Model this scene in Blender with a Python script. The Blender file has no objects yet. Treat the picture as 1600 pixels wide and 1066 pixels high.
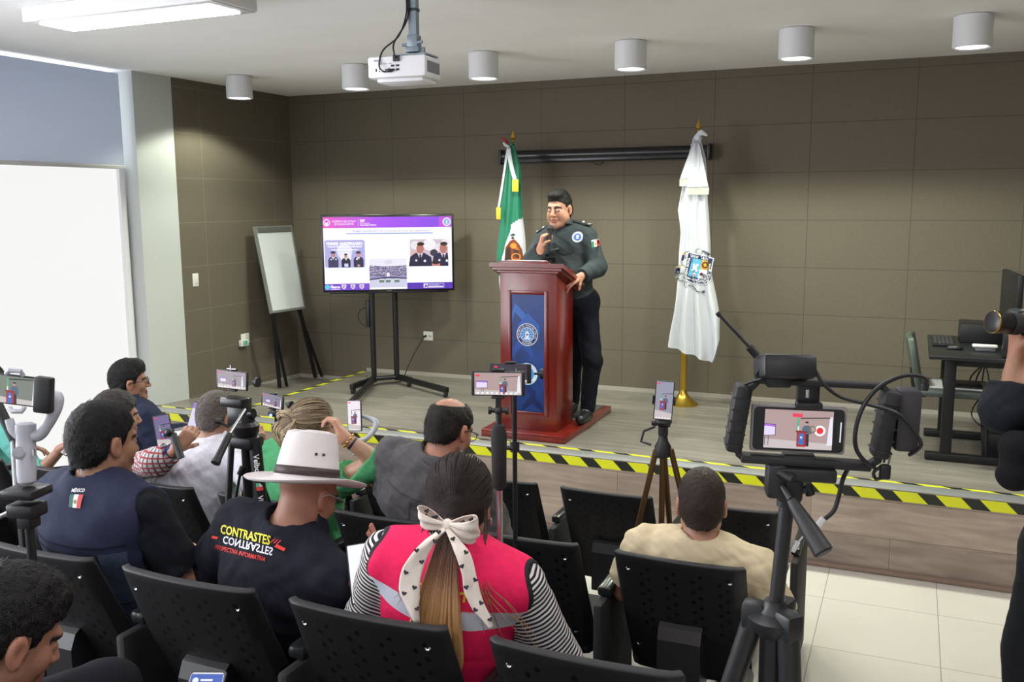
import bpy, bmesh, math, random
import numpy as np
from mathutils import Vector, Matrix
from mathutils.bvhtree import BVHTree
random.seed(7)
sc = bpy.context.scene
C = sc.collection
PI = math.pi

# ---------------- camera, world, exposure ----------------
CAM = np.array([5.97041, -8.09105, 2.25471]); FPX = 1450.843
YAW, PITCH, ROLL = 0.407272, 0.148454, -0.006541
_cy, _sy, _cp, _sp = math.cos(YAW), math.sin(YAW), math.cos(PITCH), math.sin(PITCH)
_F = np.array([-_sy*_cp, _cy*_cp, -_sp]); _R = np.array([_cy, _sy, 0.0]); _U = np.cross(_R, _F)
_cr, _sr = math.cos(ROLL), math.sin(ROLL)
_R, _U = _cr*_R + _sr*_U, -_sr*_R + _cr*_U
cd = bpy.data.cameras.new('camera'); cam = bpy.data.objects.new('camera', cd); C.objects.link(cam)
cd.sensor_fit = 'HORIZONTAL'; cd.sensor_width = 36.0; cd.lens = FPX/1600*36; cd.clip_start = 0.05; cd.clip_end = 100
M = Matrix(((_R[0], _U[0], -_F[0], CAM[0]), (_R[1], _U[1], -_F[1], CAM[1]), (_R[2], _U[2], -_F[2], CAM[2]), (0, 0, 0, 1)))
cam.matrix_world = M
sc.camera = cam
w = bpy.data.worlds.new('world'); sc.world = w; w.use_nodes = True
bg = w.node_tree.nodes['Background']; bg.inputs[0].default_value = (0.80, 0.88, 1.0, 1); bg.inputs[1].default_value = 1.0
vs = sc.view_settings
sc.display_settings.display_device = 'sRGB'
vs.view_transform = 'Standard'; vs.look = 'None'; vs.gamma = 1.0; vs.use_curve_mapping = False
vs.exposure = 0.08
sc.cycles.use_denoising = True
sc.cycles.max_bounces = 8
LIGHT = dict(fixture=6.0, spot=140.0, pane=0.93, window_sun=60.0)

# room constants (metres): back wall y=0, left wall x=0, audience floor z=0
HS, CE, YF = 0.536, 3.344, -2.24          # stage height, ceiling, stage front edge
XR, YB = 8.6, -10.2                       # right wall, rear wall
ZA, ZB, ZC, ZD = 0.0, 0.15, 0.38, 0.58    # raked audience steps

def V(*a): return np.array(a, float)
def PD(px, py, D):                        # a point at forward distance D
    return CAM + D*((px-800)/FPX*_R - (py-533)/FPX*_U + _F)
def at(px, py, ax, val):
    d = (px-800)/FPX*_R - (py-533)/FPX*_U + _F
    return CAM + d*((val-CAM[ax])/d[ax])

# ---------------- materials ----------------
MATS = {}
def hexc(r, g, b):
    f = lambda c: (c/255/12.92) if c/255 <= 0.04045 else ((c/255+0.055)/1.055)**2.4
    return (f(r), f(g), f(b))
def nodes(m): return m.node_tree.nodes, m.node_tree.links
def mat(name, col, rough=0.6, metal=0.0, var=0.0, vscale=8.0, bump=0.0, bscale=60.0, spec=0.5, stretch=None, coat=0.0, sss=0.0, attr=None, sheen=0.0):
    if name in MATS: return MATS[name]
    m = bpy.data.materials.new(name); m.use_nodes = True; MATS[name] = m
    N, L = nodes(m); b = N['Principled BSDF']
    b.inputs['Base Color'].default_value = (*col, 1); b.inputs['Roughness'].default_value = rough; b.inputs['Metallic'].default_value = metal
    b.inputs['Specular IOR Level'].default_value = spec
    if coat: b.inputs['Coat Weight'].default_value = coat; b.inputs['Coat Roughness'].default_value = 0.15
    if sss:
        b.inputs['Subsurface Weight'].default_value = sss; b.inputs['Subsurface Radius'].default_value = (1, .35, .2); b.inputs['Subsurface Scale'].default_value = 0.008
    if sheen: b.inputs['Sheen Weight'].default_value = sheen; b.inputs['Sheen Roughness'].default_value = .4
    tc = N.new('ShaderNodeTexCoord'); mp = N.new('ShaderNodeMapping'); L.new(tc.outputs['Object'], mp.inputs[0])
    if stretch: mp.inputs['Scale'].default_value = stretch
    src = None
    if attr:
        a = N.new('ShaderNodeAttribute'); a.attribute_name = attr; src = a.outputs['Color']; L.new(src, b.inputs['Base Color'])
    if var:
        n = N.new('ShaderNodeTexNoise'); n.inputs['Scale'].default_value = vscale; n.inputs['Detail'].default_value = 6
        L.new(mp.outputs[0], n.inputs['Vector'])
        mr = N.new('ShaderNodeMapRange'); mr.inputs[1].default_value = .3; mr.inputs[2].default_value = .7; mr.inputs[3].default_value = 1-var; mr.inputs[4].default_value = 1+var
        L.new(n.outputs[0], mr.inputs[0])
        mx = N.new('ShaderNodeMix'); mx.data_type = 'RGBA'; mx.blend_type = 'MULTIPLY'; mx.inputs[0].default_value = 1
        if src: L.new(src, mx.inputs[6])
        else: mx.inputs[6].default_value = (*col, 1)
        L.new(mr.outputs[0], mx.inputs[7]); L.new(mx.outputs[2], b.inputs['Base Color'])
    if bump:
        n = N.new('ShaderNodeTexNoise'); n.inputs['Scale'].default_value = bscale; n.inputs['Detail'].default_value = 4
        L.new(mp.outputs[0], n.inputs['Vector'])
        bp = N.new('ShaderNodeBump'); bp.inputs['Strength'].default_value = bump; bp.inputs['Distance'].default_value = 0.01
        L.new(n.outputs[0], bp.inputs['Height']); L.new(bp.outputs[0], b.inputs['Normal'])
    return m
def emit(name, col, s=1.0):
    if name in MATS: return MATS[name]
    m = bpy.data.materials.new(name); m.use_nodes = True; MATS[name] = m
    N, L = nodes(m); b = N['Principled BSDF']; b.inputs['Base Color'].default_value = (0.01, 0.01, 0.01, 1); b.inputs['Roughness'].default_value = .3
    b.inputs['Emission Color'].default_value = (*col, 1); b.inputs['Emission Strength'].default_value = s
    return m
def E8(r, g, b, s=1.0): return emit('lit_%d_%d_%d' % (r, g, b), hexc(r, g, b), s)
def P8(r, g, b, rough=.6): return mat('print_%d_%d_%d' % (r, g, b), hexc(r, g, b), rough)

def math_node(N, op, a=None, b=None):
    n = N.new('ShaderNodeMath'); n.operation = op
    if a is not None and not hasattr(a, 'links'): n.inputs[0].default_value = a
    if b is not None and not hasattr(b, 'links'): n.inputs[1].default_value = b
    return n
def grid_mat(name, col, line, axes, size, off, width, rough, var=.08, vscale=6, seamdark=True, bump=.05, bscale=180, plank=False, grain=None):
    """panels/tiles: seams where (coord-off)/size crosses an integer, on two axes of object space"""
    m = mat(name, col, rough, 0, var, vscale, bump, bscale)
    N, L = nodes(m); b = N['Principled BSDF']
    prev = b.inputs['Base Color'].links[0].from_socket
    g = N.new('ShaderNodeNewGeometry'); sp = N.new('ShaderNodeSeparateXYZ'); L.new(g.outputs['Position'], sp.inputs[0])
    dist = []
    row = None
    for i, ax in enumerate(axes):
        s = N.new('ShaderNodeMath'); s.operation = 'SUBTRACT'; L.new(sp.outputs[ax], s.inputs[0]); s.inputs[1].default_value = off[i]
        d = N.new('ShaderNodeMath'); d.operation = 'DIVIDE'; L.new(s.outputs[0], d.inputs[0]); d.inputs[1].default_value = size[i]
        if i == 0: first = d
        if i == 1 and plank:
            fl = N.new('ShaderNodeMath'); fl.operation = 'FLOOR'; L.new(first.outputs[0], fl.inputs[0])
            ml = N.new('ShaderNodeMath'); ml.operation = 'MULTIPLY'; L.new(fl.outputs[0], ml.inputs[0]); ml.inputs[1].default_value = .371
            ad = N.new('ShaderNodeMath'); ad.operation = 'ADD'; L.new(d.outputs[0], ad.inputs[0]); L.new(ml.outputs[0], ad.inputs[1]); d = ad
            fl2 = N.new('ShaderNodeMath'); fl2.operation = 'FLOOR'; L.new(d.outputs[0], fl2.inputs[0])
            cb = N.new('ShaderNodeCombineXYZ'); L.new(fl.outputs[0], cb.inputs[0]); L.new(fl2.outputs[0], cb.inputs[1])
            wn = N.new('ShaderNodeTexWhiteNoise'); L.new(cb.outputs[0], wn.inputs[0]); row = wn
        f = N.new('ShaderNodeMath'); f.operation = 'FRACT'; L.new(d.outputs[0], f.inputs[0])
        p = N.new('ShaderNodeMath'); p.operation = 'PINGPONG'; L.new(f.outputs[0], p.inputs[0]); p.inputs[1].default_value = .5
        q = N.new('ShaderNodeMath'); q.operation = 'MULTIPLY'; L.new(p.outputs[0], q.inputs[0]); q.inputs[1].default_value = size[i]
        dist.append(q)
    mn = N.new('ShaderNodeMath'); mn.operation = 'MINIMUM'; L.new(dist[0].outputs[0], mn.inputs[0]); L.new(dist[1].outputs[0], mn.inputs[1])
    lt = N.new('ShaderNodeMath'); lt.operation = 'LESS_THAN'; L.new(mn.outputs[0], lt.inputs[0]); lt.inputs[1].default_value = width
    if row:
        mr = N.new('ShaderNodeMapRange'); mr.inputs[3].default_value = .86; mr.inputs[4].default_value = 1.12; L.new(row.outputs[0], mr.inputs[0])
        mx = N.new('ShaderNodeMix'); mx.data_type = 'RGBA'; mx.blend_type = 'MULTIPLY'; mx.inputs[0].default_value = 1
        L.new(prev, mx.inputs[6]); L.new(mr.outputs[0], mx.inputs[7]); prev = mx.outputs[2]
    if grain:
        mp = N.new('ShaderNodeMapping'); mp.inputs['Scale'].default_value = grain; L.new(g.outputs['Position'], mp.inputs[0])
        n = N.new('ShaderNodeTexNoise'); n.inputs['Scale'].default_value = 3; n.inputs['Detail'].default_value = 8; n.inputs['Distortion'].default_value = 1.2; L.new(mp.outputs[0], n.inputs['Vector'])
        mr = N.new('ShaderNodeMapRange'); mr.inputs[1].default_value = .3; mr.inputs[2].default_value = .7; mr.inputs[3].default_value = .72; mr.inputs[4].default_value = 1.2; L.new(n.outputs[0], mr.inputs[0])
        mx = N.new('ShaderNodeMix'); mx.data_type = 'RGBA'; mx.blend_type = 'MULTIPLY'; mx.inputs[0].default_value = 1
        L.new(prev, mx.inputs[6]); L.new(mr.outputs[0], mx.inputs[7]); prev = mx.outputs[2]
    mx = N.new('ShaderNodeMix'); mx.data_type = 'RGBA'; L.new(lt.outputs[0], mx.inputs[0]); L.new(prev, mx.inputs[6]); mx.inputs[7].default_value = (*line, 1)
    L.new(mx.outputs[2], b.inputs['Base Color'])
    return m

# ---------------- object helpers ----------------
def tag(o, label=None, cat=None, group=None, kind=None):
    if label: o['label'] = label
    if cat: o['category'] = cat
    if group: o['group'] = group
    if kind: o['kind'] = kind
    return o
def link(name, me, mats, parent=None):
    o = bpy.data.objects.new(name, me); C.objects.link(o)
    for m in (mats if isinstance(mats, (list, tuple)) else [mats]): me.materials.append(m)
    if parent is not None:
        o.parent = parent
        o.matrix_parent_inverse = parent.matrix_basis.inverted()
    return o
def thing(name, label, cat, loc=(0, 0, 0), group=None, rotz=0.0):
    o = bpy.data.objects.new(name, None); C.objects.link(o); o.location = tuple(loc); o.rotation_euler = (0, 0, rotz); o.empty_display_size = .1
    return tag(o, label, cat, group)
def part(name, mb, m, parent, label=None, smooth=None):
    """a mesh in world coordinates under a thing"""
    o = mb.build(name, m, parent, smooth)
    if label: o['label'] = label
    return o
def bb_axes(d):
    d = np.array(d, float); d /= np.linalg.norm(d)
    a = V(0, 0, 1) if abs(d[2]) < .9 else V(1, 0, 0)
    u = np.cross(a, d); u /= np.linalg.norm(u); v = np.cross(d, u)
    return u, v, d
class MB:
    def __init__(s): s.v = []; s.f = []; s.mi = []; s.sm = []; s.cur = 0; s.X = None
    def _add(s, vs, fs, smooth=False):
        b = len(s.v); s.v += [tuple(map(float, x)) for x in vs]
        for f in fs: s.f.append([b+i for i in f]); s.mi.append(s.cur); s.sm.append(smooth)
        return s
    def box(s, lo, hi, ax=None, o=(0, 0, 0), bev=0.0):
        """box lo..hi in axes ax (3 vectors) about origin o; bev chamfers all edges"""
        lo = np.minimum(lo, hi).astype(float) if False else np.array(lo, float); hi = np.array(hi, float); o = np.array(o, float)
        A = np.eye(3) if ax is None else np.array(ax, float)
        bm = bmesh.new(); r = bmesh.ops.create_cube(bm, size=1.0)
        c = (lo+hi)/2; d = hi-lo
        for v in bm.verts: v.co = Vector((v.co.x*d[0]+c[0], v.co.y*d[1]+c[1], v.co.z*d[2]+c[2]))
        if bev > 0: bmesh.ops.bevel(bm, geom=list(bm.edges), offset=min(bev, .45*min(abs(d))), segments=2, affect='EDGES', profile=.5)
        bm.verts.index_update()
        vs = [o + A.T @ np.array(v.co) for v in bm.verts]; fs = [[v.index for v in f.verts] for f in bm.faces]; bm.free()
        return s._add(vs, fs, bev > 0)
    def cyl(s, a, b, r0, r1=None, n=16, caps=True):
        r1 = r0 if r1 is None else r1; a = np.array(a, float); b = np.array(b, float); u, v, d = bb_axes(b-a)
        vs = []
        for p, r in ((a, r0), (b, r1)):
            for i in range(n):
                t = 2*PI*i/n; vs.append(p+r*(u*math.cos(t)+v*math.sin(t)))
        s._add(vs, [[i, (i+1) % n, n+(i+1) % n, n+i] for i in range(n)], True)
        if caps:
            base = len(s.v)-2*n
            s.f.append([base+i for i in range(n)][::-1]); s.mi.append(s.cur); s.sm.append(False)
            s.f.append([base+n+i for i in range(n)]); s.mi.append(s.cur); s.sm.append(False)
        return s
    def tube(s, pts, r, n=8, caps=True, smoothpts=0):
        pts = [np.array(p, float) for p in pts]
        if smoothpts: pts = catmull(pts, smoothpts)
        rs = r if isinstance(r, (list, tuple, np.ndarray)) else [r]*len(pts)
        if len(rs) != len(pts): rs = np.interp(np.linspace(0, 1, len(pts)), np.linspace(0, 1, len(rs)), rs)
        u = None; vs = []
        for i, p in enumerate(pts):
            d = pts[min(i+1, len(pts)-1)]-pts[max(i-1, 0)]; d = d/(np.linalg.norm(d)+1e-9)
            if u is None: u, v, _ = bb_axes(d)
            else:
                u = u-d*np.dot(u, d); u /= np.linalg.norm(u)+1e-9; v = np.cross(d, u)
            for k in range(n):
                t = 2*PI*k/n; vs.append(p+rs[i]*(u*math.cos(t)+v*math.sin(t)))
        fs = [[i*n+k, i*n+(k+1) % n, (i+1)*n+(k+1) % n, (i+1)*n+k] for i in range(len(pts)-1) for k in range(n)]
        if caps: fs += [list(range(n))[::-1], [(len(pts)-1)*n+k for k in range(n)]]
        return s._add(vs, fs, True)
    def lathe(s, prof, c, ax=(0, 0, 1), n=24):
        """prof: (radius, height) along axis ax from c"""
        u, v, d = bb_axes(ax); c = np.array(c, float); vs = []
        for r, h in prof:
            for k in range(n):
                t = 2*PI*k/n; vs.append(c+d*h+max(r, 1e-5)*(u*math.cos(t)+v*math.sin(t)))
        fs = [[i*n+k, i*n+(k+1) % n, (i+1)*n+(k+1) % n, (i+1)*n+k] for i in range(len(prof)-1) for k in range(n)]
        fs += [list(range(n))[::-1], [(len(prof)-1)*n+k for k in range(n)]]
        return s._add(vs, fs, True)
    def ball(s, c, r, n=12):
        r = np.array([r, r, r] if np.isscalar(r) else r, float); vs = []; fs = []
        for i in range(n+1):
            a = PI*i/n
            for k in range(2*n):
                t = PI*k/n; vs.append(np.array(c)+r*V(math.sin(a)*math.cos(t), math.sin(a)*math.sin(t), math.cos(a)))
        fs = [[i*2*n+k, (i+1)*2*n+k, (i+1)*2*n+(k+1) % (2*n), i*2*n+(k+1) % (2*n)] for i in range(n) for k in range(2*n)]
        return s._add(vs, fs, True)
    def prism(s, outline, o, u, v, depth, wdir=None):
        """2D outline (list of (a,b)) on axes u,v at o, extruded by depth along u x v (or wdir)"""
        o, u, v = map(lambda x: np.array(x, float), (o, u, v)); wd = np.cross(u, v) if wdir is None else np.array(wdir, float)
        n = len(outline); vs = [o+u*a+v*b for a, b in outline]+[o+u*a+v*b+wd*depth for a, b in outline]
        fs = [list(range(n))[::-1], [n+i for i in range(n)]]+[[i, (i+1) % n, n+(i+1) % n, n+i] for i in range(n)]
        return s._add(vs, fs)
    def grid(s, fn, nu, nv, smooth=True, closed=False):
        vs = [fn(i/nu, j/nv) for j in range(nv+1) for i in range(nu+1)]
        fs = [[j*(nu+1)+i, j*(nu+1)+i+1, (j+1)*(nu+1)+i+1, (j+1)*(nu+1)+i] for j in range(nv) for i in range(nu)]
        return s._add(vs, fs, smooth)
    def build(s, name, m, parent=None, smooth=None):
        me = bpy.data.meshes.new(name)
        vs = s.v
        me.from_pydata(vs, [], s.f); me.polygons.foreach_set('material_index', s.mi)
        me.polygons.foreach_set('use_smooth', [bool(x) if smooth is None else smooth for x in s.sm]); me.update()
        # recalc normals outward
        bm = bmesh.new(); bm.from_mesh(me); bmesh.ops.recalc_face_normals(bm, faces=bm.faces); bm.to_mesh(me); bm.free()
        if any(s.sm) and smooth is None:
            try: me.set_sharp_from_angle(angle=math.radians(40))
            except Exception: pass
        return link(name, me, m, parent)
def catmull(pts, k):
    P = [2*pts[0]-pts[1]]+list(pts)+[2*pts[-1]-pts[-2]]; out = []
    for i in range(1, len(P)-2):
        for j in range(k):
            t = j/k; a, b, c, d = P[i-1:i+3]
            out.append(.5*((2*b)+(-a+c)*t+(2*a-5*b+4*c-d)*t*t+(-a+3*b-3*c+d)*t**3))
    out.append(P[-2]); return out
def struct(name, mb, m, smooth=None, label=None):
    o = mb.build(name, m, None, smooth); o['kind'] = 'structure'
    return o
def B(lo, hi, **k): return MB().box(lo, hi, **k)

# ---------------- 2D drawing on surfaces ----------------
_tc = {}
def text_geo(t, bold=0.0, shear=0.0, spacing=1.0):
    key = (t, bold, shear, spacing)
    if key in _tc: return _tc[key]
    cu = bpy.data.curves.new('t', 'FONT'); cu.body = t; cu.size = 1.0; cu.offset = bold; cu.shear = shear; cu.resolution_u = 2; cu.space_character = spacing
    o = bpy.data.objects.new('t', cu); C.objects.link(o)
    dg = bpy.context.evaluated_depsgraph_get(); dg.update()
    me = bpy.data.meshes.new_from_object(o.evaluated_get(dg))
    vs = np.array([tuple(v.co)[:2] for v in me.vertices]) if len(me.vertices) else np.zeros((0, 2)); fs = [list(p.vertices) for p in me.polygons]
    bpy.data.objects.remove(o); bpy.data.curves.remove(cu); bpy.data.meshes.remove(me)
    _tc[key] = (vs, fs); return _tc[key]
class Canvas:
    """flat artwork in (u,v) metres; later shapes lie a hair above earlier ones"""
    def __init__(s, step=0.0002): s.v = []; s.f = []; s.m = []; s.mats = []; s.z = step; s.step = step
    def _m(s, m):
        if m not in s.mats: s.mats.append(m)
        return s.mats.index(m)
    def add(s, pts, fs, m):
        b = len(s.v); s.v += [(float(p[0]), float(p[1]), s.z) for p in pts]; k = s._m(m)
        for f in fs: s.f.append([b+i for i in f]); s.m.append(k)
        s.z += s.step; return s
    def poly(s, pts, m): return s.add(pts, [list(range(len(pts)))], m)
    def rect(s, x0, y0, x1, y1, m, nx=1, ny=1):
        pts = [(x0+(x1-x0)*i/nx, y0+(y1-y0)*j/ny) for j in range(ny+1) for i in range(nx+1)]
        return s.add(pts, [[j*(nx+1)+i, j*(nx+1)+i+1, (j+1)*(nx+1)+i+1, (j+1)*(nx+1)+i] for j in range(ny) for i in range(nx)], m)
    def rrect(s, x0, y0, x1, y1, r, m):
        pts = []
        for cx, cy, a0 in ((x1-r, y1-r, 0), (x0+r, y1-r, 90), (x0+r, y0+r, 180), (x1-r, y0+r, 270)):
            for k in range(6): a = math.radians(a0+18*k); pts.append((cx+r*math.cos(a), cy+r*math.sin(a)))
        return s.poly(pts, m)
    def circ(s, cx, cy, r, m, n=28, ry=None):
        ry = ry or r; return s.poly([(cx+r*math.cos(2*PI*i/n), cy+ry*math.sin(2*PI*i/n)) for i in range(n)], m)
    def ring(s, cx, cy, r0, r1, m, n=40):
        pts = [(cx+r*math.cos(2*PI*i/n), cy+r*math.sin(2*PI*i/n)) for r in (r0, r1) for i in range(n)]
        return s.add(pts, [[i, (i+1) % n, n+(i+1) % n, n+i] for i in range(n)], m)
    def text(s, t, x, y, h, m, width=None, align='l', bold=0.0, shear=0.0, flip=False, rot=0.0):
        vs, fs = text_geo(t, bold, shear)
        if not len(vs): return s
        lo, hi = vs.min(0), vs.max(0); k = h/0.72; kx = k
        if width: kx = width/max(hi[0]-lo[0], 1e-6)
        p = (vs-[lo[0], 0])*[kx, k]; wd = (hi[0]-lo[0])*kx
        if align == 'c': p[:, 0] -= wd/2
        if align == 'r': p[:, 0] -= wd
        if flip: p[:, 1] = h-p[:, 1]
        if rot: c, sn = math.cos(rot), math.sin(rot); p = p @ np.array([[c, sn], [-sn, c]])
        return s.add(p+[x, y], fs, m)
    def arctext(s, t, cx, cy, r, a0, a1, h, m, inward=False, bold=.01):
        n = len(t)
        for i, ch in enumerate(t):
            if ch == ' ': continue
            a = math.radians(a0+(a1-a0)*(i+.5)/n); vs, fs = text_geo(ch, bold)
            if not len(vs): continue
            p = vs*h/.72; p[:, 0] -= (p[:, 0].min()+p[:, 0].max())/2; ro = a-PI/2 if not inward else a+PI/2
            if inward: p[:, 1] -= h/2
            c, sn = math.cos(ro), math.sin(ro); p = p @ np.array([[c, sn], [-sn, c]]); s.add(p+[cx+r*math.cos(a), cy+r*math.sin(a)], fs, m); s.z -= s.step
        s.z += s.step; return s
    def build(s, name, o, u, v, parent=None, fn=None, label=None):
        o, u, v = (np.array(x, float) for x in (o, u, v)); n = np.cross(u, v)
        if fn:                                   # fine enough to follow the surface it lies on
            m0 = bpy.data.meshes.new('t'); m0.from_pydata(s.v, [], s.f); m0.polygons.foreach_set('material_index', s.m); bm = bmesh.new(); bm.from_mesh(m0); bpy.data.meshes.remove(m0)
            bmesh.ops.triangulate(bm, faces=bm.faces)
            for _ in range(4):
                le = [e for e in bm.edges if e.calc_length() > .016]
                if not le: break
                bmesh.ops.subdivide_edges(bm, edges=le, cuts=1); bmesh.ops.triangulate(bm, faces=bm.faces)
            bm.verts.index_update(); s.v = [tuple(x.co) for x in bm.verts]; s.f = [[x.index for x in f.verts] for f in bm.faces]; s.m = [f.material_index for f in bm.faces]; bm.free()
        vs = [tuple(fn(*p)) if fn else tuple(o+u*p[0]+v*p[1]+n*p[2]) for p in s.v]
        me = bpy.data.meshes.new(name); me.from_pydata(vs, [], s.f); me.polygons.foreach_set('material_index', s.m); me.update()
        ob = link(name, me, s.mats, parent)
        if label: ob['label'] = label
        return ob

# ---------------- smooth solid bodies from blended volumes ----------------
def RC(a, b, ra, rb=None, k=.02): return ('rc', np.array(a, float), np.array(b, float), ra, ra if rb is None else rb, k)
def EL(c, r, A=None, k=.02, sub=False): return ('el', np.array(c, float), np.array(r, float), np.eye(3) if A is None else A, -k if sub else k)
def TOR(c, ax, R, r, k=.01, sq=1.0, A=None): return ('to', np.array(c, float), np.array(ax, float), R, r, k, sq, A)
def sdf_prim(p, X, Y, Z, inf=0.0):
    if p[0] == 'rc':
        _, a, b, ra, rb, k = p; ab = b-a; L2 = max(ab@ab, 1e-9)
        t = np.clip(((X-a[0])*ab[0]+(Y-a[1])*ab[1]+(Z-a[2])*ab[2])/L2, 0, 1)
        return np.sqrt((X-a[0]-t*ab[0])**2+(Y-a[1]-t*ab[1])**2+(Z-a[2]-t*ab[2])**2)-(ra+(rb-ra)*t)-inf
    if p[0] == 'el':
        _, c, r, A, k = p; r = r+(inf if k > 0 else 0)
        dx, dy, dz = X-c[0], Y-c[1], Z-c[2]
        q = [(A[i][0]*dx+A[i][1]*dy+A[i][2]*dz) for i in range(3)]
        k0 = np.sqrt(sum((q[i]/r[i])**2 for i in range(3)))+1e-9; k1 = np.sqrt(sum((q[i]/r[i]**2)**2 for i in range(3)))+1e-9
        return k0*(k0-1)/k1
    if p[0] == 'to':
        _, c, ax, R, r, k, sq, A = p; u, v, d = bb_axes(ax) if A is None else A
        dx, dy, dz = X-c[0], Y-c[1], Z-c[2]
        h = dx*d[0]+dy*d[1]+dz*d[2]; a = dx*u[0]+dy*u[1]+dz*u[2]; b = (dx*v[0]+dy*v[1]+dz*v[2])*sq
        return np.sqrt((np.sqrt(a*a+b*b)-R)**2+h*h)-r-inf
def bounds(p, inf):
    if p[0] == 'rc': r = max(p[3], p[4])+inf; return np.minimum(p[1], p[2])-r, np.maximum(p[1], p[2])+r
    if p[0] == 'el': r = max(p[2])+inf; return p[1]-r, p[1]+r
    r = p[3]+p[4]+inf; return p[1]-r, p[1]+r
def solidify(prims, h, inf=0.0, clip=None):
    """blend the prims, return (verts, quads). clip: function (X,Y,Z)->signed distance intersected with the result"""
    pos = [p for p in prims if p[5 if p[0] != 'el' else 4] > 0]
    lo = np.min([bounds(p, inf)[0] for p in pos], 0)-3*h; hi = np.max([bounds(p, inf)[1] for p in pos], 0)+3*h
    n = np.ceil((hi-lo)/h).astype(int)+1
    D = np.full(n, 1.0, np.float32); ax = [lo[i]+h*np.arange(n[i]) for i in range(3)]
    for p in prims:
        k = p[5 if p[0] != 'el' else 4]; sub = k < 0; k = abs(k)
        a, b = bounds(p, 0 if sub else inf); m = k+2*h
        i0 = np.clip(((a-m-lo)/h).astype(int), 0, n-1); i1 = np.clip(((b+m-lo)/h).astype(int)+2, 1, n)
        sl = tuple(slice(i0[i], i1[i]) for i in range(3))
        X, Y, Z = np.meshgrid(*(ax[i][sl[i]] for i in range(3)), indexing='ij', sparse=True)
        s = sdf_prim(p, X, Y, Z, 0 if sub else inf).astype(np.float32); d = D[sl]
        if sub: hh = np.clip(.5-.5*(d+s)/k, 0, 1); D[sl] = d+(-s-d)*hh+k*hh*(1-hh)
        else: hh = np.clip(.5+.5*(s-d)/k, 0, 1); D[sl] = s+(d-s)*hh-k*hh*(1-hh)
    if clip is not None:
        X, Y, Z = np.meshgrid(*ax, indexing='ij', sparse=True); D = np.maximum(D, clip(X, Y, Z).astype(np.float32))
    D[0] = D[-1] = 1; D[:, 0] = D[:, -1] = 1; D[:, :, 0] = D[:, :, -1] = 1
    S = D < 0
    cnt = sum(S[i:n[0]-1+i, j:n[1]-1+j, k:n[2]-1+k].astype(np.int8) for i in (0, 1) for j in (0, 1) for k in (0, 1))
    act = np.argwhere((cnt > 0) & (cnt < 8))
    if not len(act): return np.zeros((0, 3)), []
    cor = [(i, j, k) for i in (0, 1) for j in (0, 1) for k in (0, 1)]
    dv = {c: D[act[:, 0]+c[0], act[:, 1]+c[1], act[:, 2]+c[2]] for c in cor}
    acc = np.zeros((len(act), 3)); num = np.zeros(len(act))
    for c in cor:
        for x in range(3):
            if c[x] == 0:
                e = list(c); e[x] = 1; e = tuple(e); a, b = dv[c], dv[e]; cr = (a < 0) != (b < 0)
                t = np.where(cr, a/np.where(cr, a-b, 1), 0); pt = np.array(c, float)[None]+np.zeros((len(act), 3)); pt[:, x] += t
                acc += pt*cr[:, None]; num += cr
    vs = (act+acc/num[:, None])*h+lo
    idx = np.full(n, -1, np.int32); idx[act[:, 0], act[:, 1], act[:, 2]] = np.arange(len(act))
    quads = []
    for x in range(3):
        y, z = (x+1) % 3, (x+2) % 3; sa = [slice(0, None)]*3; sb = [slice(0, None)]*3; sa[x] = slice(0, n[x]-1); sb[x] = slice(1, n[x])
        ed = np.argwhere(S[tuple(sa)] != S[tuple(sb)]); ed = ed[(ed[:, y] > 0) & (ed[:, z] > 0)]
        ins = S[ed[:, 0], ed[:, 1], ed[:, 2]]
        ey = np.zeros(3, int); ey[y] = 1; ez = np.zeros(3, int); ez[z] = 1
        q = np.stack([idx[tuple((ed-o).T)] for o in (ey+ez, ez, 0*ez, ey)], 1)
        q[~ins] = q[~ins][:, ::-1]; quads.append(q[(q >= 0).all(1)])
    return vs, np.concatenate(quads)
def relax(vs, q, it=1, f=.5):
    for _ in range(it):
        s = np.zeros_like(vs); c = np.zeros(len(vs))
        for a in range(4):
            i, j = q[:, a], q[:, (a+1) % 4]
            np.add.at(s, i, vs[j]); np.add.at(c, i, 1); np.add.at(s, j, vs[i]); np.add.at(c, j, 1)
        vs = vs+(s/np.maximum(c, 1)[:, None]-vs)*f
    return vs
def normals(vs, q):
    n = np.zeros_like(vs); fn = np.cross(vs[q[:, 2]]-vs[q[:, 0]], vs[q[:, 3]]-vs[q[:, 1]])
    for a in range(4): np.add.at(n, q[:, a], fn)
    return n/(np.linalg.norm(n, axis=1)[:, None]+1e-12)
def ripple(P, s, seed=0):
    x, y, z = (P*s).T; a = seed*1.7
    r = np.sin(x*1.1+2.3*np.sin(y*.7+a)+1.9*np.sin(z*.9-a))+.6*np.sin(y*2.1+1.3*np.sin(x*1.7+a)+z*1.3)+.4*np.sin(z*3.3+2*np.sin(y*1.9)+x*2.2+a)
    return r/2
def folds(vs, q, amp, s, seed=0):
    r = ripple(vs, s, seed); r = np.sign(r)*np.abs(r)**1.0
    return vs+normals(vs, q)*(amp*r)[:, None]
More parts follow.
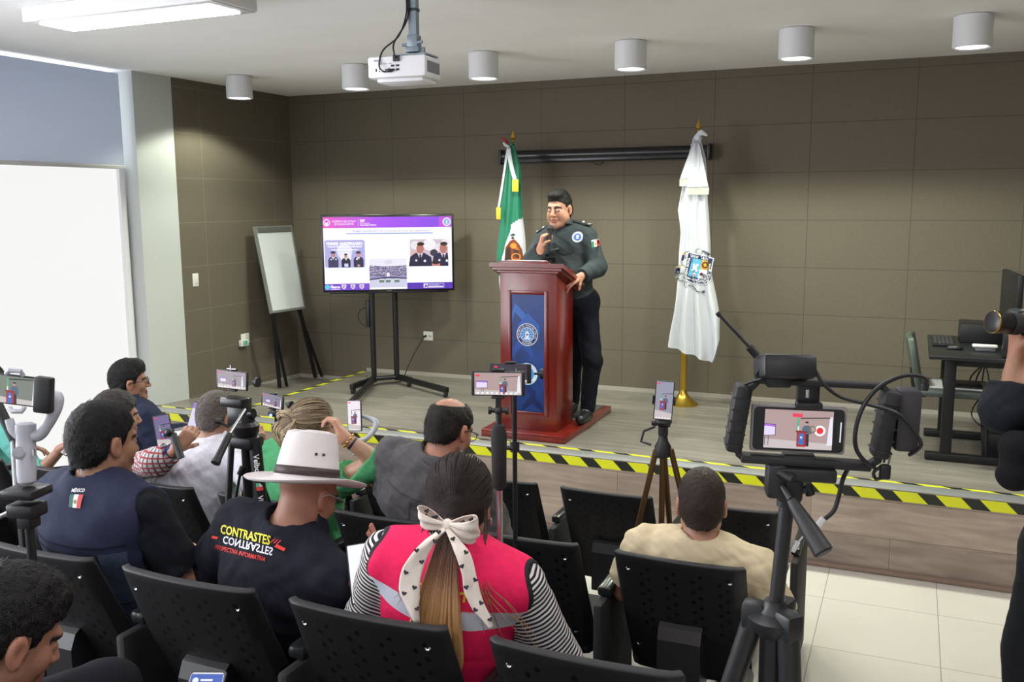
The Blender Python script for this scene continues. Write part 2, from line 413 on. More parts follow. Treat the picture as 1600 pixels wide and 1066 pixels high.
def mesh_obj(name, pieces, mats, parent=None, attrs=None):
    """pieces: list of (verts, quads[, per-vertex attr dict])"""
    V_, Q, b = [], [], 0; at_ = {}
    for p in pieces:
        if not len(p[0]): continue
        V_.append(p[0]); Q.append(np.asarray(p[1])+b); b += len(p[0])
        d = p[2] if len(p) > 2 else {}
        for k_, a in d.items(): at_.setdefault(k_, []).append((b-len(p[0]), a))
    vs = np.concatenate(V_); q = np.concatenate(Q)
    me = bpy.data.meshes.new(name)
    me.vertices.add(len(vs)); me.vertices.foreach_set('co', vs.astype(np.float32).ravel())
    me.loops.add(q.size); me.loops.foreach_set('vertex_index', q.astype(np.int32).ravel())
    me.polygons.add(len(q)); me.polygons.foreach_set('loop_start', np.arange(0, q.size, 4, dtype=np.int32)); me.polygons.foreach_set('loop_total', np.full(len(q), 4, np.int32))
    me.polygons.foreach_set('use_smooth', np.ones(len(q), bool)); me.update(calc_edges=True)
    for k_, lst in at_.items():
        col = lst[0][1].ndim == 2
        A = me.attributes.new(k_, 'FLOAT_COLOR' if col else 'FLOAT', 'POINT')
        arr = np.zeros((len(vs), 4) if col else len(vs), np.float32)
        for st, a in lst:
            if col: arr[st:st+len(a), :3] = a; arr[st:st+len(a), 3] = 1
            else: arr[st:st+len(a)] = a
        A.data.foreach_set('color' if col else 'value', arr.ravel())
    ob = link(name, me, mats, parent); ob['_q'] = 0; del ob['_q']
    return ob, vs, q
# ---------------- lights the room has ----------------
def area(name, loc, sx, sy, power, col=(1, .97, .93), rot=(0, 0, 0)):
    l = bpy.data.lights.new(name, 'AREA'); l.shape = 'RECTANGLE'; l.size = sx; l.size_y = sy; l.energy = power; l.color = col
    o = bpy.data.objects.new(name, l); C.objects.link(o); o.location = loc; o.rotation_euler = rot; return o
FIX = [(2.03, -4.07), (4.9, -4.3), (7.3, -4.3), (2.03, -6.6), (4.9, -6.6), (7.3, -6.6), (2.03, -9.0), (4.9, -9.0), (7.3, -9.0)]
m_lamp = emit('lamp_glow', (1.0, .965, .965), 20.0)
m_white = mat('white_enamel', (.72, .72, .74), .4)
fixture0 = None
FXN = ['white fluorescent ceiling fixture glowing above the window blind']
for i, (x, y) in enumerate(FIX):
    t = thing('ceiling_light', 'white rectangular fluorescent fixture on the ceiling beside the window blind' if i == 0 else 'white fluorescent ceiling fixture %s, %s' % (('over the front seats', 'over the nearest seats', 'at the back of the room')[i//3], ('beside the window', 'in the middle of the room', 'toward the right wall')[i % 3]), 'ceiling light', (x, y, CE), 'fluorescent fixtures' if i else None)
    h = MB(); h.box((x-.66, y-.17, CE-.085), (x+.66, y+.17, CE), bev=.006)
    h.box((x-.68, y-.16, CE-.08), (x-.66, y+.16, CE-.005), bev=.004); h.box((x+.66, y-.16, CE-.08), (x+.68, y+.16, CE-.005), bev=.004)
    part('housing', h, m_white, t)
    part('diffuser', B((x-.60, y-.115, CE-.093), (x+.60, y+.115, CE-.086)), m_lamp, t)
m_can = mat('can_white', (.68, .68, .71), .45)
m_canlamp = emit('can_glow', (.95, .97, 1.0), 3.0)
CANS = [(.56, -1.45, 'on the left above the easel'), (1.81, -1.56, 'half behind the projector'), (2.99, -1.68, 'just right of the projector'), (4.11, -1.68, 'above the speaker and the dark screen tube'), (5.21, -1.68, 'second from the right end'), (6.23, -1.68, 'at the right end of the row')]
for x, y, wh in CANS:
    t = thing('downlight', 'white cylindrical ceiling downlight ' + wh, 'downlight', (x, y, CE), 'cylinder downlights over the stage')
    h = MB(); h.lathe([(.088, .014), (.100, .003), (.106, 0), (.11, .004), (.11, .185), (.10, .19)], (x, y, CE-.19), n=36)
    part('can', h, m_can, t)
    part('lamp', MB().cyl((x, y, CE-.1845), (x, y, CE-.178), .0885, n=32), m_canlamp, t)
    l = bpy.data.lights.new('downlight_beam', 'SPOT'); l.energy = LIGHT['spot']*(.55 if x < 1 else .8 if x > 6 else 1.0); l.spot_size = math.radians(142); l.spot_blend = .24; l.shadow_soft_size = .09; l.color = (.95, 1, .82)
    o = bpy.data.objects.new('downlight_beam', l); C.objects.link(o); o.location = (x, y, CE-.2)

# ---------------- room shell ----------------
GX, GW, GZ, GH = 1.211, .788, HS+1.949, .394
felt = hexc(104, 96, 83)
m_back = grid_mat('acoustic_panel_back', felt, (.075, .068, .055), (0, 2), (GW, GH), (GX, GZ), .0028, .92, var=.10, vscale=90, bump=.35, bscale=260)
m_leftp = grid_mat('acoustic_panel_left', felt, (.22, .20, .15), (1, 2), (GW*1.3, GH), (-.3, GZ), .0022, .92, var=.10, vscale=90, bump=.35, bscale=260)
m_ceil = mat('ceiling_plaster', (.94, .93, .935), .9, var=.02, vscale=3, bump=.03)
m_wall = mat('wall_plaster', (.68, .70, .69), .85, var=.015, vscale=3, bump=.03)
m_tile = grid_mat('floor_tile', hexc(215, 211, 202), (.33, .30, .27), (0, 1), (.6, .63), (5.38+.22, -2.655-.1), .0022, .22, var=.03, vscale=2.5, bump=.01)
m_deck = grid_mat('stage_planks', hexc(132, 127, 119), (.13, .125, .115), (1, 0), (.182, 1.25), (-.02, .3), .0012, .38, var=.08, vscale=3, bump=.03, plank=True, grain=(.55, 7, 7))
m_front = grid_mat('stage_front_planks', hexc(160, 144, 132), (.10, .085, .075), (2, 0), (.23, 1.25), (HS-.31, .47), .0012, .42, var=.08, vscale=3, bump=.03, plank=True, grain=(.6, 7, 5))
struct('ceiling', B((-.3, YB-.1, CE), (XR+.1, .12, CE+.1)), m_ceil)
struct('wall_back', B((-.15, 0, 0), (XR+.1, .12, CE)), m_back)
struct('wall_left', B((-.15, -1.659, 0), (0, 0, CE)), m_leftp)
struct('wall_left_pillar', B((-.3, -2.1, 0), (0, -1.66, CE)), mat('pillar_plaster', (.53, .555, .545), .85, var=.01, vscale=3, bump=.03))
struct('wall_right', B((XR, YB, 0), (XR+.1, 0, CE)), m_leftp)
struct('wall_rear', B((-.3, YB-.1, 0), (XR+.1, YB, CE)), m_wall)
struct('floor', B((-.3, YB-.1, -.1), (XR+.1, .12, 0)), m_tile)
m_step = mat('step_carpet', (.05, .05, .055), .9, var=.1, vscale=60)
for nm, y0, z1 in (('floor_step_low', -4.33, ZB), ('floor_step_middle', -5.5, ZC), ('floor_step_high', -6.75, ZD)):
    o = struct(nm, B((0, YB, z1-.25 if z1 > .25 else .001), (5.66, y0, z1)), m_step)
# stage
s = MB()
XS = .85
s.box((XS, YF, 0), (XR, 0, HS))
struct('floor_stage', s, m_deck)
s = MB(); s._add([(0, YF, 0), (XS, YF, 0), (XS, 0, 0), (0, 0, 0), (0, YF, HS), (XS, YF, HS), (XS, 0, HS-.116), (0, 0, HS-.116)], [[0, 1, 2, 3], [4, 5, 6, 7], [0, 1, 5, 4], [1, 2, 6, 5], [2, 3, 7, 6], [3, 0, 4, 7]])
struct('floor_stage_ramp', s, m_deck)
struct('wall_stage_front', B((0, YF-.018, .02), (XR, YF, HS-.002)), m_front)
struct('trim_1', B((0, YF-.05, 0), (XR, YF-.018, .03), bev=.008), mat('wood_trim', hexc(140, 118, 104), .4))
m_alu = mat('nosing_aluminium', (.52, .53, .54), .35, .6)
struct('trim_2', B((0, YF-.02, HS-.001), (XR, YF+.115, HS+.004), bev=.002), m_alu)
m_base = mat('baseboard_grey', hexc(165, 160, 150), .5)
struct('baseboard_back', B((XS, -.018, HS), (XR, 0, HS+.035)), m_base)
bbm = MB(); bbm._add([(0, -1.66, HS-.086), (0.016, -1.66, HS-.086), (.016, 0, HS-.116), (0, 0, HS-.116), (0, -1.66, HS-.05), (.016, -1.66, HS-.05), (.016, 0, HS-.08), (0, 0, HS-.08)], [[0, 1, 2, 3], [4, 5, 6, 7], [0, 1, 5, 4], [1, 2, 6, 5], [2, 3, 7, 6], [3, 0, 4, 7]])
struct('baseboard_left', bbm, m_base)
struct('baseboard_left_back', B((.0, -.016, HS-.116), (XS, 0, HS-.08)), m_base)

# hazard tape: yellow and black slanted bands in one strip each
m_yel = mat('tape_yellow', hexc(222, 226, 40), .35); m_blk = mat('tape_black', (.018, .02, .018), .35)
def hazard(name, o, u, v, length, width, pitch, label, slant=1.0):
    c = Canvas(.0001); o, u, v = V(*o), V(*u), V(*v)
    c.rect(0, 0, length, width, m_yel, 40, 1)
    x = 0
    while x < length:
        a = [(x, 0), (x+pitch*.42, 0), (x+pitch*.42+slant*width, width), (x+slant*width, width)]
        a = [(min(max(p[0], 0), length), p[1]) for p in a]
        c.poly(a, m_blk); c.z -= c.step; x += pitch
    ob = c.build(name, o+np.cross(u, v)*.0012, u, v)
    tag(ob, label, 'hazard tape')
    md = ob.modifiers.new('thickness', 'SOLIDIFY'); md.thickness = .0006; md.offset = 1 if False else -1
hazard('hazard_tape', (0.02, YF-.0195, HS-.068), (1, 0, 0), (0, 0, 1), XR-.1, .062, .235, 'wide yellow and black hazard tape along the front face of the stage', -1.0)
hazard('hazard_tape', (0.02, YF+.122, HS), (1, 0, 0), (0, 1, 0), XR-.1, .036, .26, 'narrow yellow and black hazard tape on the stage floor behind the metal nosing', -1.6)
hazard('hazard_tape', (XS+.002, -2.06, HS), (0, 1, 0), (-1, 0, 0), 2.03, .045, .23, 'yellow and black hazard tape running back across the stage floor toward the wall', -1.2)

# window in the left wall with its blind
m_glow = emit('window_daylight', (.86, .92, 1.0), 1.9); m_fillglow = emit('added_fill_glow', (.93, .95, 1.0), 8.0); m_film = emit('window_film', (.93, .93, .92), LIGHT['pane'])  # the strongest glow is an added fill, only for the unseen pane below
wt = MB(); wt.box((-.3, YB, 0), (-.26, -2.1, CE)); struct('wall_left_outer', wt, m_wall)
win = MB().box((-.22, -5.1, 2.30), (-.21, -2.1, CE-.01)); o = win.build('window_1', m_glow); o['kind'] = 'structure'
part('lower_pane', B((-.16, -5.1, .0), (-.15, -2.175, 2.56)), m_film, o)
struct('ceiling_fill_pane', B((-.16, YB, .9), (-.15, -5.2, CE-.05)), m_fillglow)  # added glowing pane out of view, put in to brighten the ceiling
struct('wall_left_sill', B((-.2, YB, 0), (0, -5.1, .9)), m_wall); struct('wall_left_mullion', B((-.2, -5.2, .9), (0, -5.1, CE)), m_wall)
fr = MB(); m_fr = mat('window_frame_white', (.8, .8, .82), .4)
fr.box((-.2, -2.185, 0), (-.12, -2.125, 2.56), bev=.004); fr.box((-.2, -4.62, 0), (-.125, -4.58, 2.56), bev=.004)
part('window_frame', fr, m_fr, o)
m_blind = mat('blind_fabric', hexc(200, 205, 214), .85, var=.03, vscale=200)
N_, L_ = nodes(m_blind); tl_ = N_.new('ShaderNodeBsdfTranslucent'); tl_.inputs[0].default_value = (.75, .8, .9, 1); ms_ = N_.new('ShaderNodeMixShader'); ms_.inputs[0].default_value = .34
L_.new(N_['Principled BSDF'].outputs[0], ms_.inputs[1]); L_.new(tl_.outputs[0], ms_.inputs[2]); L_.new(ms_.outputs[0], N_['Material Output'].inputs[0])
bt = thing('roller_blind', 'grey roller blind drawn over the top of the bright window', 'blind', (-.07, -3.6, CE))
part('fabric', B((-.075, -5.05, 2.575), (-.07, -2.175, CE-.03)), m_blind, bt)
part('bottom_bar', B((-.085, -5.05, 2.545), (-.06, -2.17, 2.578), bev=.006), mat('blind_bar', hexc(190, 190, 190), .4), bt)

# ---------------- wall fittings ----------------
m_plate = mat('plate_white', hexc(225, 225, 220), .35)
t = thing('light_switch', 'white wall switch plate on the brown left wall beside the white pillar', 'light switch', (0, -1.499, 1.573))
part('plate', B((0, -1.536, 1.515), (.008, -1.462, 1.635), bev=.003), m_plate, t)
part('rocker', B((.008, -1.516, 1.545), (.013, -1.482, 1.605), bev=.002), m_plate, t)
t = thing('wall_outlet', 'white wall socket low on the brown left wall near the easel', 'outlet', (0, -.894, .949))
part('plate', B((0, -.92, .90), (.008, -.80, 1.0), bev=.003), m_plate, t)
t = thing('plug_in_device', 'small white plug-in device with a green label in the left wall socket', 'plug-in device', (.02, -.93, .93))
part('body', B((.009, -.97, .885), (.05, -.86, .945), bev=.006), m_plate, t)
c = Canvas(); c.rect(-.02, -.022, .012, .022, P8(60, 190, 160)); [c.rect(-.05, -.02+.012*k, -.025, -.014+.012*k, P8(90, 120, 70)) for k in range(4)]
c.build('green_label', (.051, -.9, .915), (0, 1, 0), (0, 0, 1), t)
t = thing('wall_outlet', 'white wall socket on the back wall right of the television stand', 'outlet', (1.569, 0, .94))
part('plate', B((1.52, -.008, .895), (1.625, 0, .985), bev=.003), m_plate, t)
c = Canvas(); [c.circ(x, 0, .006, P8(60, 60, 60)) for x in (.012, .03)]; c.build('socket_holes', (1.573, -.0085, .94), (1, 0, 0), (0, 0, 1), t)
m_black = mat('black_plastic', (.012, .012, .014), .42); m_blackm = mat('black_matt', (.016, .016, .017), .75)
m_steelb = mat('black_steel', (.014, .014, .016), .38, .3, bump=.02); m_metal = mat('bright_steel', (.55, .55, .57), .25, 1.0)
t = thing('electric_cable', 'thin black power cord from the back wall socket to the television stand', 'cable', (1.55, -.02, .94))
part('plug', MB().cyl((1.548, -.009, .94), (1.548, -.045, .937), .012), m_black, t)
part('cable', MB().tube([(1.548, -.04, .937), (1.53, -.09, .88), (1.47, -.14, .75), (1.44, -.18, .66), (1.46, -.3, .585), (1.48, -.42, .548), (1.36, -.56, .545), (1.30, -.72, .55), (1.28, -.70, .64)], .0045, 6, smoothpts=6), m_black, t)

# ---------------- projection screen tube ----------------
t = thing('projection_screen', 'rolled-up projection screen in a long black tube on the back wall', 'projection screen', (3.39, -.08, 2.67))
h = MB(); h.cyl((2.44, -.075, 2.675), (4.33, -.075, 2.675), .048, n=20); h.box((2.44, -.12, 2.61), (4.33, -.03, 2.655), bev=.01)
part('housing', h, mat('tube_black', (.008, .008, .009), .3), t)
part('end_cap', B((4.33, -.13, 2.60), (4.36, -.02, 2.735), bev=.01), m_black, t)
part('end_cap', B((2.41, -.13, 2.60), (2.44, -.02, 2.735), bev=.01), m_black, t)
part('wall_bracket', B((4.19, -.1, 2.70), (4.21, 0, 2.73)), m_metal, t)
part('pull_loop', MB().tube([(3.30, -.07, 2.61), (3.33, -.07, 2.585), (3.38, -.07, 2.58), (3.41, -.07, 2.61)], .004, 6, smoothpts=4), m_black, t)

# ---------------- projector ----------------
px, py, pz = 3.43, -3.62, 2.99
t = thing('projector', 'white projector hanging from a grey ceiling pole with black cables', 'projector', (px, py, CE))
wA = .085; ca, sa = math.cos(wA), math.sin(wA)
ax = np.array([(ca, sa, 0), (-sa, ca, 0), (0, 0, 1)])
m_pw = mat('projector_white', hexc(232, 231, 236), .38)
h = MB(); h.box((-.165, -.11, -.055), (.165, .11, .055), ax, (px, py, pz-.03), bev=.012)
h.box((-.13, -.08, -.075), (.14, .10, -.05), ax, (px, py, pz-.03), bev=.012)
pb = part('body', h, m_pw, t)
c = Canvas()
k1, k2 = P8(40, 40, 60), P8(30, 30, 35)
for x, y, w_, h_ in ((-.118, -.022, .008, .014), (-.098, -.012, .006, .006), (-.098, -.024, .006, .006), (-.082, -.025, .012, .006), (-.042, -.02, .008, .014)): c.rect(x, y, x+w_, y+h_, k2)
for x in (-.028, 0.0):
    for y in (-.02, 0.0): c.rect(x, y, x+.02, y+.010, k1)
c.rrect(-.126, .03, -.10, .037, .003, P8(150, 150, 155)); [c.rect(-.10+.03*k, .014, -.08+.03*k, .018, P8(165, 165, 178)) for k in range(3)]
f0 = V(px, py, pz-.03)-ax[1]*.1105
c.build('port_marking', f0, ax[0], (0, 0, 1), t)
part('power_inlet', B((-.01, -.125, .0), (.022, -.109, .03), ax=ax, o=(px, py, pz-.005)), m_black, t)
g = MB()
for i in range(12): g.box((.1655, -.085+.014*i, -.03), (.168, -.078+.014*i, .028), ax, (px, py, pz-.03))
part('side_grille', g, mat('grille_grey', hexc(130, 130, 135), .5), t)
m_pole = mat('pole_grey', hexc(132, 146, 156), .4, .3)
h = MB(); h.box((-.021, -.021, .12), (.021, .021, CE-pz), ax, (px+.06, py, pz)); h.box((-.03, -.03, .075), (.03, .03, .14), ax, (px+.06, py, pz), bev=.006)
part('ceiling_pole', h, m_pole, t)
h = MB(); h.box((-.04, -.035, .05), (.04, .035, .08), ax, (px+.06, py, pz), bev=.006); h.box((-.06, -.08, .028), (.13, .08, .036), ax, (px+.03, py, pz)); h.cyl(V(px-.0, py-.02, pz+.09), V(px+.12, py-.02, pz+.1), .008)
h.box((.09, -.02, .03), (.12, .0, .075), ax, (px, py, pz))
part('mount_plate', h, m_pole, t)
part('cable_tie', B((-.024, -.024, .26), (.024, .024, .275), ax=ax, o=(px+.06, py, pz)), m_black, t)
h = MB(); h.tube([(px+.035, py-.03, CE), (px+.035, py-.035, pz+.24), (px-.0, py-.06, pz+.13), (px-.07, py-.10, pz+.06), (px-.08, py-.13, pz-.02), (px-.05, py-.14, pz-.055), (px-.02, py-.12, pz-.055)], .0045, 6, smoothpts=6)
h.box((-.035, -.15, -.06), (-.005, -.115, -.045), o=(px, py, pz), bev=.004)
part('signal_cable', h, m_black, t)
part('power_cable', MB().tube([(px+.045, py-.03, CE), (px+.042, py-.035, pz+.22), (px-.02, py-.07, pz+.10), (px-.0, py-.11, pz+.04), (px+.02, py-.13, pz+.01)], .0045, 6, smoothpts=6), m_black, t)

# ---------------- easel ----------------
t = thing('flip_chart_easel', 'white flip-chart board on a black folding easel in the corner', 'easel', (.4, -.6, HS-.09))
tl, tr, bl, br = V(.10, -.70, 2.06), V(.50, -.23, 2.06), V(.36, -.83, 1.17), V(.74, -.36, 1.17)
tl, tr = at(397, 354, 0, .16), at(456, 352, 1, -.28)
bl, br = at(424, 490, 0, .40), at(478, 482, 1, -.42)
tl, tr, bl, br = map(np.array, (tl, tr, bl, br))
uu = (br-bl); vv = (tl-bl); nn = np.cross(uu, vv); nn /= np.linalg.norm(nn)
def quadslab(a, b, c, d, n, th):
    m = MB(); m._add([a, b, c, d, a-n*th, b-n*th, c-n*th, d-n*th], [[0, 1, 2, 3], [7, 6, 5, 4], [0, 1, 5, 4], [1, 2, 6, 5], [2, 3, 7, 6], [3, 0, 4, 7]]); return m
part('frame', quadslab(bl, br, tr, tl, nn, .022), mat('easel_grey', hexc(150, 152, 150), .4, .5), t)
def lerp4(u, v): return (bl*(1-u)+br*u)*(1-v)+(tl*(1-u)+tr*u)*v
part('whiteboard', quadslab(lerp4(.05, .025)+nn*.002, lerp4(.95, .025)+nn*.002, lerp4(.95, .92)+nn*.002, lerp4(.05, .92)+nn*.002, nn, .002), mat('whiteboard', hexc(205, 210, 214), .25), t)
part('paper_clamp', quadslab(lerp4(.06, .925)+nn*.012, lerp4(.94, .925)+nn*.012, lerp4(.94, .98)+nn*.012, lerp4(.06, .98)+nn*.012, nn, .01), mat('clamp_grey', hexc(120, 122, 120), .4, .5), t)
for a, bp in ((lerp4(.12, .02), V(*at(437, 606, 2, HS-.06))), (lerp4(.88, .02), V(*at(493, 590, 2, HS-.07)))):
    top = a-nn*.03; m = MB(); m.box((-.012, -.016, 0), (.012, .016, np.linalg.norm(bp-top)), np.array(bb_axes(bp-top)), top); part('leg', m, m_steelb, t)
    off = bp+V(.03, .10, 0); m = MB(); m.box((-.009, -.012, 0), (.009, .012, np.linalg.norm(off-top)), np.array(bb_axes(off-top)), top-nn*.02); part('leg', m, m_steelb, t)

# ---------------- television on its stand ----------------
TC = V(1.497, -.604, 1.794); TA = .531; TU = V(math.cos(TA), math.sin(TA), 0); TV_ = V(0, 0, 1); TN = np.cross(TU, TV_)
TAX = np.array([TU, -TN, TV_])
t = thing('television', 'large flat television showing a purple and white slide', 'television', TC-V(0, 0, .36))
h = MB(); h.box((-.609, .0, -.357), (.609, .045, .357), TAX, TC, bev=.008); h.box((-.4, .045, -.28), (.4, .075, .2), TAX, TC, bev=.02)
h.box((-.55, .0, -.372), (.55, .03, -.355), TAX, TC, bev=.004)
part('bezel', h, mat('tv_black', (.01, .01, .014), .22), t)
c = Canvas(.0003); W2, H2 = .589, .335
def grad(name, ca, cb, cc, s=1.0):
    m = emit(name, ca, s); N, L = nodes(m); b = N['Principled BSDF']; tc = N.new('ShaderNodeTexCoord'); sp = N.new('ShaderNodeSeparateXYZ'); L.new(tc.outputs['Object'], sp.inputs[0])
    mr = N.new('ShaderNodeMapRange'); mr.inputs[1].default_value = TC[0]-.50; mr.inputs[2].default_value = TC[0]+.50; L.new(sp.outputs[0], mr.inputs[0])
    r = N.new('ShaderNodeValToRGB'); r.color_ramp.elements[0].color = (*ca, 1); r.color_ramp.elements[1].color = (*cc, 1); e = r.color_ramp.elements.new(.42); e.color = (*cb, 1)
    L.new(mr.outputs[0], r.inputs[0]); L.new(r.outputs[0], b.inputs['Emission Color']); return m
SL = 1.0
white, wh2 = E8(250, 250, 255), E8(235, 228, 250)
c.rect(-W2, -H2, W2, H2, white)
c.rect(-W2, .236, W2, H2, grad('slide_header', hexc(235, 90, 200), hexc(170, 80, 240), hexc(130, 70, 225)))
c.rect(.47, .236, W2, H2, E8(190, 80, 220))
# crest of little shapes at the left of the header
for (x, y, r) in ((-.555, .285, .032),): c.ring(x, y, r*.72, r, wh2); c.circ(x, y, r*.55, E8(240, 160, 225)); c.rect(x-.012, y-.03, x+.012, y+.02, wh2); c.circ(x, y+.012, .012, E8(200, 90, 200))
c.text('GOBIERNO DEL ESTADO', -.505, .288, .018, wh2, width=.215, bold=.02); c.text('DE AGUASCALIENTES', -.485, .262, .018, wh2, width=.175, bold=.02)
c.rect(-.271, .253, -.268, .315, wh2)
c.text('SSP', -.252, .29, .022, white, width=.045, bold=.04); c.text('Secretaría de', -.252, .273, .012, wh2, width=.09, bold=.02); c.text('Seguridad Pública', -.252, .256, .013, white, width=.15, bold=.03)
c.circ(.545, .285, .039, white); c.circ(.545, .285, .034, E8(60, 70, 150)); c.ring(.545, .285, .026, .032, wh2); c.circ(.545, .285, .024, E8(130, 185, 235)); c.rect(.539, .268, .551, .30, wh2)
c.text('PRIMER ANIVERSARIO DE LA POLICÍA ESTATAL DE CARRETERAS', .03, .197, .016, E8(170, 170, 205), width=.70, align='c', bold=.01)
c.rect(-.38, .180, .415, .187, E8(100, 130, 220))
# photo 1: three officers before a lilac banner
c.rrect(-.58, -.128, -.215, .125, .02, E8(175, 172, 225)); c.circ(-.40, .02, .07, E8(225, 225, 250)); c.circ(-.39, -.03, .05, E8(235, 235, 252))
c.text('PRIMER ANIVERSARIO', -.398, .082, .024, white, width=.33, align='c', bold=.05); c.text('POLICÍA ESTATAL DE CARRETERAS', -.398, .058, .016, white, width=.31, align='c', bold=.04)
c.rect(-.52, .032, -.28, .040, white)
def officer(x, y, k, capc, suit, faces, tie=True, w=1.0):
    c.poly([(x-.045*k*w, y), (x-.047*k*w, y+.07*k), (x-.03*k*w, y+.095*k), (x+.03*k*w, y+.095*k), (x+.047*k*w, y+.07*k), (x+.045*k*w, y)], suit)
    c.poly([(x-.012*k, y+.095*k), (x+.012*k, y+.095*k), (x, y+.06*k)], white)
    if tie: c.poly([(x-.003*k, y+.09*k), (x+.003*k, y+.09*k), (x+.004*k, y+.06*k), (x-.004*k, y+.06*k)], E8(30, 25, 50))
    c.circ(x, y+.117*k, .017*k, faces, ry=.024*k)
    if capc: c.poly([(x-.02*k, y+.128*k), (x+.02*k, y+.128*k), (x+.024*k, y+.143*k), (x, y+.152*k), (x-.024*k, y+.143*k)], capc)
    else: c.circ(x, y+.135*k, .017*k, E8(25, 20, 25), ry=.01*k)
officer(-.505, -.125, 1.0, E8(50, 45, 75), E8(62, 60, 92), E8(190, 130, 120)); c.circ(-.525, -.052, .006, white); c.circ(-.48, -.05, .007, E8(220, 220, 240))
officer(-.39, -.125, .88, None, E8(35, 32, 50), E8(200, 150, 140)); c.rect(-.405, -.12, -.37, -.09, E8(205, 220, 245))
officer(-.275, -.125, .98, E8(45, 40, 70), E8(50, 46, 78), E8(200, 140, 125)); c.circ(-.29, -.05, .008, white); c.circ(-.275, -.11, .012, E8(205, 150, 135))
# photo 2: two seated officers
c.rrect(.20, -.125, .553, .125, .02, E8(205, 190, 200))
for x, y, r, col in ((.25, .07, .045, (232, 226, 232)), (.38, .075, .06, (240, 236, 240)), (.47, .05, .04, (228, 222, 230)), (.42, .0, .035, (60, 50, 70)), (.24, -.01, .035, (215, 180, 175)), (.53, .09, .04, (235, 230, 235))): c.circ(x, y, r, E8(*col), ry=r*.9)
for x, k, yy in ((.285, 1.55, -.125), (.50, 1.55, -.125)):
    c.poly([(x-.10+(.0 if x < .4 else .0), yy), (x-.085, yy+.09), (x-.035, yy+.125), (x+.045, yy+.125), (min(x+.11, .553), yy+.085), (min(x+.12, .553), yy)], E8(38, 32, 66))
    c.poly([(x-.02, yy+.125), (x+.035, yy+.125), (x+.008, yy+.06)], E8(215, 205, 225)); c.poly([(x, yy+.11), (x+.016, yy+.11), (x+.016, yy+.04), (x, yy+.04)], E8(25, 20, 45))
    c.circ(x+.008, yy+.165, .034, E8(185, 115, 105), ry=.048); c.circ(x+.014, yy+.207, .034, E8(50, 30, 35), ry=.018); c.circ(x-.03, yy+.055, .010, E8(225, 225, 240)); c.circ(min(x+.05, .54), yy+.05, .012, E8(225, 225, 240))
c.rect(.40, -.125, .475, -.10, E8(205, 130, 125)); c.circ(.435, -.09, .035, E8(45, 25, 35), ry=.018)
# photo 3: crowd in an auditorium
c.rect(-.178, -.316, .165, -.05, E8(150, 145, 185)); c.rect(-.178, -.12, .165, -.05, E8(232, 230, 246)); c.circ(0, -.08, .04, E8(215, 215, 235), ry=.02)
rr = random.Random(3)
for row in range(7):
    for i in range(34):
        x = -.17+.0099*i+rr.uniform(-.002, .002); y = -.125-.014*row+((x/.17)**2)*.012
        if -.05+.006*row < -x < .0 and row > 4: continue
        c.circ(x, y, .005, E8(45, 40, 85) if rr.random() < .8 else E8(190, 160, 170), 6); c.z -= c.step
        if row < 6 and rr.random() < .6: c.circ(x, y+.005, .0032, E8(235, 225, 235), 5); c.z -= c.step
    c.z += c.step
c.poly([(-.178, -.24), (.165, -.235), (.165, -.316), (-.178, -.316)], E8(205, 205, 228)); c.poly([(-.178, -.235), (0, -.215), (.165, -.23), (.165, -.24), (0, -.228), (-.178, -.247)], E8(55, 50, 95))
c.rect(-.02, -.215, .005, -.18, white)
for x in (-.09, -.03, .05): c.rect(x, -.27, x+.045, -.245, E8(110, 130, 125)); c.rect(x+.002, -.245, x+.043, -.235, E8(230, 235, 235))
# footer
for a, b in ((-W2, -.180), (.167, W2)): c.rect(a, -H2, b, -.275, E8(120, 70, 205) if a < 0 else E8(90, 50, 180))
c.circ(-.565, -.305, .024, E8(90, 200, 235)); c.text('Las', -.535, -.293, .012, wh2, bold=.02); c.text('Mejores', -.535, -.312, .019, white, width=.085, bold=.05); c.rect(-.535, -.327, -.45, -.321, wh2)
for x in (-.415, -.333, -.252): c.poly([(x-.022, -.283), (x+.022, -.283), (x+.02, -.312), (x, -.328), (x-.02, -.312)], wh2); c.circ(x, -.303, .013, E8(140, 100, 200)); c.rect(x-.002, -.312, x+.006, -.297, wh2)
c.rect(.318, -.325, .51, -.285, wh2); c.rect(.355, -.322, .507, -.288, E8(100, 60, 190)); c.text('A', .325, -.32, .028, E8(90, 50, 170), bold=.05); c.text('AGUASCALIENTES', .362, -.303, .010, white, width=.10); c.rect(.362, -.318, .50, -.309, white)
c.build('screen', TC+TN*.0012, TU, TV_, t, label='lit slide with purple header and three photographs')
cc = Canvas(); cc.text('SAMSUNG', 0, 0, .007, P8(170, 170, 175), width=.045, align='c'); cc.build('maker_mark', TC+TN*.0012+V(0, 0, -.351), TU, TV_, t)

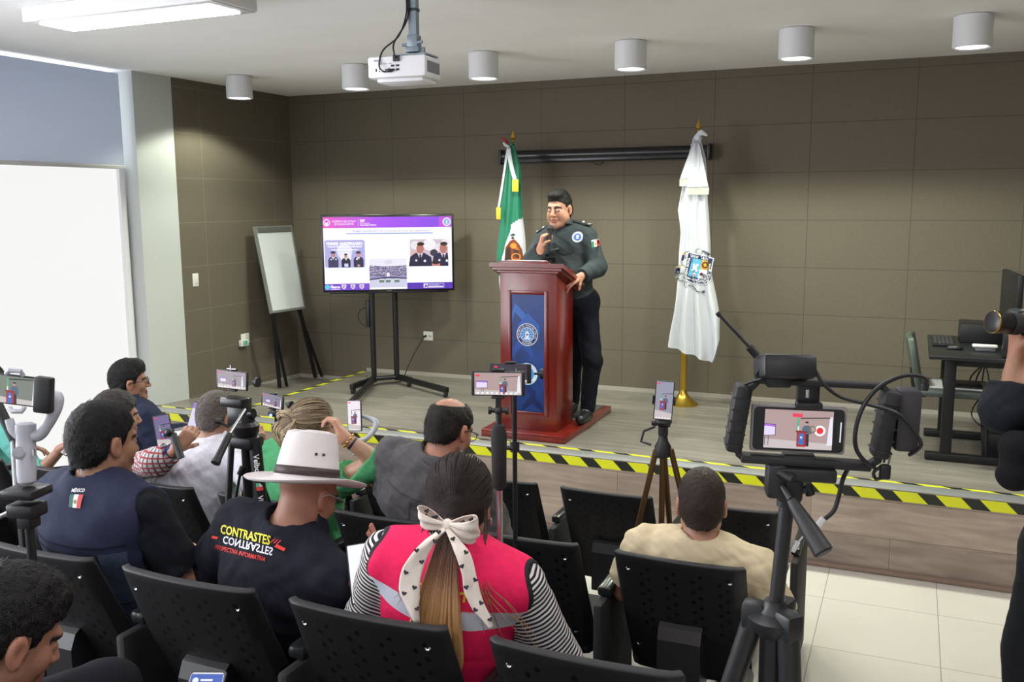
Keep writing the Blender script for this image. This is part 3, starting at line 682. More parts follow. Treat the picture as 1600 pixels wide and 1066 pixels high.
t = thing('television_stand', 'black two-post wheeled stand under the television', 'television stand', (1.5, -.6, HS))
P1, P2 = V(1.337, -.66, HS+.05), V(1.62, -.49, HS+.05)
P1, P2 = at(585, 602, 1, -.66), at(620.5, 599, 1, -.49); P1[2] = P2[2] = HS+.07
for P in (P1, P2): part('post', MB().cyl(P-V(0, 0, .03), (P[0], P[1], 2.0), .025, n=18), m_steelb, t)
part('crossbar', MB().cyl(P1, P2, .022), m_steelb, t)
part('bracket', B((-.3, .078, -.15), (.3, .10, .15), ax=TAX, o=TC), m_steelb, t)
f1, f2 = at(548, 630, 2, HS+.07), at(699, 610, 2, HS+.07); r1, r2 = at(549, 605, 2, HS+.07), at(642, 594, 2, HS+.07)
for (P, Q) in ((P1, f1), (P1, r1), (P2, f2), (P2, r2)):
    P, Q = V(*P), V(*Q); d = Q-P; m = MB(); m.box((-.02, -.025, -.01), (.02, .025, np.linalg.norm(d)), np.array(bb_axes(d)), P, bev=.006)
    ft = part('foot_bar', m, m_steelb, t)
    Wc = Q-d/np.linalg.norm(d)*.03; cs = MB().cyl(Wc+V(-.012, 0, -.042), Wc+V(.012, 0, -.042), .027, n=16); cs.cyl(Wc, Wc-V(0, 0, .035), .008); part('caster', cs, m_black, ft)
part('power_box', B((-.02, -.03, -.13), (.02, .03, .13), o=P1+V(-.05, .02, .62), bev=.006), m_black, t)
part('power_lead', MB().tube([P1+V(-.06, 0, .68), P1+V(-.14, 0, .64), P1+V(-.15, 0, .55), P1+V(-.07, 0, .49)], .005, 6, smoothpts=5), m_black, t)
def bvh_of(o):
    me = o.data; mw = o.matrix_world.copy() if o.parent is None else o.matrix_basis
    return BVHTree.FromPolygons([tuple(v.co) for v in me.vertices], [tuple(p.vertices) for p in me.polygons])
def onto(bv, o, u, v, d, lift=.0015, reach=.25):
    """maps flat artwork (a,b,z) at o+u*a+v*b onto the surface met when travelling along d"""
    o, u, v, d = (np.array(x, float) for x in (o, u, v, d))
    def fn(a, b, z):
        p = o+u*a+v*b; s = p-d*reach
        h = bv.ray_cast(Vector(s), Vector(d), 2*reach)
        q = np.array(h[0]) if h[0] is not None else p
        return q-d*(lift+z)
    return fn
def clothgrid(c, x0, y0, x1, y1, m, n=10, k=10): return c.rect(x0, y0, x1, y1, m, n, k)

# ---------------- lectern ----------------
m_wood = mat('lectern_mahogany', hexc(112, 26, 17), .28, var=.22, vscale=5, bump=.02, stretch=(3, 3, .5), coat=.4)
t = thing('lectern', 'reddish mahogany lectern with a blue emblem panel, at centre stage', 'lectern', (3.42, -1.72, HS))
part('base', B((3.09, -2.005, HS), (3.755, -.90, HS+.055), bev=.006), m_wood, t)
part('base_mat', B((3.2, -1.5, HS+.055), (3.70, -.93, HS+.058)), mat('rubber_mat', (.06, .065, .06), .8, bump=.2), t)
part('body', B((3.205, -1.90, HS+.055), (3.65, -1.55, 1.755), bev=.004), m_wood, t)
h = MB()
for a, b, c0 in ((0, 0, 0), (.03, .018, .022), (.05, .04, .05)):
    zf, zb = 1.752+b, 1.585+b
    x0, x1, y0, y1 = 3.19-a, 3.665+a, -1.915-a*.6, -1.49+a*.2; th = .022 if a < .05 else .03
    h._add([(x0, y0, zf), (x1, y0, zf), (x1, y1, zb), (x0, y1, zb), (x0, y0, zf+th), (x1, y0, zf+th), (x1, y1, zb+th), (x0, y1, zb+th)], [[3, 2, 1, 0], [4, 5, 6, 7], [0, 1, 5, 4], [1, 2, 6, 5], [2, 3, 7, 6], [3, 0, 4, 7]])
h.box((3.21, -1.935, 1.80), (3.60, -1.915, 1.835), bev=.004)
part('sloped_top', h, m_wood, t)
fr = MB()
px0, px1, pz0, pz1 = 3.297, 3.556, .729, 1.594
for lo, hi in (((px0-.028, -1.912, pz0-.028), (px0, -1.898, pz1+.028)), ((px1, -1.912, pz0-.028), (px1+.028, -1.898, pz1+.028)), ((px0, -1.912, pz1), (px1, -1.898, pz1+.028)), ((px0, -1.912, pz0-.028), (px1, -1.898, pz0))): fr.box(lo, hi, bev=.004)
part('panel_frame', fr, m_wood, t)
m_blue = mat('panel_blue', hexc(18, 54, 118), .35, var=.35, vscale=6)
c = Canvas(.0002); pw, ph = (px1-px0)/2, (pz1-pz0)/2
c.rect(-pw, -ph, pw, ph, m_blue)
for (a, col) in (((-.1, .30), (38, 96, 178)), ((.0, .23), (30, 84, 168)), ((-.05, .05), (26, 70, 150)), ((.02, -.12), (18, 48, 118)), ((-.03, -.26), (14, 38, 98)), ((.03, -.37), (12, 30, 84))):
    x, y = a; s_ = .075
    pts = [(x-s_, y-.02), (x, y+s_*.9), (x+s_*1.2, y-.02), (x+s_*1.2, y-.09), (x, y+.0), (x-s_, y-.09)]
    c.poly([(min(max(p[0], -pw), pw), min(max(p[1], -ph), ph)) for p in pts], P8(*col, .35))
def seal(c, x, y, r, top, bot, mw=None):
    w_, n_, l_ = P8(225, 230, 240, .4), P8(22, 34, 84, .4), P8(120, 170, 220, .4)
    c.circ(x, y, r, w_, 40); c.circ(x, y, r*.94, n_, 40); c.circ(x, y, r*.66, w_, 36); c.circ(x, y, r*.62, l_, 36)
    for k in range(12):
        a = PI*k/6; c.poly([(x, y), (x+r*.58*math.cos(a), y+r*.58*math.sin(a)), (x+r*.58*math.cos(a+.24), y+r*.58*math.sin(a+.24))], P8(70, 120, 190, .4)); c.z -= c.step
    c.z += c.step
    c.rect(x-r*.16, y-r*.3, x+r*.16, y+r*.12, w_); c.poly([(x-r*.22, y+r*.1), (x, y+r*.36), (x+r*.22, y+r*.1)], w_); c.circ(x, y, r*.08, n_)
    c.rect(x-r*.3, y-r*.42, x+r*.3, y-r*.3, w_)
    c.arctext(top, x, y, r*.74, 205, -25, r*.13, w_); c.arctext(bot, x, y, r*.80, 235, 305, r*.13, w_, inward=True)
seal(c, -.005, 1.30-(pz0+ph), .083, 'SECRETARÍA DE SEGURIDAD PÚBLICA', 'POLICÍA ESTATAL')
cx_, cy_ = -.005, 1.01-(pz0+ph)
c.circ(cx_, cy_, .083, P8(95, 165, 215), 40); c.circ(cx_, cy_, .079, P8(225, 232, 240), 40); c.circ(cx_, cy_, .055, P8(60, 150, 210), 36)
c.arctext('SEGURIDAD PÚBLICA', cx_, cy_, .062, 200, -20, .011, P8(40, 60, 120)); c.arctext('AGUASCALIENTES', cx_, cy_, .068, 225, 315, .010, P8(40, 60, 120), inward=True)
for dx, dy, s_ in ((-.02, .0, .022), (.015, -.01, .02), (0, .022, .016)): c.poly([(cx_+dx-s_, cy_+dy-s_), (cx_+dx, cy_+dy+s_), (cx_+dx+s_, cy_+dy-s_*.6)], P8(225, 235, 245))
c.build('emblem_panel', (px0+pw, -1.9015, pz0+ph), (1, 0, 0), (0, 0, 1), t, label='blue panel with two round emblems')
t = thing('paper', 'white sheets of paper lying on the lectern top', 'paper', (3.40, -1.75, 1.84))
h = MB()
for i in range(3):
    x0, x1, y0, y1 = 3.26+.01*i, 3.56+.008*i, -1.93+.012*i, -1.70
    z0 = 1.8255+.0012*i; z1 = z0-.23*.385
    h._add([(x0, y0, z0+.012), (x1, y0, z0+.012), (x1, y1, z1+.018), (x0, y1, z1+.018), (x0, y0, z0+.014), (x1, y0, z0+.014), (x1, y1, z1+.02), (x0, y1, z1+.02)], [[3, 2, 1, 0], [4, 5, 6, 7], [0, 1, 5, 4], [1, 2, 6, 5], [2, 3, 7, 6], [3, 0, 4, 7]])
part('sheets', h, mat('paper_white', (.82, .82, .84), .6), t)

# ---------------- flags ----------------
m_brass = mat('brass', hexc(205, 170, 70), .25, .9); m_flagw = mat('flag_white', (.60, .62, .68), .8, bump=.05, bscale=30, sheen=.2)
m_green = mat('flag_green', hexc(18, 112, 84), .5, bump=.05, bscale=30, sheen=.3); m_fred = mat('flag_red', hexc(150, 30, 35), .6)
def flagpole(t, base, top, fx=1.0, show_base=True):
    base, top = V(*base), V(*top); d = top-base; L_ = np.linalg.norm(d); d /= L_
    part('pole', MB().cyl(base+d*.02, top-d*.13, .013), m_brass, t)
    part('spear_tip', MB().lathe([(.006, 0), (.012, .01), (.006, .03), (.014, .045), (.007, .06), (.026, .075), (.022, .09), (.001, .145)], top-d*.145, d, 12), m_brass, t)
    if show_base:
        part('base', MB().lathe([(.13, 0), (.13, .01), (.115, .02), (.06, .06), (.035, .10), (.03, .13)], base, (0, 0, 1), 32), m_brass, t)
        part('socket', MB().lathe([(.028, .12), (.028, .50), (.035, .51), (.035, .53), (.02, .54)], base, (0, 0, 1), 20), m_brass, t)
def drape(zs, Ls, Rs, y0, depth, zbot, ztop, waves, amp, seed, nu=140, nv=110):
    """hanging folded cloth as a closed fluted tube"""
    def fn(a, b):
        th = 2*PI*a; u = .5-.5*math.cos(th) if True else 0
        z = ztop+(zbot(u)-ztop)*b
        l, r = np.interp(-z, [-q for q in zs], Ls), np.interp(-z, [-q for q in zs], Rs)
        x = l+(r-l)*u; w_ = amp*(.25+.75*b)*(1-.8*math.exp(-((z-1.72)/.17)**2))
        y = y0-math.sin(th)*depth*(.5+.5*b)-w_*math.sin(waves*PI*u*2+seed+1.2*math.sin(3*b))*(1 if math.sin(th) > -.2 else .5)
        x += .006*math.sin(17*b+seed+5*u)
        return (x, y, z)
    return MB().grid(fn, nu, nv)
t = thing('flag', 'white state flag with a coat of arms on a brass pole, right of the speaker', 'flag', (4.231, -.381, HS), 'flags on brass poles')
flagpole(t, (4.231, -.381, HS), (4.317, -.40, 2.913))
zs = [2.74, 2.60, 2.33, 2.18, 2.0, 1.7, 1.3, 1.0, .85]
cl = drape(zs, [4.27, 4.235, 4.20, 4.165, 4.19, 4.185, 4.15, 4.11, 4.10], [4.345, 4.38, 4.41, 4.42, 4.425, 4.455, 4.53, 4.555, 4.54], -.42, .055, lambda u: np.interp(u, [0, .5, .86, 1], [1.04, .975, .92, 1.12]), 2.76, 3.2, .040, 1.0)
fl = part('cloth', cl, m_flagw, t)
kn = MB(); kn.ball((4.318, -.42, 2.76), (.035, .04, .035)); kn.tube([(4.31, -.42, 2.77), (4.35, -.45, 2.80), (4.40, -.46, 2.775)], [.02, .024, .008], 10, smoothpts=4); part('knot', kn, m_flagw, t)
for (x0, x1, zt, zb, yo) in ((4.215, 4.335, 2.72, 2.43, -.50), (4.27, 4.415, 2.72, 2.36, -.515)):
    def bf(a, b): z = zt+(zb-zt)*b; xm = 4.315*(1-b)+(x0+x1)/2*b; hw = .02+(x1-x0)/2*b**.8-.0; return (xm+(a-.5)*2*hw, yo+.06*(1-b)**2-.012*math.sin(a*7), z)
    r = part('ribbon_end', MB().grid(bf, 16, 14), m_flagw, t); md = r.modifiers.new('s', 'SOLIDIFY'); md.thickness = .003
    f = MB()
    for i in range(24): a0 = bf(i/23, 1.0); f.box((a0[0]-.0022, a0[1]-.002, zb-.055), (a0[0]+.0022, a0[1]+.001, zb))
    part('fringe', f, mat('fringe_cream', hexc(225, 225, 205), .7), r)
bv = bvh_of(fl); c = Canvas(.0003)
nv_, wh_, sk, gd, gr = P8(30, 38, 88), P8(220, 222, 228), P8(95, 175, 215), P8(222, 168, 50), P8(150, 160, 160)
import itertools
for (x, y, r) in ((-.10, .03, .035), (-.115, -.03, .035), (-.09, .085, .028), (-.105, -.085, .03), (-.02, .125, .022), (-.055, -.125, .022)): c.circ(x, y, r, gr); c.circ(x+.008, y, r*.72, wh_)
for x, y in ((-.12, .055), (-.13, -.045)): c.rect(x-.012, y-.02, x+.008, y+.02, nv_); c.circ(x, y+.03, .008, gd)
def sh(s_): return [(-.085*s_, .10*s_), (.10*s_, .10*s_), (.105*s_, -.06*s_), (.085*s_, -.088*s_), (0.0, -.105*s_), (-.085*s_, -.085*s_)]
c.poly(sh(1.06), wh_); c.poly(sh(1.0), nv_)
c.rect(-.052, -.06, .02, .072, sk, 4, 4); c.rect(.02, .008, .075, .072, gd, 3, 3); c.rect(.02, -.06, .075, .006, wh_, 3, 3)
c.circ(.048, .04, .022, P8(90, 62, 20)); c.circ(.048, .04, .012, gd)
for k in range(10): a = PI*k/5; c.circ(.048+.022*math.cos(a), .04+.022*math.sin(a), .004, P8(90, 62, 20), 8)
for x, y, r in ((-.018, .01, .018), (-.03, .028, .008), (-.002, .03, .010), (-.03, -.012, .009), (.0, -.01, .01)): c.circ(x, y, r, P8(205, 215, 215), 9)
c.circ(-.012, -.042, .014, wh_); c.rect(-.022, -.05, -.002, -.04, P8(190, 60, 50)); c.circ(.038, -.028, .012, P8(90, 50, 80), 6); c.ring(.06, -.036, .006, .012, P8(90, 80, 90))
c.text('GENS', -.062, .078, .016, wh_, bold=.03); c.text('BONA', .02, .078, .016, wh_, width=.055, bold=.03)
c.text('TERRA BONA', -.062, -.075, .018, wh_, width=.145, bold=.03, rot=PI/2); c.text('AQUA CLARA', .096, -.075, .014, wh_, width=.14, bold=.03, rot=PI/2)
c.text('BONA - AQUA CLARA', -.07, -.083, .014, wh_, width=.15, bold=.03)
for pts in ([(.0, .13), (.05, .115), (.09, .125), (.05, .135), (.0, .14)], [(-.05, -.115), (0, -.135), (.04, -.16), (.075, -.15), (.04, -.148), (0, -.125)]): c.poly(pts, P8(90, 95, 110))
c.circ(.08, -.15, .012, P8(80, 80, 105), 5)
ra = -.20; uo, vo = V(math.cos(ra), 0, math.sin(ra)), V(-math.sin(ra), 0, math.cos(ra))
c.build('coat_of_arms', (4.345, -.60, 1.70), uo, vo, fl, fn=onto(bv, (4.345, -.5, 1.70), uo*1.15, vo*1.15, (0, 1, 0), .002, .4), label='blue and gold coat of arms with lettering')

t = thing('flag', 'green, white and red national flag with a brown eagle emblem, behind the lectern', 'flag', (2.69, -.45, HS), 'flags on brass poles')
flagpole(t, (2.69, -.45, HS), (2.699, -.45, 2.881))
zs = [2.74, 2.55, 2.35, 2.1, 1.78, 1.4, 1.1]
cl = drape(zs, [2.655, 2.635, 2.60, 2.58, 2.55, 2.58, 2.62], [2.735, 2.775, 2.79, 2.80, 2.825, 2.84, 2.82], -.48, .06, lambda u: 1.12, 2.74, 2.3, .020, .6)
cl2 = MB(); cl2.v, cl2.f, cl2.sm = cl.v, cl.f, cl.sm; cl2.mi = []
for f in cl.f:
    p = np.mean([cl.v[i] for i in f], 0); u = (p[0]-np.interp(-p[2], [-q for q in zs], [2.655, 2.635, 2.60, 2.58, 2.55, 2.58, 2.62]))/.24
    zcut = 2.06+.07*(u-.5)*2 if u > .52 else 1.58+.9*(u-.05)
    cl2.mi.append(1 if (p[2] < zcut) else 0)
fl = part('cloth', cl2, [m_green, m_flagw], t)
kn = MB(); kn.ball((2.69, -.48, 2.745), (.03, .035, .03)); part('knot', kn, m_green, t)
kn = MB(); kn.tube([(2.68, -.50, 2.74), (2.655, -.52, 2.78), (2.62, -.53, 2.815)], [.014, .016, .006], 8, smoothpts=4); part('ribbon_bow', kn, m_fred, t, label='red and white ribbon end')
kn = MB(); kn.tube([(2.69, -.52, 2.73), (2.66, -.54, 2.75), (2.645, -.545, 2.77)], [.012, .014, .006], 8, smoothpts=4); part('ribbon_bow', kn, m_flagw, t)
for pts, yo in (([(2.69, 2.72), (2.715, 2.58), (2.765, 2.44)], -.565), ([(2.675, 2.70), (2.65, 2.45), (2.60, 2.20)], -.56)):
    r = MB(); a, b, c_ = [V(p[0], yo+(.03 if i == 0 else 0), p[1]) for i, p in enumerate(pts)]
    wd = .02 if pts[2][0] > 2.7 else .011
    r.grid(lambda p, q: tuple((a*(1-q)**2+2*b*q*(1-q)+c_*q*q)+V((p-.5)*2*wd, -.004*math.sin(p*PI), 0)), 6, 14)
    o = part('ribbon', r, m_flagw, t); md = o.modifiers.new('s', 'SOLIDIFY'); md.thickness = .003
    part('gold_fringe', B((c_[0]-wd-.008, yo-.008, c_[2]-.095), (c_[0]+wd+.012, yo+.004, c_[2]+.01), bev=.003), mat('fringe_gold', hexc(225, 175, 35), .5, bump=.3, bscale=300), o)
bv = bvh_of(fl); c = Canvas(.0003); br, dk, og = P8(120, 52, 24), P8(50, 26, 16), P8(205, 130, 40)
c.poly([(-.025, .095), (-.005, .105), (.01, .095), (.03, .07), (.045, .03), (.052, -.03), (.048, -.10), (.02, -.15), (-.03, -.15), (-.05, -.11), (-.045, -.06), (-.058, -.02), (-.055, .04)], br); c.poly([(.0, .06), (.028, .04), (.036, -.02), (.02, -.08), (.012, -.02), (-.004, .02)], P8(175, 95, 30)); c.poly([(-.04, .05), (-.02, .03), (-.02, -.05), (-.035, -.02)], P8(80, 34, 20))
c.poly([(-.055, .02), (-.03, .05), (-.02, -.05), (-.05, -.12), (-.062, -.06)], dk); c.poly([(-.01, .03), (.03, .02), (.03, -.05), (.0, -.02)], dk)
for x, y, r in ((.01, -.03, .03), (.0, -.08, .035)): c.ring(x, y, r*.75, r, og, 16)
c.circ(-.005, .055, .022, og, 9); c.circ(-.012, .115, .009, dk, 8); c.poly([(-.03, .135), (-.01, .15), (.01, .14), (-.01, .13)], P8(40, 70, 70)); c.circ(.02, -.1, .02, P8(170, 40, 30), 8)
c.build('eagle_emblem', (2.74, -.6, 1.78), (1, 0, 0), (0, 0, 1), fl, fn=onto(bv, (2.735, -.5, 1.81), (1.5, 0, 0), (0, 0, 1.15), (0, 1, 0), .002, .4), label='brown and gold eagle emblem')

# ---------------- desk corner at the right ----------------
m_desk = mat('desk_dark', (.012, .014, .015), .3)
t = thing('desk', 'black computer desk with steel T-shaped legs at the right of the stage', 'desk', (6.5, -1.12, HS))
part('desktop', B((6.10, -1.62, HS+.70), (6.95, -.62, HS+.73), bev=.008), m_desk, t)
for y in (-1.46, -.78):
    part('leg', B((6.20, y-.03, HS+.05), (6.27, y+.03, HS+.70), bev=.004), m_steelb, t)
    part('leg', B((6.78, y-.03, HS+.05), (6.85, y+.03, HS+.70), bev=.004), m_steelb, t)
    part('foot_bar', B((6.11, y-.03, HS+.005), (6.92, y+.03, HS+.055), bev=.008), m_steelb, t)
part('side_rail', B((6.2, -1.46, HS+.64), (6.85, -1.43, HS+.70)), m_steelb, t)
t = thing('visitor_chair', 'grey-green padded office chair with black tube legs drawn up to the desk', 'chair', (6.28, -1.17, HS))
m_vin = mat('chair_vinyl', hexc(74, 84, 78), .35)
bk = MB().grid(lambda a, b: (5.99+.07*(1-b)-.02*math.sin(PI*a)*1.0+.0, -1.17+(a-.5)*.46*(1-.18*abs(2*b-1)**3), HS+.44+.36*b), 14, 12)
o = part('backrest', bk, m_vin, t); md = o.modifiers.new('s', 'SOLIDIFY'); md.thickness = .045; md.offset = 0; md = o.modifiers.new('b', 'BEVEL'); md.width = .015; md.segments = 3
part('seat', B((6.06, -1.40, HS+.41), (6.50, -.94, HS+.465), bev=.025), m_vin, t)
for y in (-1.38, -.96):
    part('leg', MB().tube([(6.06, y, HS+.42), (6.05, y, HS+.3), (6.03, y+(.0), HS+.01)], .011, 8), m_steelb, t)
    part('leg', MB().tube([(6.46, y, HS+.42), (6.49, y, HS+.01)], .011, 8), m_steelb, t)
    part('back_post', MB().tube([(6.10, y*.9-.117, HS+.41), (6.03, y*.9-.117, HS+.43), (6.0, y*.9-.117, HS+.6)], .011, 8, smoothpts=4), m_steelb, t)
t = thing('folder', 'dark folder with white papers lying on the seat of the office chair', 'folder', (6.3, -1.2, HS+.466))
h = MB().box((6.12, -1.36, HS+.467), (6.46, -1.06, HS+.475)); part('papers', h, mat('paper_white', (.8, .8, .8), .6), t)
part('cover', B((6.2, -1.34, HS+.4755), (6.44, -1.1, HS+.487), bev=.003), m_black, t)
t = thing('keyboard', 'black computer keyboard on the left edge of the dark desk', 'keyboard', (6.19, -1.0, HS+.73))
part('case', B((6.125, -1.22, HS+.731), (6.27, -.78, HS+.748), bev=.004), m_black, t)
h = MB()
for i in range(5):
    for j in range(14): h.box((6.135+.025*i, -1.21+.0305*j, HS+.748), (6.156+.025*i, -1.184+.0305*j, HS+.754), bev=.002)
part('keys', h, mat('keys_grey', (.035, .036, .04), .5), t)
t = thing('computer_mouse', 'black mouse beside the keyboard on the dark desk', 'mouse', (6.26, -1.32, HS+.73))
o, _, _ = mesh_obj('shell', [solidify([EL((6.26, -1.32, HS+.738), (.052, .03, .022))], .004, clip=lambda X, Y, Z: (HS+.731-Z)+0*X+0*Y)], m_black, t)
t = thing('desktop_computer', 'low black computer box behind the keyboard', 'computer', (6.42, -.84, HS+.73))
part('case', B((6.30, -.98, HS+.731), (6.58, -.68, HS+.86), bev=.006), m_black, t)
t = thing('computer_monitor', 'thin black monitor seen from its edge on the dark desk', 'monitor', (6.6, -.85, HS+.73))
part('screen_housing', MB().box((-.02, -.30, .0), (.02, .30, .36), np.array([(1, .08, 0), (-.08, 1, 0), (0, 0, 1)]), (6.61, -.85, HS+.86), bev=.008), m_black, t)
part('stand', B((6.60, -.90, HS+.731), (6.66, -.80, HS+.9), bev=.01), m_black, t)
for i, (x, y) in enumerate(((6.60, -1.36), (6.73, -1.42))):
    t = thing('desktop_speaker', ('black desktop speaker with silver cone, nearest the monitor' if i == 0 else 'black desktop speaker at the right picture edge above the camera lens'), 'speaker', (x, y, HS+.73), 'pair of desktop speakers')
    part('cabinet', B((x-.05, y-.06, HS+.731), (x+.06, y+.07, HS+1.02), bev=.03), mat('speaker_dark', (.03, .034, .038), .45), t)
    part('cone', MB().lathe([(.036, 0), (.036, .004), (.028, .006), (.010, .002), (.004, .008)], (x+.005, y-.060, HS+.955), (0, -1, 0), 24), mat('cone_silver', (.3, .32, .34), .3, .6), t)
t = thing('router', 'small white and grey handset base lying on the dark desk', 'desk device', (6.44, -1.3, HS+.73))
part('base', B((6.38, -1.36, HS+.731), (6.50, -1.26, HS+.755), bev=.008), mat('device_grey', (.2, .21, .22), .4), t)
part('handset', B((6.36, -1.37, HS+.756), (6.51, -1.31, HS+.775), bev=.009), m_plate, t)
t = thing('printer', 'black box-shaped printer at the front edge of the dark desk', 'printer', (6.68, -1.5, HS+.73))
part('body', B((6.52, -1.60, HS+.731), (6.90, -1.50, HS+.94), bev=.01), m_black, t)
t = thing('power_strip', 'black power unit with a small red light under the desk', 'power unit', (6.52, -1.2, HS))
part('body', B((6.47, -1.26, HS+.0), (6.62, -1.1, HS+.16), bev=.01), m_black, t)
part('indicator_light', MB().ball((6.60, -1.265, HS+.03), .006), emit('red_led', (1, .05, .02), 4), t)
t = thing('desk_cables', 'tangle of black cables under the desk', 'cables', (6.5, -1.0, HS))
h = MB()
for k in range(4): h.tube([(6.45+.03*k, -.9, HS+.65), (6.5-.04*k, -.95, HS+.45), (6.40+.05*k, -1.05, HS+.25), (6.5, -1.1+.02*k, HS+.14)], .005, 6, smoothpts=5)
part('cables', h, m_black, t)
t = thing('cardboard_panel', 'white upright panel standing behind the desk legs', 'panel', (6.62, -.7, HS))
part('sheet', B((6.60, -.72, HS), (6.80, -.70, HS+.6)), m_plate, t)

# ---------------- auditorium seats ----------------
def perf_mat():
    m = mat('seat_shell_black', (.007, .007, .008), .42, spec=.35, bump=.05, bscale=150)
    N, L = nodes(m); b = N['Principled BSDF']; tc = N.new('ShaderNodeTexCoord'); sp = N.new('ShaderNodeSeparateXYZ'); L.new(tc.outputs['Object'], sp.inputs[0])
    def M2(op, a, v=None, b2=None):
        n = N.new('ShaderNodeMath'); n.operation = op; L.new(a, n.inputs[0])
        if v is not None: n.inputs[1].default_value = v
        if b2 is not None: L.new(b2, n.inputs[1])
        return n.outputs[0]
    def cell(s, size, off): return M2('MULTIPLY', M2('ABSOLUTE', M2('SUBTRACT', M2('FRACT', M2('DIVIDE', M2('ADD', s, off), size)), .5)), size)
    outs = []
    for ox, oz in ((0.0, 0.0), (.0275, .0225)):
        d = M2('ADD', cell(sp.outputs[0], .095, 5+ox), b2=cell(sp.outputs[2], .045, 5+oz)); outs.append(M2('LESS_THAN', d, .0105))
    a = M2('MAXIMUM', outs[0], b2=outs[1])
    zz = M2('GREATER_THAN', sp.outputs[2], .50); z2 = M2('LESS_THAN', sp.outputs[2], .80); xx = M2('LESS_THAN', M2('ABSOLUTE', sp.outputs[0]), .19)
    a = M2('MULTIPLY', M2('MULTIPLY', M2('MULTIPLY', a, b2=zz), b2=z2), b2=xx)
    mx = N.new('ShaderNodeMix'); mx.data_type = 'RGBA'; L.new(a, mx.inputs[0]); mx.inputs[6].default_value = (.013, .013, .0135, 1); mx.inputs[7].default_value = (.001, .001, .001, 1); L.new(mx.outputs[2], b.inputs['Base Color'])
    bp = N.new('ShaderNodeBump'); bp.invert = True; bp.inputs['Strength'].default_value = 1; bp.inputs['Distance'].default_value = .006; L.new(a, bp.inputs['Height']); L.new(bp.outputs[0], b.inputs['Normal'])
    return m
m_shell = perf_mat(); m_arm = mat('armrest_black', (.014, .016, .016), .28); m_edge = mat('seat_edge_grey', (.024, .023, .025), .6, spec=.3)
def backpt(x, t_, off=0.0):                    # centre surface of the backrest, t_ 0 bottom .. 1 top
    z = .30+.535*t_; y = -.012+.215*(1-t_)**1.15+.018*(x/.235)**2; return V(x*(1-.04*(1-t_)), y+off, z-.012*(1-(x/.235)**2)*t_*0)
def make_seat():
    t = thing('auditorium_seat', 'seat', 'chair')
    m = MB(); nx, nz = 22, 22
    vs = []; th = .022
    def outer(a, b):
        x = (a-.5)*.47; e = abs(2*a-1); return tuple(backpt(x, b)+V(0, (.012+.055*(1-b)**.8)*max(0, e-.9)/.1, 0))
    m.grid(outer, nx, nz)
    o = m.build('backrest', [m_shell, m_edge], t); md = o.modifiers.new('s', 'SOLIDIFY'); md.thickness = .024; md.offset = 0; md.material_offset_rim = 1
    md = o.modifiers.new('b', 'BEVEL'); md.width = .006; md.segments = 2; md.limit_method = 'ANGLE'; md.angle_limit = math.radians(50)
    pd = MB().grid(lambda a, b: tuple(backpt((a-.5)*.40, .12+.80*b, .03+.012*math.sin(PI*a)*math.sin(PI*b))), 12, 12)
    o = pd.build('back_pad', mat('seat_pad_black', (.02, .02, .022), .85), t); md = o.modifiers.new('s', 'SOLIDIFY'); md.thickness = .02; md.offset = 0
    m = MB(); pr_ = [(-.02, .30), (-.02, .50), (.0, .545), (.09, .60), (.10, .60), (.14, .30)]
    m.prism([(y+.0, z) for y, z in pr_], (-.08, .06, 0), (0, 1, 0), (0, 0, 1), .16)
    m.build('rear_housing', mat('housing_black', (.016, .016, .018), .4), t)
    for x, z in ((-.185, .775), (.185, .775), (-.185, .42), (.185, .42)):
        p = backpt(x, (z-.3)/.535, -.013); b = MB().lathe([(.0095, 0), (.0095, .003), (.006, .005), (.003, .003)], p+V(0, .004, 0), (0, -1, .1), 12); b.build('bolt', m_metal, t)
    MB().box((-.22, .19, .31), (.22, .64, .365), bev=.02).build('seat_cushion', mat('seat_pad_black', (.02, .02, .022), .85), t)
    MB().box((-.2, .22, .295), (.2, .62, .312)).build('seat_pan', m_shell, t)
    return t
def add_side(t, x, dup=None):
    m = MB(); m.box((x-.024, .10, .60), (x+.024, .48, .64), bev=.014); a = m.build('armrest', m_arm, t)
    m = MB(); m.box((x-.012, .14, .02), (x+.012, .36, .60), bev=.006); m.box((x-.02, .10, 0), (x+.02, .46, .025), bev=.006); l = m.build('side_frame', m_blackm, t)
    return t
def copy_tree(o, parent=None):
    c = o.copy(); C.objects.link(c); c.parent = parent
    for ch in list(o.children): copy_tree(ch, c)
    return c
rows = [('A', ZA, -3.85, 5.47, .60, range(0, 7), 'front row'), ('B', ZB, -4.95, 5.49, .615, range(0, 8), 'middle row'), ('C', ZC, -6.18, 5.55, .59, range(0, 6), 'nearest row'), ('D', ZD, -7.28, 5.57, .59, range(1, 3), 'rear row')]
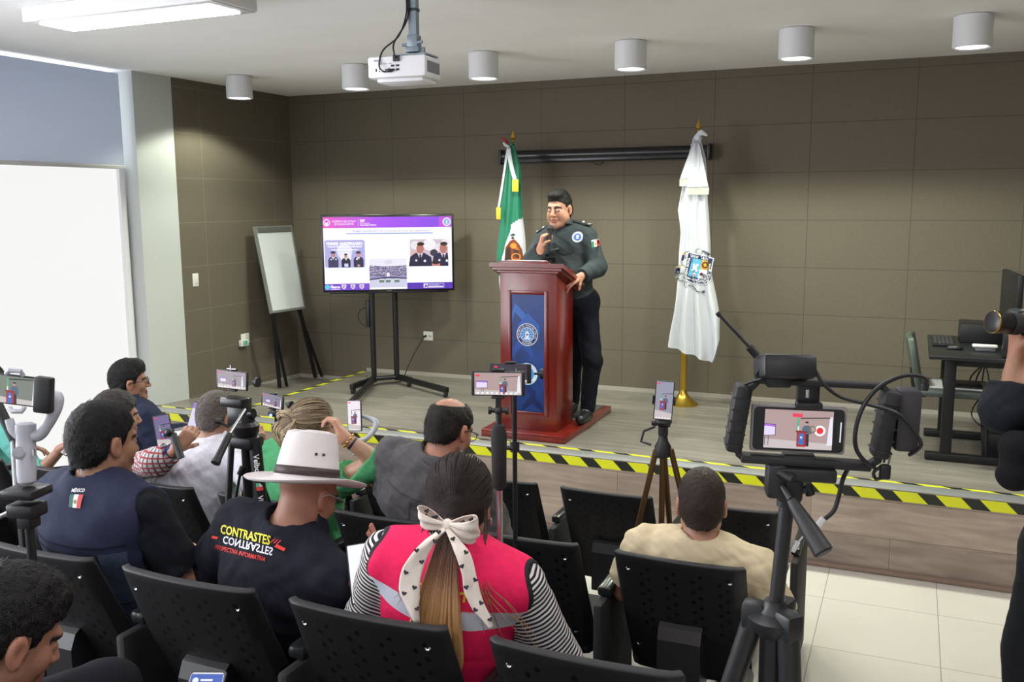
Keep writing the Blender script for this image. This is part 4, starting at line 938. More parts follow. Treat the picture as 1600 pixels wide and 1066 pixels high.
WHO = {('A', 0): 'empty black seat at the right end of the front row, beyond the man in beige', ('A', 1): 'empty black front-row seat behind the brown-legged tripod', ('A', 2): 'empty black front-row seat beside the steel phone pole', ('A', 3): 'black front-row seat hidden beyond the bald man', ('A', 4): 'black front-row seat beyond the blonde person in green', ('A', 5): 'black front-row seat with the open laptop', ('A', 6): 'black front-row seat of the man in glasses at the left',
       ('B', 0): 'black seat with armrest behind the man in the beige shirt', ('B', 1): 'empty black seat between the man in beige and the steel pole', ('B', 2): 'black seat behind the balding man in the grey shirt', ('B', 3): 'black seat of the person in green, hidden behind the straw hat', ('B', 4): 'black seat behind the grey-haired man in a white shirt', ('B', 5): 'black seat of the man in the plaid shirt', ('B', 6): 'empty black seat just beyond the white gimbal handle', ('B', 7): 'black middle-row seat at the left edge behind the clamp arm',
       ('C', 0): 'empty black seat nearest the camera at the bottom centre', ('C', 1): 'black seat behind the woman in the pink vest', ('C', 2): 'black seat behind the man in the white hat', ('C', 3): 'black seat behind the man in the navy vest', ('C', 4): 'black seat under the gimbal pole at the left edge', ('C', 5): 'black seat at the far left, mostly out of the picture',
       ('D', 1): 'black seat in the rear row, out of sight beside the nearest man', ('D', 2): 'black seat of the dark-haired man nearest the camera'}
proto = make_seat(); add_side(proto, -.30)
first = True
for rn, z, y, xr, pitch, ks, desc in rows:
    for k in ks:
        o = proto if first else copy_tree(proto); first = False
        if rn == 'B': pass
        o.location = (xr-.235-pitch*k, y, z); o['label'] = WHO[(rn, k)]; o['category'] = 'chair'; o['group'] = 'black auditorium seats'
        if k == 0: add_side_at = o
        if k == 0:
            m = MB(); m.box((.28, .10, .60), (.325, .48, .64), bev=.014); a = m.build('armrest', m_arm, None); a.parent = o
            m = MB(); m.box((.29, .02, .02), (.325, .46, .60), bev=.012); a = m.build('side_frame', m_blackm, None); a.parent = o
# ---------------- phones ----------------
def yawax(a, tilt=0.0, roll=0.0):
    """screen axes: u right, v up, n toward the viewer; a turns counter-clockwise, tilt leans the top away"""
    u = V(math.cos(a), math.sin(a), 0); n = V(math.sin(a), -math.cos(a), 0); z = V(0, 0, 1)
    v = z*math.cos(tilt)-n*math.sin(tilt); n = n*math.cos(tilt)+z*math.sin(tilt)
    if roll: u, v = u*math.cos(roll)+v*math.sin(roll), v*math.cos(roll)-u*math.sin(roll)
    return np.array([u, v, n])
def live_view(c, w, h, zoom=1.0, cx=.1, tv=True, wall=(176, 152, 150), bright=1.0):
    """the stage as a camera screen shows it, on a w x h rectangle centred at 0"""
    X, Y = w/2, h/2
    def clampp(pts): return [(min(max(x, -X), X), min(max(y, -Y), Y)) for x, y in pts]
    c.rect(-X, -Y, X, Y, E8(*wall)); c.poly(clampp([(-X, -Y), (X, -Y), (X, -Y+.16*h), (-X, -Y+.24*h)]), E8(200, 190, 190))
    s = h*zoom; x0 = cx*w
    if tv:
        tx = x0-.95*s
        c.poly(clampp([(tx-.30*s, -.20*s), (tx+.22*s, -.18*s), (tx+.22*s, .12*s), (tx-.30*s, .14*s)]), E8(60, 40, 80)); c.poly(clampp([(tx-.285*s, -.185*s), (tx+.205*s, -.165*s), (tx+.205*s, .105*s), (tx-.285*s, .125*s)]), E8(225, 215, 250))
        c.poly(clampp([(tx-.285*s, .07*s), (tx+.205*s, .055*s), (tx+.205*s, .105*s), (tx-.285*s, .125*s)]), E8(175, 110, 225))
        for k in (-.06, .03): c.poly(clampp([(tx+k*s, -.45*s), (tx+(k+.015)*s, -.45*s), (tx+(k+.015)*s, -.2*s), (tx+k*s, -.2*s)]), E8(60, 50, 55))
    c.poly(clampp([(x0-.20*s, -.1*s), (x0-.12*s, -.1*s), (x0-.13*s, .34*s), (x0-.17*s, .34*s)]), E8(90, 170, 130)); c.poly(clampp([(x0-.18*s, -.1*s), (x0-.13*s, -.1*s), (x0-.13*s, .1*s), (x0-.16*s, .1*s)]), E8(235, 230, 235))
    fx = x0+.68*s; c.poly(clampp([(fx-.08*s, -.40*s), (fx+.10*s, -.38*s), (fx+.04*s, .38*s), (fx-.03*s, .38*s)]), E8(228, 228, 240))
    c.poly(clampp([(x0-.1*s, .30*s), (fx-.02*s, .34*s), (fx-.02*s, .37*s), (x0-.1*s, .33*s)]), E8(40, 36, 38))
    c.poly(clampp([(x0+.02*s, -.44*s), (x0+.14*s, -.44*s), (x0+.13*s, -.02*s), (x0+.03*s, -.02*s)]), E8(40, 42, 60))
    c.poly(clampp([(x0-.05*s, -.12*s), (x0+.2*s, -.1*s), (x0+.17*s, .10*s), (x0+.09*s, .13*s), (x0, .12*s), (x0-.05*s, .05*s)]), E8(84, 104, 124)); c.circ(x0+.06*s, .18*s, .045*s, E8(196, 150, 140), ry=.055*s); c.circ(x0+.065*s, .215*s, .045*s, E8(50, 40, 45), ry=.028*s)
    c.poly(clampp([(x0-.18*s, -.46*s), (x0+.06*s, -.46*s), (x0+.06*s, -.06*s), (x0-.18*s, -.04*s)]), E8(168, 46, 40)); c.poly(clampp([(x0-.21*s, -.06*s), (x0+.1*s, -.07*s), (x0+.09*s, -.03*s), (x0-.2*s, -.01*s)]), E8(140, 40, 38))
    c.poly(clampp([(x0-.13*s, -.40*s), (x0+.0*s, -.40*s), (x0+.0*s, -.10*s), (x0-.13*s, -.09*s)]), E8(60, 110, 190)); c.circ(x0-.065*s, -.2*s, .03*s, E8(220, 225, 240))
def phone(label, P, A, w=.155, h=.076, cx=.05, zoom=1.0, tv=True, icons=True, case=None, style=None, band=0.0, group=None, t=None, wall=(176, 152, 150), m=.004):
    """w x h body centred at P in axes A (u,v,n); style chooses what is lit"""
    P = V(*P)
    t = thing('smartphone', label, 'phone', P, group)
    part('body', MB().box((-w/2, -h/2, -.009), (w/2, h/2, 0), A, P, bev=.004) if case is None else MB().box((-w/2-.004, -h/2-.004, -.011), (w/2+.004, h/2+.004, -.001), A, P, bev=.005), case or m_black, t)
    c = Canvas(.00012); land = w > h
    if case is not None: c.rrect(-w/2, -h/2, w/2, h/2, .008, m_black)
    sw_, sh_ = w-.008-band*2, h-.008
    if style == 'chat':
        c.rrect(-sw_/2, -sh_/2, sw_/2, sh_/2, .006, E8(225, 228, 235)); c.rect(-sw_/2+.001, sh_/2-.028, sw_/2-.001, sh_/2-.003, E8(70, 100, 185)); c.circ(-sw_/2+.012, sh_/2-.016, .006, E8(230, 235, 245)); c.rect(-sw_/2+.022, sh_/2-.017, -sw_/2+.046, sh_/2-.013, E8(240, 240, 250)); c.rect(-.02, -.02, .028, .02, E8(205, 225, 240))
    elif style == 'page':
        c.rrect(-sw_/2, -sh_/2, sw_/2, sh_/2, .004, E8(240, 242, 250)); [c.rect(-sw_/2+.006, -sh_/2+.01+.009*k, sw_/2-.006-.01*(k % 3), -sh_/2+.013+.009*k, E8(170, 175, 190)) for k in range(6)]
    else:
        live_view(c, sw_, sh_, zoom, cx, tv, wall)
        c.rrect(-.10*sw_ if land and case is not None else -sw_/2+.003, sh_/2-.011, (.05*sw_) if land and case is not None else -sw_/2+.016, sh_/2-.005, .0015, E8(240, 60, 90))
        if icons:
            n = 9 if land else 5
            for k in range(n): c.rect(-sw_/2+.006+k*(sw_-.012)/n, -sh_/2+.003, -sw_/2+.006+(k+.55)*(sw_-.012)/n, -sh_/2+.008, E8(245, 245, 250)); c.z -= c.step
    if case is not None and land:
        c.circ(.31*sw_, .0, .009, E8(245, 245, 250)); c.circ(.31*sw_, .0, .0055, E8(225, 50, 55)); c.ring(.2*sw_, .002, .004, .006, E8(120, 110, 80)); c.rect(w/2-.007, -.018, w/2-.005, .016, E8(230, 230, 240))
    c.build('screen', P+A[2]*.0003, A[0], A[1], t, label='lit screen showing the stage' if style is None else 'lit screen')
    return t
def clampset(P, A, w, h, t, m, knob=True, grip=.5):
    """spring clamp holding a landscape phone: top and bottom jaws, back bar, side knob"""
    j = MB()
    for s_ in (-1, 1): j.box((-.02, s_*h/2-(.0 if s_ > 0 else .008), -.016), (.02, s_*h/2+(.008 if s_ > 0 else .0), .004), A, P, bev=.003)
    j.box((-.012, -h/2, -.02), (.012, h/2, -.0105), A, P)
    part('phone_clamp', j, m, t)
    if knob: part('clamp_knob', MB().cyl(P+A[0]*(w/2+.01)-A[2]*.01, P+A[0]*(w/2+.035)-A[2]*.01, .005).cyl(P+A[0]*(w/2+.033)-A[2]*.01+A[1]*.0, P+A[0]*(w/2+.045)-A[2]*.01, .02), m, t)
def tripod_legs(t, hub, feet, r0, r1, mtop, mlow, spread=None, colour_label=None):
    for f in feet:
        a, f = V(*hub), V(*f); mid = a+(f-a)*.46
        d = (f-a)/np.linalg.norm(f-a)
        o = part('leg', MB().cyl(a, mid, r0, r0*.95, 14), mtop, t, colour_label)
        m = MB().cyl(mid-d*.02, f, r1, r1*.9, 12); part('lower_section', m, mlow, o)
        part('leg_lock', MB().cyl(mid-d*.03, mid+d*.03, r0*1.3, n=14), m_black, o); part('rubber_foot', MB().cyl(f-d*.03, f, r1*1.4, n=10), m_black, o)
m_alu2 = mat('tripod_alu', (.30, .30, .31), .3, .8); m_bronze = mat('tripod_bronze', hexc(92, 70, 46), .35, .6); m_gim = mat('gimbal_grey', hexc(178, 180, 190), .45)

# --- centre tripod with an upright phone
A = yawax(.28, .05, -.06); P = PD(1037.5, 626, 4.0)
phone('black phone held upright on the brown-legged tripod, right of the lectern', P, A, .081, .171, 0.0, .55, tv=False, wall=(150, 148, 168), group='phones filming on stands')
t = thing('tripod', 'black tripod with brown legs standing among the front seats', 'tripod', (P[0], P[1], ZA))
jw = MB(); [jw.box((s_*.0415-(.008 if s_ < 0 else 0), -.02, -.02), (s_*.0415+(.0 if s_ < 0 else .008), .02, .006), A, P, bev=.003) for s_ in (-1, 1)]; jw.box((-.045, -.014, -.026), (.045, .014, -.012), A, P, bev=.004)
part('phone_clamp', jw, m_black, t)
c0 = P-A[2]*.03; hz = V(c0[0], c0[1], P[2]-.13)
h = MB().box((-.022, -.11, -.05), (.022, -.01, -.02), A, P, bev=.01); h.ball(hz+V(0, 0, .03), (.038, .038, .022), 10); h.cyl(hz-V(0, 0, .03), hz+V(0, 0, .01), .022); h.cyl(hz+V(-.05, 0, .02), hz+V(.03, 0, .02), .012); part('pan_head', h, m_black, t)
part('pan_handle', MB().tube([hz+V(-.03, -.02, .01), hz+V(-.075, -.04, -.01), hz+V(-.085, -.05, -.055), hz+V(-.04, -.05, -.065)], .006, 8), m_black, t)
hub = hz-V(0, 0, .11)
h = MB().lathe([(.025, 0), (.036, .01), (.036, .05), (.022, .075), (.018, .1)], hub-V(0, 0, .02), (0, 0, 1), 20); part('shoulder', h, m_black, t)
ft = [V(hub[0]-.27, hub[1]-.06, ZA), V(hub[0]+.33, hub[1]+.06, ZA), V(hub[0]+.03, hub[1]+.32, ZA)]
hb = [hub+V(-.03, 0, .01), hub+V(.035, 0, .02), hub+V(.0, .02, 0)]
for f, hh in zip(ft, hb): tripod_legs(t, hh, [f], .013, .0105, m_bronze, m_bronze)
part('centre_column', MB().cyl(hub, V(hub[0], hub[1], .48), .013), m_bronze, t)
cl_ = V(hub[0], hub[1], .72); part('column_collar', MB().cyl(cl_-V(0, 0, .035), cl_+V(0, 0, .035), .024), m_black, t)
for f, hh in zip(ft, hb): part('brace', MB().cyl(cl_, V(*hh)+(f-V(*hh))*.52, .006), m_alu2, t)

# --- steel pole with a landscape phone (nearest the lectern) and a second stand behind it
A = yawax(.30, .03); P = PD(778, 600, 2.75)
phone('black phone filming sideways on top of the steel pole before the lectern', P, A, .160, .074, .12, 1.0, band=.006, group='phones filming on stands')
t = thing('phone_stand', 'chrome pole with a black foam grip and phone clamp', 'phone stand', (P[0], P[1], ZC))
clampset(P, A, .16, .074, t, m_black, knob=False)
b0 = P-V(0, 0, .048)-A[2]*.012
h = MB().box((-.008, -.03, -.008), (.008, .01, .008), A, b0); h.ball(b0-V(0, 0, .035), .014, 8); h.cyl(b0-V(0, 0, .035)-A[0]*.028, b0-V(0, 0, .035)+A[0]*.028, .007); h.cyl(b0-V(0, 0, .035)-A[0]*.03, b0-V(0, 0, .035)-A[0]*.022, .012); h.cyl(b0-V(0, 0, .035)+A[0]*.022, b0-V(0, 0, .035)+A[0]*.03, .012); h.cyl(b0-V(0, 0, .08), b0-V(0, 0, .03), .009); part('swivel', h, m_black, t)
part('grip', MB().lathe([(.012, 0), (.022, .012), (.023, .12), (.025, .17), (.018, .20), (.010, .205)], b0-V(0, 0, .28), (0, 0, 1), 20), mat('foam_black', (.018, .018, .02), .85, bump=.15, bscale=500), t)
part('pole', MB().cyl(V(b0[0], b0[1], ZC), b0-V(0, 0, .27), .0105, n=16), m_metal, t)
part('base', MB().lathe([(.09, 0), (.09, .015), (.02, .03), (.014, .06)], (b0[0], b0[1], ZC), (0, 0, 1), 24), m_black, t)
A = yawax(.26, .03); P = PD(797, 584, 3.45)
phone('dark phone on a thin black stand, half hidden behind the nearer phone', P, A, .158, .074, .25, .9, tv=False, wall=(60, 54, 66), group='phones filming on stands', band=.012)
t = thing('phone_stand', 'thin black telescopic phone stand behind the chrome pole', 'phone stand', (P[0], P[1], ZB))
clampset(P, A, .158, .074, t, m_black)
part('pole', MB().cyl((P[0]+.012, P[1]+.012, ZA+.2), (P[0]+.012, P[1]+.012, P[2]-.035), .009), m_steelb, t); part('pole_lock', MB().cyl((P[0]+.012, P[1]+.012, P[2]-.30), (P[0]+.012, P[1]+.012, P[2]-.26), .018).cyl((P[0]-.02, P[1]+.0, P[2]-.285), (P[0]+.012, P[1]+.0, P[2]-.285), .008), m_black, t)
for a in (0, 2.1, 4.2): part('leg', MB().cyl((P[0]+.012, P[1]+.012, ZA+.32), (P[0]+.26*math.cos(a+.5), P[1]+.012+.26*math.sin(a+.5), ZA+.005), .007), m_steelb, t)

# --- lettered black video tripod, left of the hat
D_ = 3.75; A = yawax(.05, .04, -.03); P = PD(362, 594, D_)
phone('black phone clamped sideways on the big black video tripod at left', P, A, .152, .077, .1, .8, band=.004, group='phones filming on stands', wall=(150, 140, 150))
t = thing('tripod', 'large black video tripod with silver pan handle and lettered leg, behind the white hat', 'tripod', (P[0], P[1], ZB))
clampset(P, A, .152, .077, t, m_black)
part('clamp_screw', MB().cyl(P+V(0, 0, .04), P+V(0, 0, .062), .004).cyl(P+V(-.02, 0, .045), P+V(.025, 0, .045), .003), m_metal, t)
def LQ(px, py, dz=0.0, D=D_): return PD(px, py, D-dz)
h = MB(); q0 = LQ(372, 628); h.box((-.06, -.02, -.035), (.045, .018, .04), A, q0, bev=.008); h.box((-.035, -.10, -.03), (.05, -.01, .03), A, q0, bev=.012); h.cyl(q0+A[0]*.03-A[1]*.05-A[2]*0, q0+A[0]*.075-A[1]*.04, .02)
h.cyl(LQ(385, 668), LQ(383, 645), .036); h.cyl(LQ(383, 690), LQ(385, 668), .04); part('video_head', h, mat('head_black', (.014, .014, .016), .3), t)
part('bowl', MB().lathe([(.03, -.04), (.052, -.01), (.055, .02), (.04, .035)], LQ(384, 672), (0, 0, 1), 24), m_steelb, t)
part('drag_knob', MB().cyl(LQ(345, 660), LQ(358, 668), .006).cyl(LQ(337, 658), LQ(346, 659), .012), m_black, t)
part('pan_handle', MB().cyl(LQ(383, 640, .05), LQ(358, 680, .16), .0065), m_metal, t)
part('handle_grip', MB().lathe([(.011, 0), (.014, .02), (.015, .11), (.018, .125), (.018, .135)], LQ(359, 678, .155), LQ(341, 715, .22)-LQ(359, 678, .155), 16), mat('grip_black', (.02, .02, .022), .35), t)
hub = LQ(384, 688)
h = MB().box((-.062, -.03, -.05), (.058, .02, .05), A, hub, bev=.015); part('shoulder', h, m_steelb, t)
for (hx, fx) in ((362, 355), (398, 412)):
    a, f = LQ(hx, 690, .02), LQ(fx, 820, .02); f = a+(f-a)*2.6; f = a+(f-a)*((a[2]-ZB)/(a[2]-f[2]))
    wdt = .013 if hx == 362 else .026
    m = MB().cyl(a, a+(f-a)*.62, wdt, wdt*.85, 16); o = part('leg', m, m_steelb, t); part('lower_section', MB().cyl(a+(f-a)*.58, f, .011), m_steelb, o)
    if hx == 398: leg_o, leg_a, leg_f = o, a, a+(f-a)*.62
f = hub+V(.1, .42, 0); f[2] = ZA+.0; part('leg', MB().cyl(hub, f, .014), m_steelb, t)
part('centre_column', MB().cyl(hub-V(0, 0, .02), hub-V(0, 0, .45), .02), m_steelb, t)
part('brace', MB().cyl(LQ(375, 742), LQ(364, 800), .006).cyl(LQ(375, 742), LQ(380, 730), .014), m_steelb, t)
dl = (leg_f-leg_a)/np.linalg.norm(leg_f-leg_a); nn_ = CAM-leg_a; nn_ = nn_-dl*np.dot(nn_, dl); nn_ /= np.linalg.norm(nn_)
c = Canvas(.0002); wl = P8(225, 225, 228)
c.text('Velbon', .0, -.011, .022, wl, bold=.02); c.rect(.115, -.013, .13, .0, P8(60, 170, 120)); c.poly([(.115, .0), (.13, .0), (.13, .013)], P8(230, 230, 230)); c.rect(.13, -.013, .145, .013, P8(205, 60, 60)); c.text('Videomate', .165, -.010, .020, wl, bold=.02)
ud = dl; vd = np.cross(nn_, ud)
bvl = bvh_of(leg_o); c.build('lettering', (0, 0, 0), (1, 0, 0), (0, 1, 0), leg_o, fn=onto(bvl, leg_a+dl*.05, ud, vd, -nn_, .0008, .1), label='white maker lettering')
cc = Canvas(); cc.text('Velbon', -.055, .016, .007, wl, bold=.02); cc.build('lettering', q0+A[2]*.0405, A[0], A[1], t)

# --- small phone on a thin stand, further back
A = yawax(-.10, .05, -.08); P = PD(425, 627, 4.7)
phone('small dark phone filming on a thin stand above the blonde hair', P, A, .150, .072, .2, .8, band=.008, group='phones filming on stands', wall=(140, 132, 150))
t = thing('phone_stand', 'thin black phone stand with a glowing blue light, left of the blonde head', 'phone stand', (P[0], P[1], ZA))
clampset(P, A, .15, .072, t, m_black)
part('pole', MB().cyl((P[0]+.01, P[1]+.015, ZA), (P[0]+.01, P[1]+.015, P[2]-.07), .009), m_steelb, t)
part('swivel', MB().ball((P[0]+.01, P[1]-.0, P[2]-.062), (.034, .03, .018), 8), m_black, t); part('indicator_light', MB().ball((P[0]+.012, P[1]-.03, P[2]-.066), .007, 8), emit('blue_led', (.1, .2, 1), 8), t)
part('base', MB().lathe([(.1, 0), (.1, .012), (.02, .02)], (P[0]+.01, P[1]+.015, ZA), (0, 0, 1), 20), m_black, t)

# --- white gimbal near the blonde head
A = yawax(.10, .12, .06); P = PD(553.5, 650, 4.45); GREENPH = P
phone('phone held upright in a light grey gimbal beside the blonde person', P, A, .075, .150, 0.0, .6, tv=False, wall=(235, 225, 235))
t = thing('phone_gimbal', 'light grey phone gimbal with bent arm, held by the person in green', 'gimbal', P-V(0, 0, .2))
part('arm', MB().tube([PD(566, 650, 4.47), PD(580, 655, 4.47), PD(588, 662, 4.46), PD(582, 676, 4.44), PD(570, 687, 4.42), PD(558, 690, 4.42)], [.009, .012, .016, .012, .013, .015], 10, smoothpts=4), m_gim, t)
part('handle', MB().cyl(PD(557, 688, 4.42), PD(556, 712, 4.40), .017), m_gim, t)

# --- gimbal on the left edge, on its own clamp tripod
A = yawax(.30, .02, -.10); P = PD(24, 610, 2.28)
phone('large phone in a pale grey gimbal at the left picture edge', P, A, .156, .076, -.05, 1.25, tv=False, wall=(120, 128, 118), icons=False, group='phones filming on stands')
t = thing('phone_gimbal', 'pale grey phone gimbal with round button at the left picture edge', 'gimbal', PD(42, 760, 2.3))
def G(px, py, D=2.3): return PD(px, py, D)
part('phone_clamp', MB().box((-.022, -.045, -.02), (.022, .045, .006), A, G(66, 618, 2.26), bev=.006), m_black, t)
part('clamp_jaw', MB().tube([G(10, 584, 2.27), G(15, 579, 2.26), G(32, 580, 2.26), G(36, 587, 2.27)], .006, 8), m_gim, t); part('clamp_jaw', MB().tube([G(15, 638, 2.27), G(20, 643, 2.26), G(34, 643, 2.26), G(38, 637, 2.27)], .006, 8), m_gim, t)
part('arm', MB().tube([G(72, 625), G(86, 622), G(85, 640), G(72, 668), G(62, 680), G(52, 682)], [.016, .020, .017, .013, .014, .014], 12, smoothpts=5), m_gim, t)
part('arm', MB().tube([G(14, 655), G(20, 672), G(30, 681)], [.010, .011, .012], 10, smoothpts=4), m_gim, t)
hd = part('handle', MB().lathe([(.012, 0), (.021, .008), (.023, .03), (.0235, .09), (.0215, .125), (.024, .13), (.024, .15), (.015, .155)], G(42, 758), G(40, 672)-G(42, 758), 24), m_gim, t)
bn = G(30, 708, 2.277); part('joystick_button', MB().cyl(bn, bn+(CAM-bn)*.004, .011).cyl(bn, bn+(CAM-bn)*.002, .016), mat('gimbal_button', hexc(160, 162, 172), .4), hd)
part('trigger', MB().tube([G(52, 702, 2.28), G(53, 712, 2.28)], .004, 6), m_metal, hd)
t = thing('tripod', 'black clamp tripod carrying the pale gimbal at the left', 'tripod', (G(45, 800)[0], G(45, 800)[1], ZC))
h = MB().box((-.045, -.012, -.04), (.045, .012, .04), yawax(.2), G(42, 768), bev=.006); h.box((-.035, -.035, -.03), (.04, .0, .03), yawax(.2), G(40, 785), bev=.006); h.cyl(G(22, 800), G(56, 795), .012); h.box((-.02, -.04, -.02), (.02, .0, .02), yawax(.2), G(44, 800), bev=.005); part('clamp_head', h, mat('head_black', (.014, .014, .016), .3), t)
a = G(44, 800); part('pole', MB().cyl(a, (a[0], a[1], ZC+.2), .011), mat('pole_dark', (.03, .032, .035), .3, .4), t)
for an in (.4, 2.5, 4.6): part('leg', MB().cyl((a[0], a[1], ZC+.45), (a[0]+.3*math.cos(an), a[1]+.26*math.sin(an), ZC+.01), .010), m_steelb, t)
part('side_arm', MB().cyl(G(38, 790), G(0, 808, 2.5), .007), m_metal, t)
part('clamp_arm', MB().cyl(G(24, 690, 2.6), G(-4, 632, 2.6), .014).cyl(G(24, 690, 2.6), G(30, 780, 2.4), .013), m_black, t)
# --- laptop and paper in the audience
A = yawax(-.25, .38); P = at(313, 650, 1, -3.52)
t = thing('laptop', 'open laptop with a lilac screen on a front seat at the left', 'laptop', P-V(0, 0, .12))
part('lid', MB().box((-.11, -.085, -.008), (.11, .085, 0), A, P, bev=.004), m_black, t); c = Canvas(); c.rect(-.103, -.078, .103, .078, E8(150, 120, 190)); c.rect(-.103, -.078, .103, .04, E8(215, 210, 235)); c.rect(-.04, -.03, .09, .0, E8(110, 100, 140)); c.build('screen', P+A[2]*.0005, A[0], A[1], t)
part('keyboard_base', MB().box((-.11, -.085, .0), (.11, -.075, .17), yawax(-.25), P, bev=.003), mat('laptop_grey', (.2, .2, .22), .4), t)
A = np.array([V(.8, .5, .1), V(-.35, .45, .82), V(0, 0, 1)]); A[0] /= np.linalg.norm(A[0]); A[2] = np.cross(A[0], A[1]); A[2] /= np.linalg.norm(A[2]); A[1] = np.cross(A[2], A[0])
P = PD(578, 893, 2.62)
phone('brightly lit tablet in the hand of the man in the white hat', P, A, .12, .17, style='page')
P = PD(322, 1064, 1.8); A = np.array([V(.93, .33, .02), V(-.25, .65, .55), V(0, 0, 1)]); A[0] /= np.linalg.norm(A[0]); A[2] = np.cross(A[0], A[1]); A[2] /= np.linalg.norm(A[2]); A[1] = np.cross(A[2], A[0])
phone('phone with a chat screen at the bottom edge, held by the nearest man', P-A[1]*.055, A, .074, .15, style='chat'); FGPH = P-A[1]*.055

# --- the large phone rig at the right
RA = yawax(.27, .0, -.02); RC_ = PD(1240, 652, 1.55); K = 1.07e-3*1.03
def L(px, py, d=0.0): return RC_+RA[0]*(px-1240)*K-RA[1]*(py-652)*K+RA[2]*d
phone('phone in a clear grey case inside the black video cage at the right', L(1248, 671, .0), RA, .147, .074, .08, .95, tv=True, case=mat('case_clear_grey', hexc(165, 158, 160), .35), band=.014, icons=False, group='phones filming on stands')
t = thing('phone_cage', 'black double-handled video cage with wireless receiver, cables and battery', 'phone rig', L(1240, 735))
m_cage = mat('cage_black', (.014, .014, .016), .55, bump=.03)
h = MB(); th = .0075
def bar(m, pts, w_=.010, d_=.022):
    for (a, b) in zip(pts[:-1], pts[1:]):
        a, b = L(*a), L(*b); dr = (b-a)/np.linalg.norm(b-a); s_ = np.cross(RA[2], dr); m.box((-w_/2, -d_/2, -w_*.3), (w_/2, d_/2, np.linalg.norm(b-a)+w_*.3), np.array([s_, RA[2], dr]), a, bev=.003)
bar(h, [(1185, 597), (1365, 599)]); bar(h, [(1168, 718), (1352, 722)], .014, .03); bar(h, [(1185, 597), (1172, 612), (1160, 712), (1168, 718)]); bar(h, [(1365, 599), (1378, 612), (1366, 712), (1352, 722)])
part('frame', h, m_cage, t)
for xs in ((1160, 1152), (1375, 1368)):
    h = MB(); a, b = L(xs[0]+4, 604, .0), L(xs[1], 708, .0); dr = (b-a)/np.linalg.norm(b-a); s_ = np.cross(RA[2], dr); h.box((-.014, -.022, 0), (.012, .022, np.linalg.norm(b-a)), np.array([s_, RA[2], dr]), a, bev=.007)
    g = part('side_grip', h, m_cage, t)
    rg = MB()
    for k in range(5): rg.box((-.0155, -.0235, .02+.02*k), (.0135, .0235, .023+.02*k), np.array([s_, RA[2], dr]), a, bev=.001)
    part('grip_rib', rg, m_black, g)
h = MB().box((-.018, -.0, -.012), (.018, .042, .004), RA, L(1260, 636, -.004), bev=.002); h.box((-.020, -.004, -.010), (.022, .006, .012), RA, L(1260, 633, .0), bev=.002); part('phone_clamp', h, m_black, t, 'black clamp plate above the phone'); part('slot', MB().box((-.003, -.007, 0), (.003, .007, .001), RA, L(1258, 615, .001), bev=.001), m_metal, t)
part('lower_jaw', MB().box((-.026, -.006, -.02), (.026, .006, .014), RA, L(1252, 716), bev=.002), m_black, t)
# receiver
RX = yawax(.42, .25, -.04); q = L(1222, 572, .02)
h = MB().box((-.046, -.020, -.035), (.040, .018, .035), RX, q, bev=.006); o = part('receiver', h, mat('receiver_black', (.014, .014, .016), .4), t, 'black wireless receiver')
c = Canvas(); c.circ(0, 0, .012, P8(225, 185, 40), ry=.008); c.build('yellow_button', q+RX[1]*.0185+RX[0]*.014+RX[2]*.004, RX[0], -RX[2], o); c = Canvas(); c.rect(0, 0, .024, .004, P8(190, 190, 195)); c.build('maker_mark', q+RX[1]*.0186-RX[0]*.03+RX[2]*.0, RX[0], -RX[2], o)
part('shoe_mount', MB().box((-.02, -.012, -.02), (.02, .006, .02), RA, L(1213, 594), bev=.004), m_black, t)
part('antenna', MB().cyl(L(1180, 558, .01), L(1168, 545, .01), .007).cyl(L(1168, 545, .01), L(1121, 497, .01), .0028).cyl(L(1124, 500, .01), L(1119, 495, .01), .0045), m_black, t)
part('receiver_clip', MB().tube([L(1182, 575, .03), L(1178, 585, .03), L(1190, 588, .03), L(1170, 600, .01), L(1164, 606, .0)], .0028, 6, smoothpts=4), m_black, t)
h = MB().box((-.019, -.052, -.022), (.019, .052, .018), RA @ np.eye(3), L(1404, 649, -.005), bev=.007); part('battery_pack', h, mat('battery_dark', (.032, .030, .036), .6), t)
part('cable_plug', MB().cyl(L(1381, 702), L(1379, 716), .0055), m_metal, t); part('cable_plug', MB().box((-.009, -.022, -.006), (.009, .004, .006), RA, L(1378, 722), bev=.004), m_black, t)
part('cable', MB().tube([L(1262, 574, .03), L(1275, 594, .035), L(1300, 612, .03), L(1340, 622, .03), L(1378, 632, .03), L(1400, 650, .03), L(1418, 676, .03), L(1416, 690, .02), L(1408, 700, .01)], .0032, 8, smoothpts=5), m_black, t)
part('cable', MB().tube([L(1424, 594, .0), L(1424, 586, .005), L(1412, 580, .01), L(1385, 580, .02), L(1352, 597, .03), L(1332, 625, .035), L(1324, 660, .035), L(1328, 690, .03), L(1345, 712, .02), L(1360, 722, .01)], .0036, 8, smoothpts=5), m_black, t)
part('cable_plug', MB().cyl(L(1425, 593), L(1425, 603), .006), m_black, t)
part('cable', MB().tube([L(1375, 740, .0), L(1366, 742, .0), L(1362, 732, .0), L(1372, 722, .0)], .003, 8, smoothpts=5), m_black, t)
part('cable', MB().tube([L(1326, 724, .0), L(1318, 745, .0), L(1314, 770, .0), L(1308, 795, .0), L(1295, 810, .0)], .0038, 8, smoothpts=5), m_black, t)
part('white_adapter', MB().cyl(L(1294, 808), L(1286, 820), .0055).cyl(L(1270, 832), L(1256, 852), .0015).cyl(L(1257, 848), L(1250, 864), .005), mat('plug_white', (.75, .75, .76), .35), t)
t = thing('tripod', 'tall black tripod under the video cage, in the right aisle', 'tripod', (RC_[0], RC_[1], 0))
m_trip = mat('tripod_charcoal', (.015, .016, .018), .42, bump=.02)
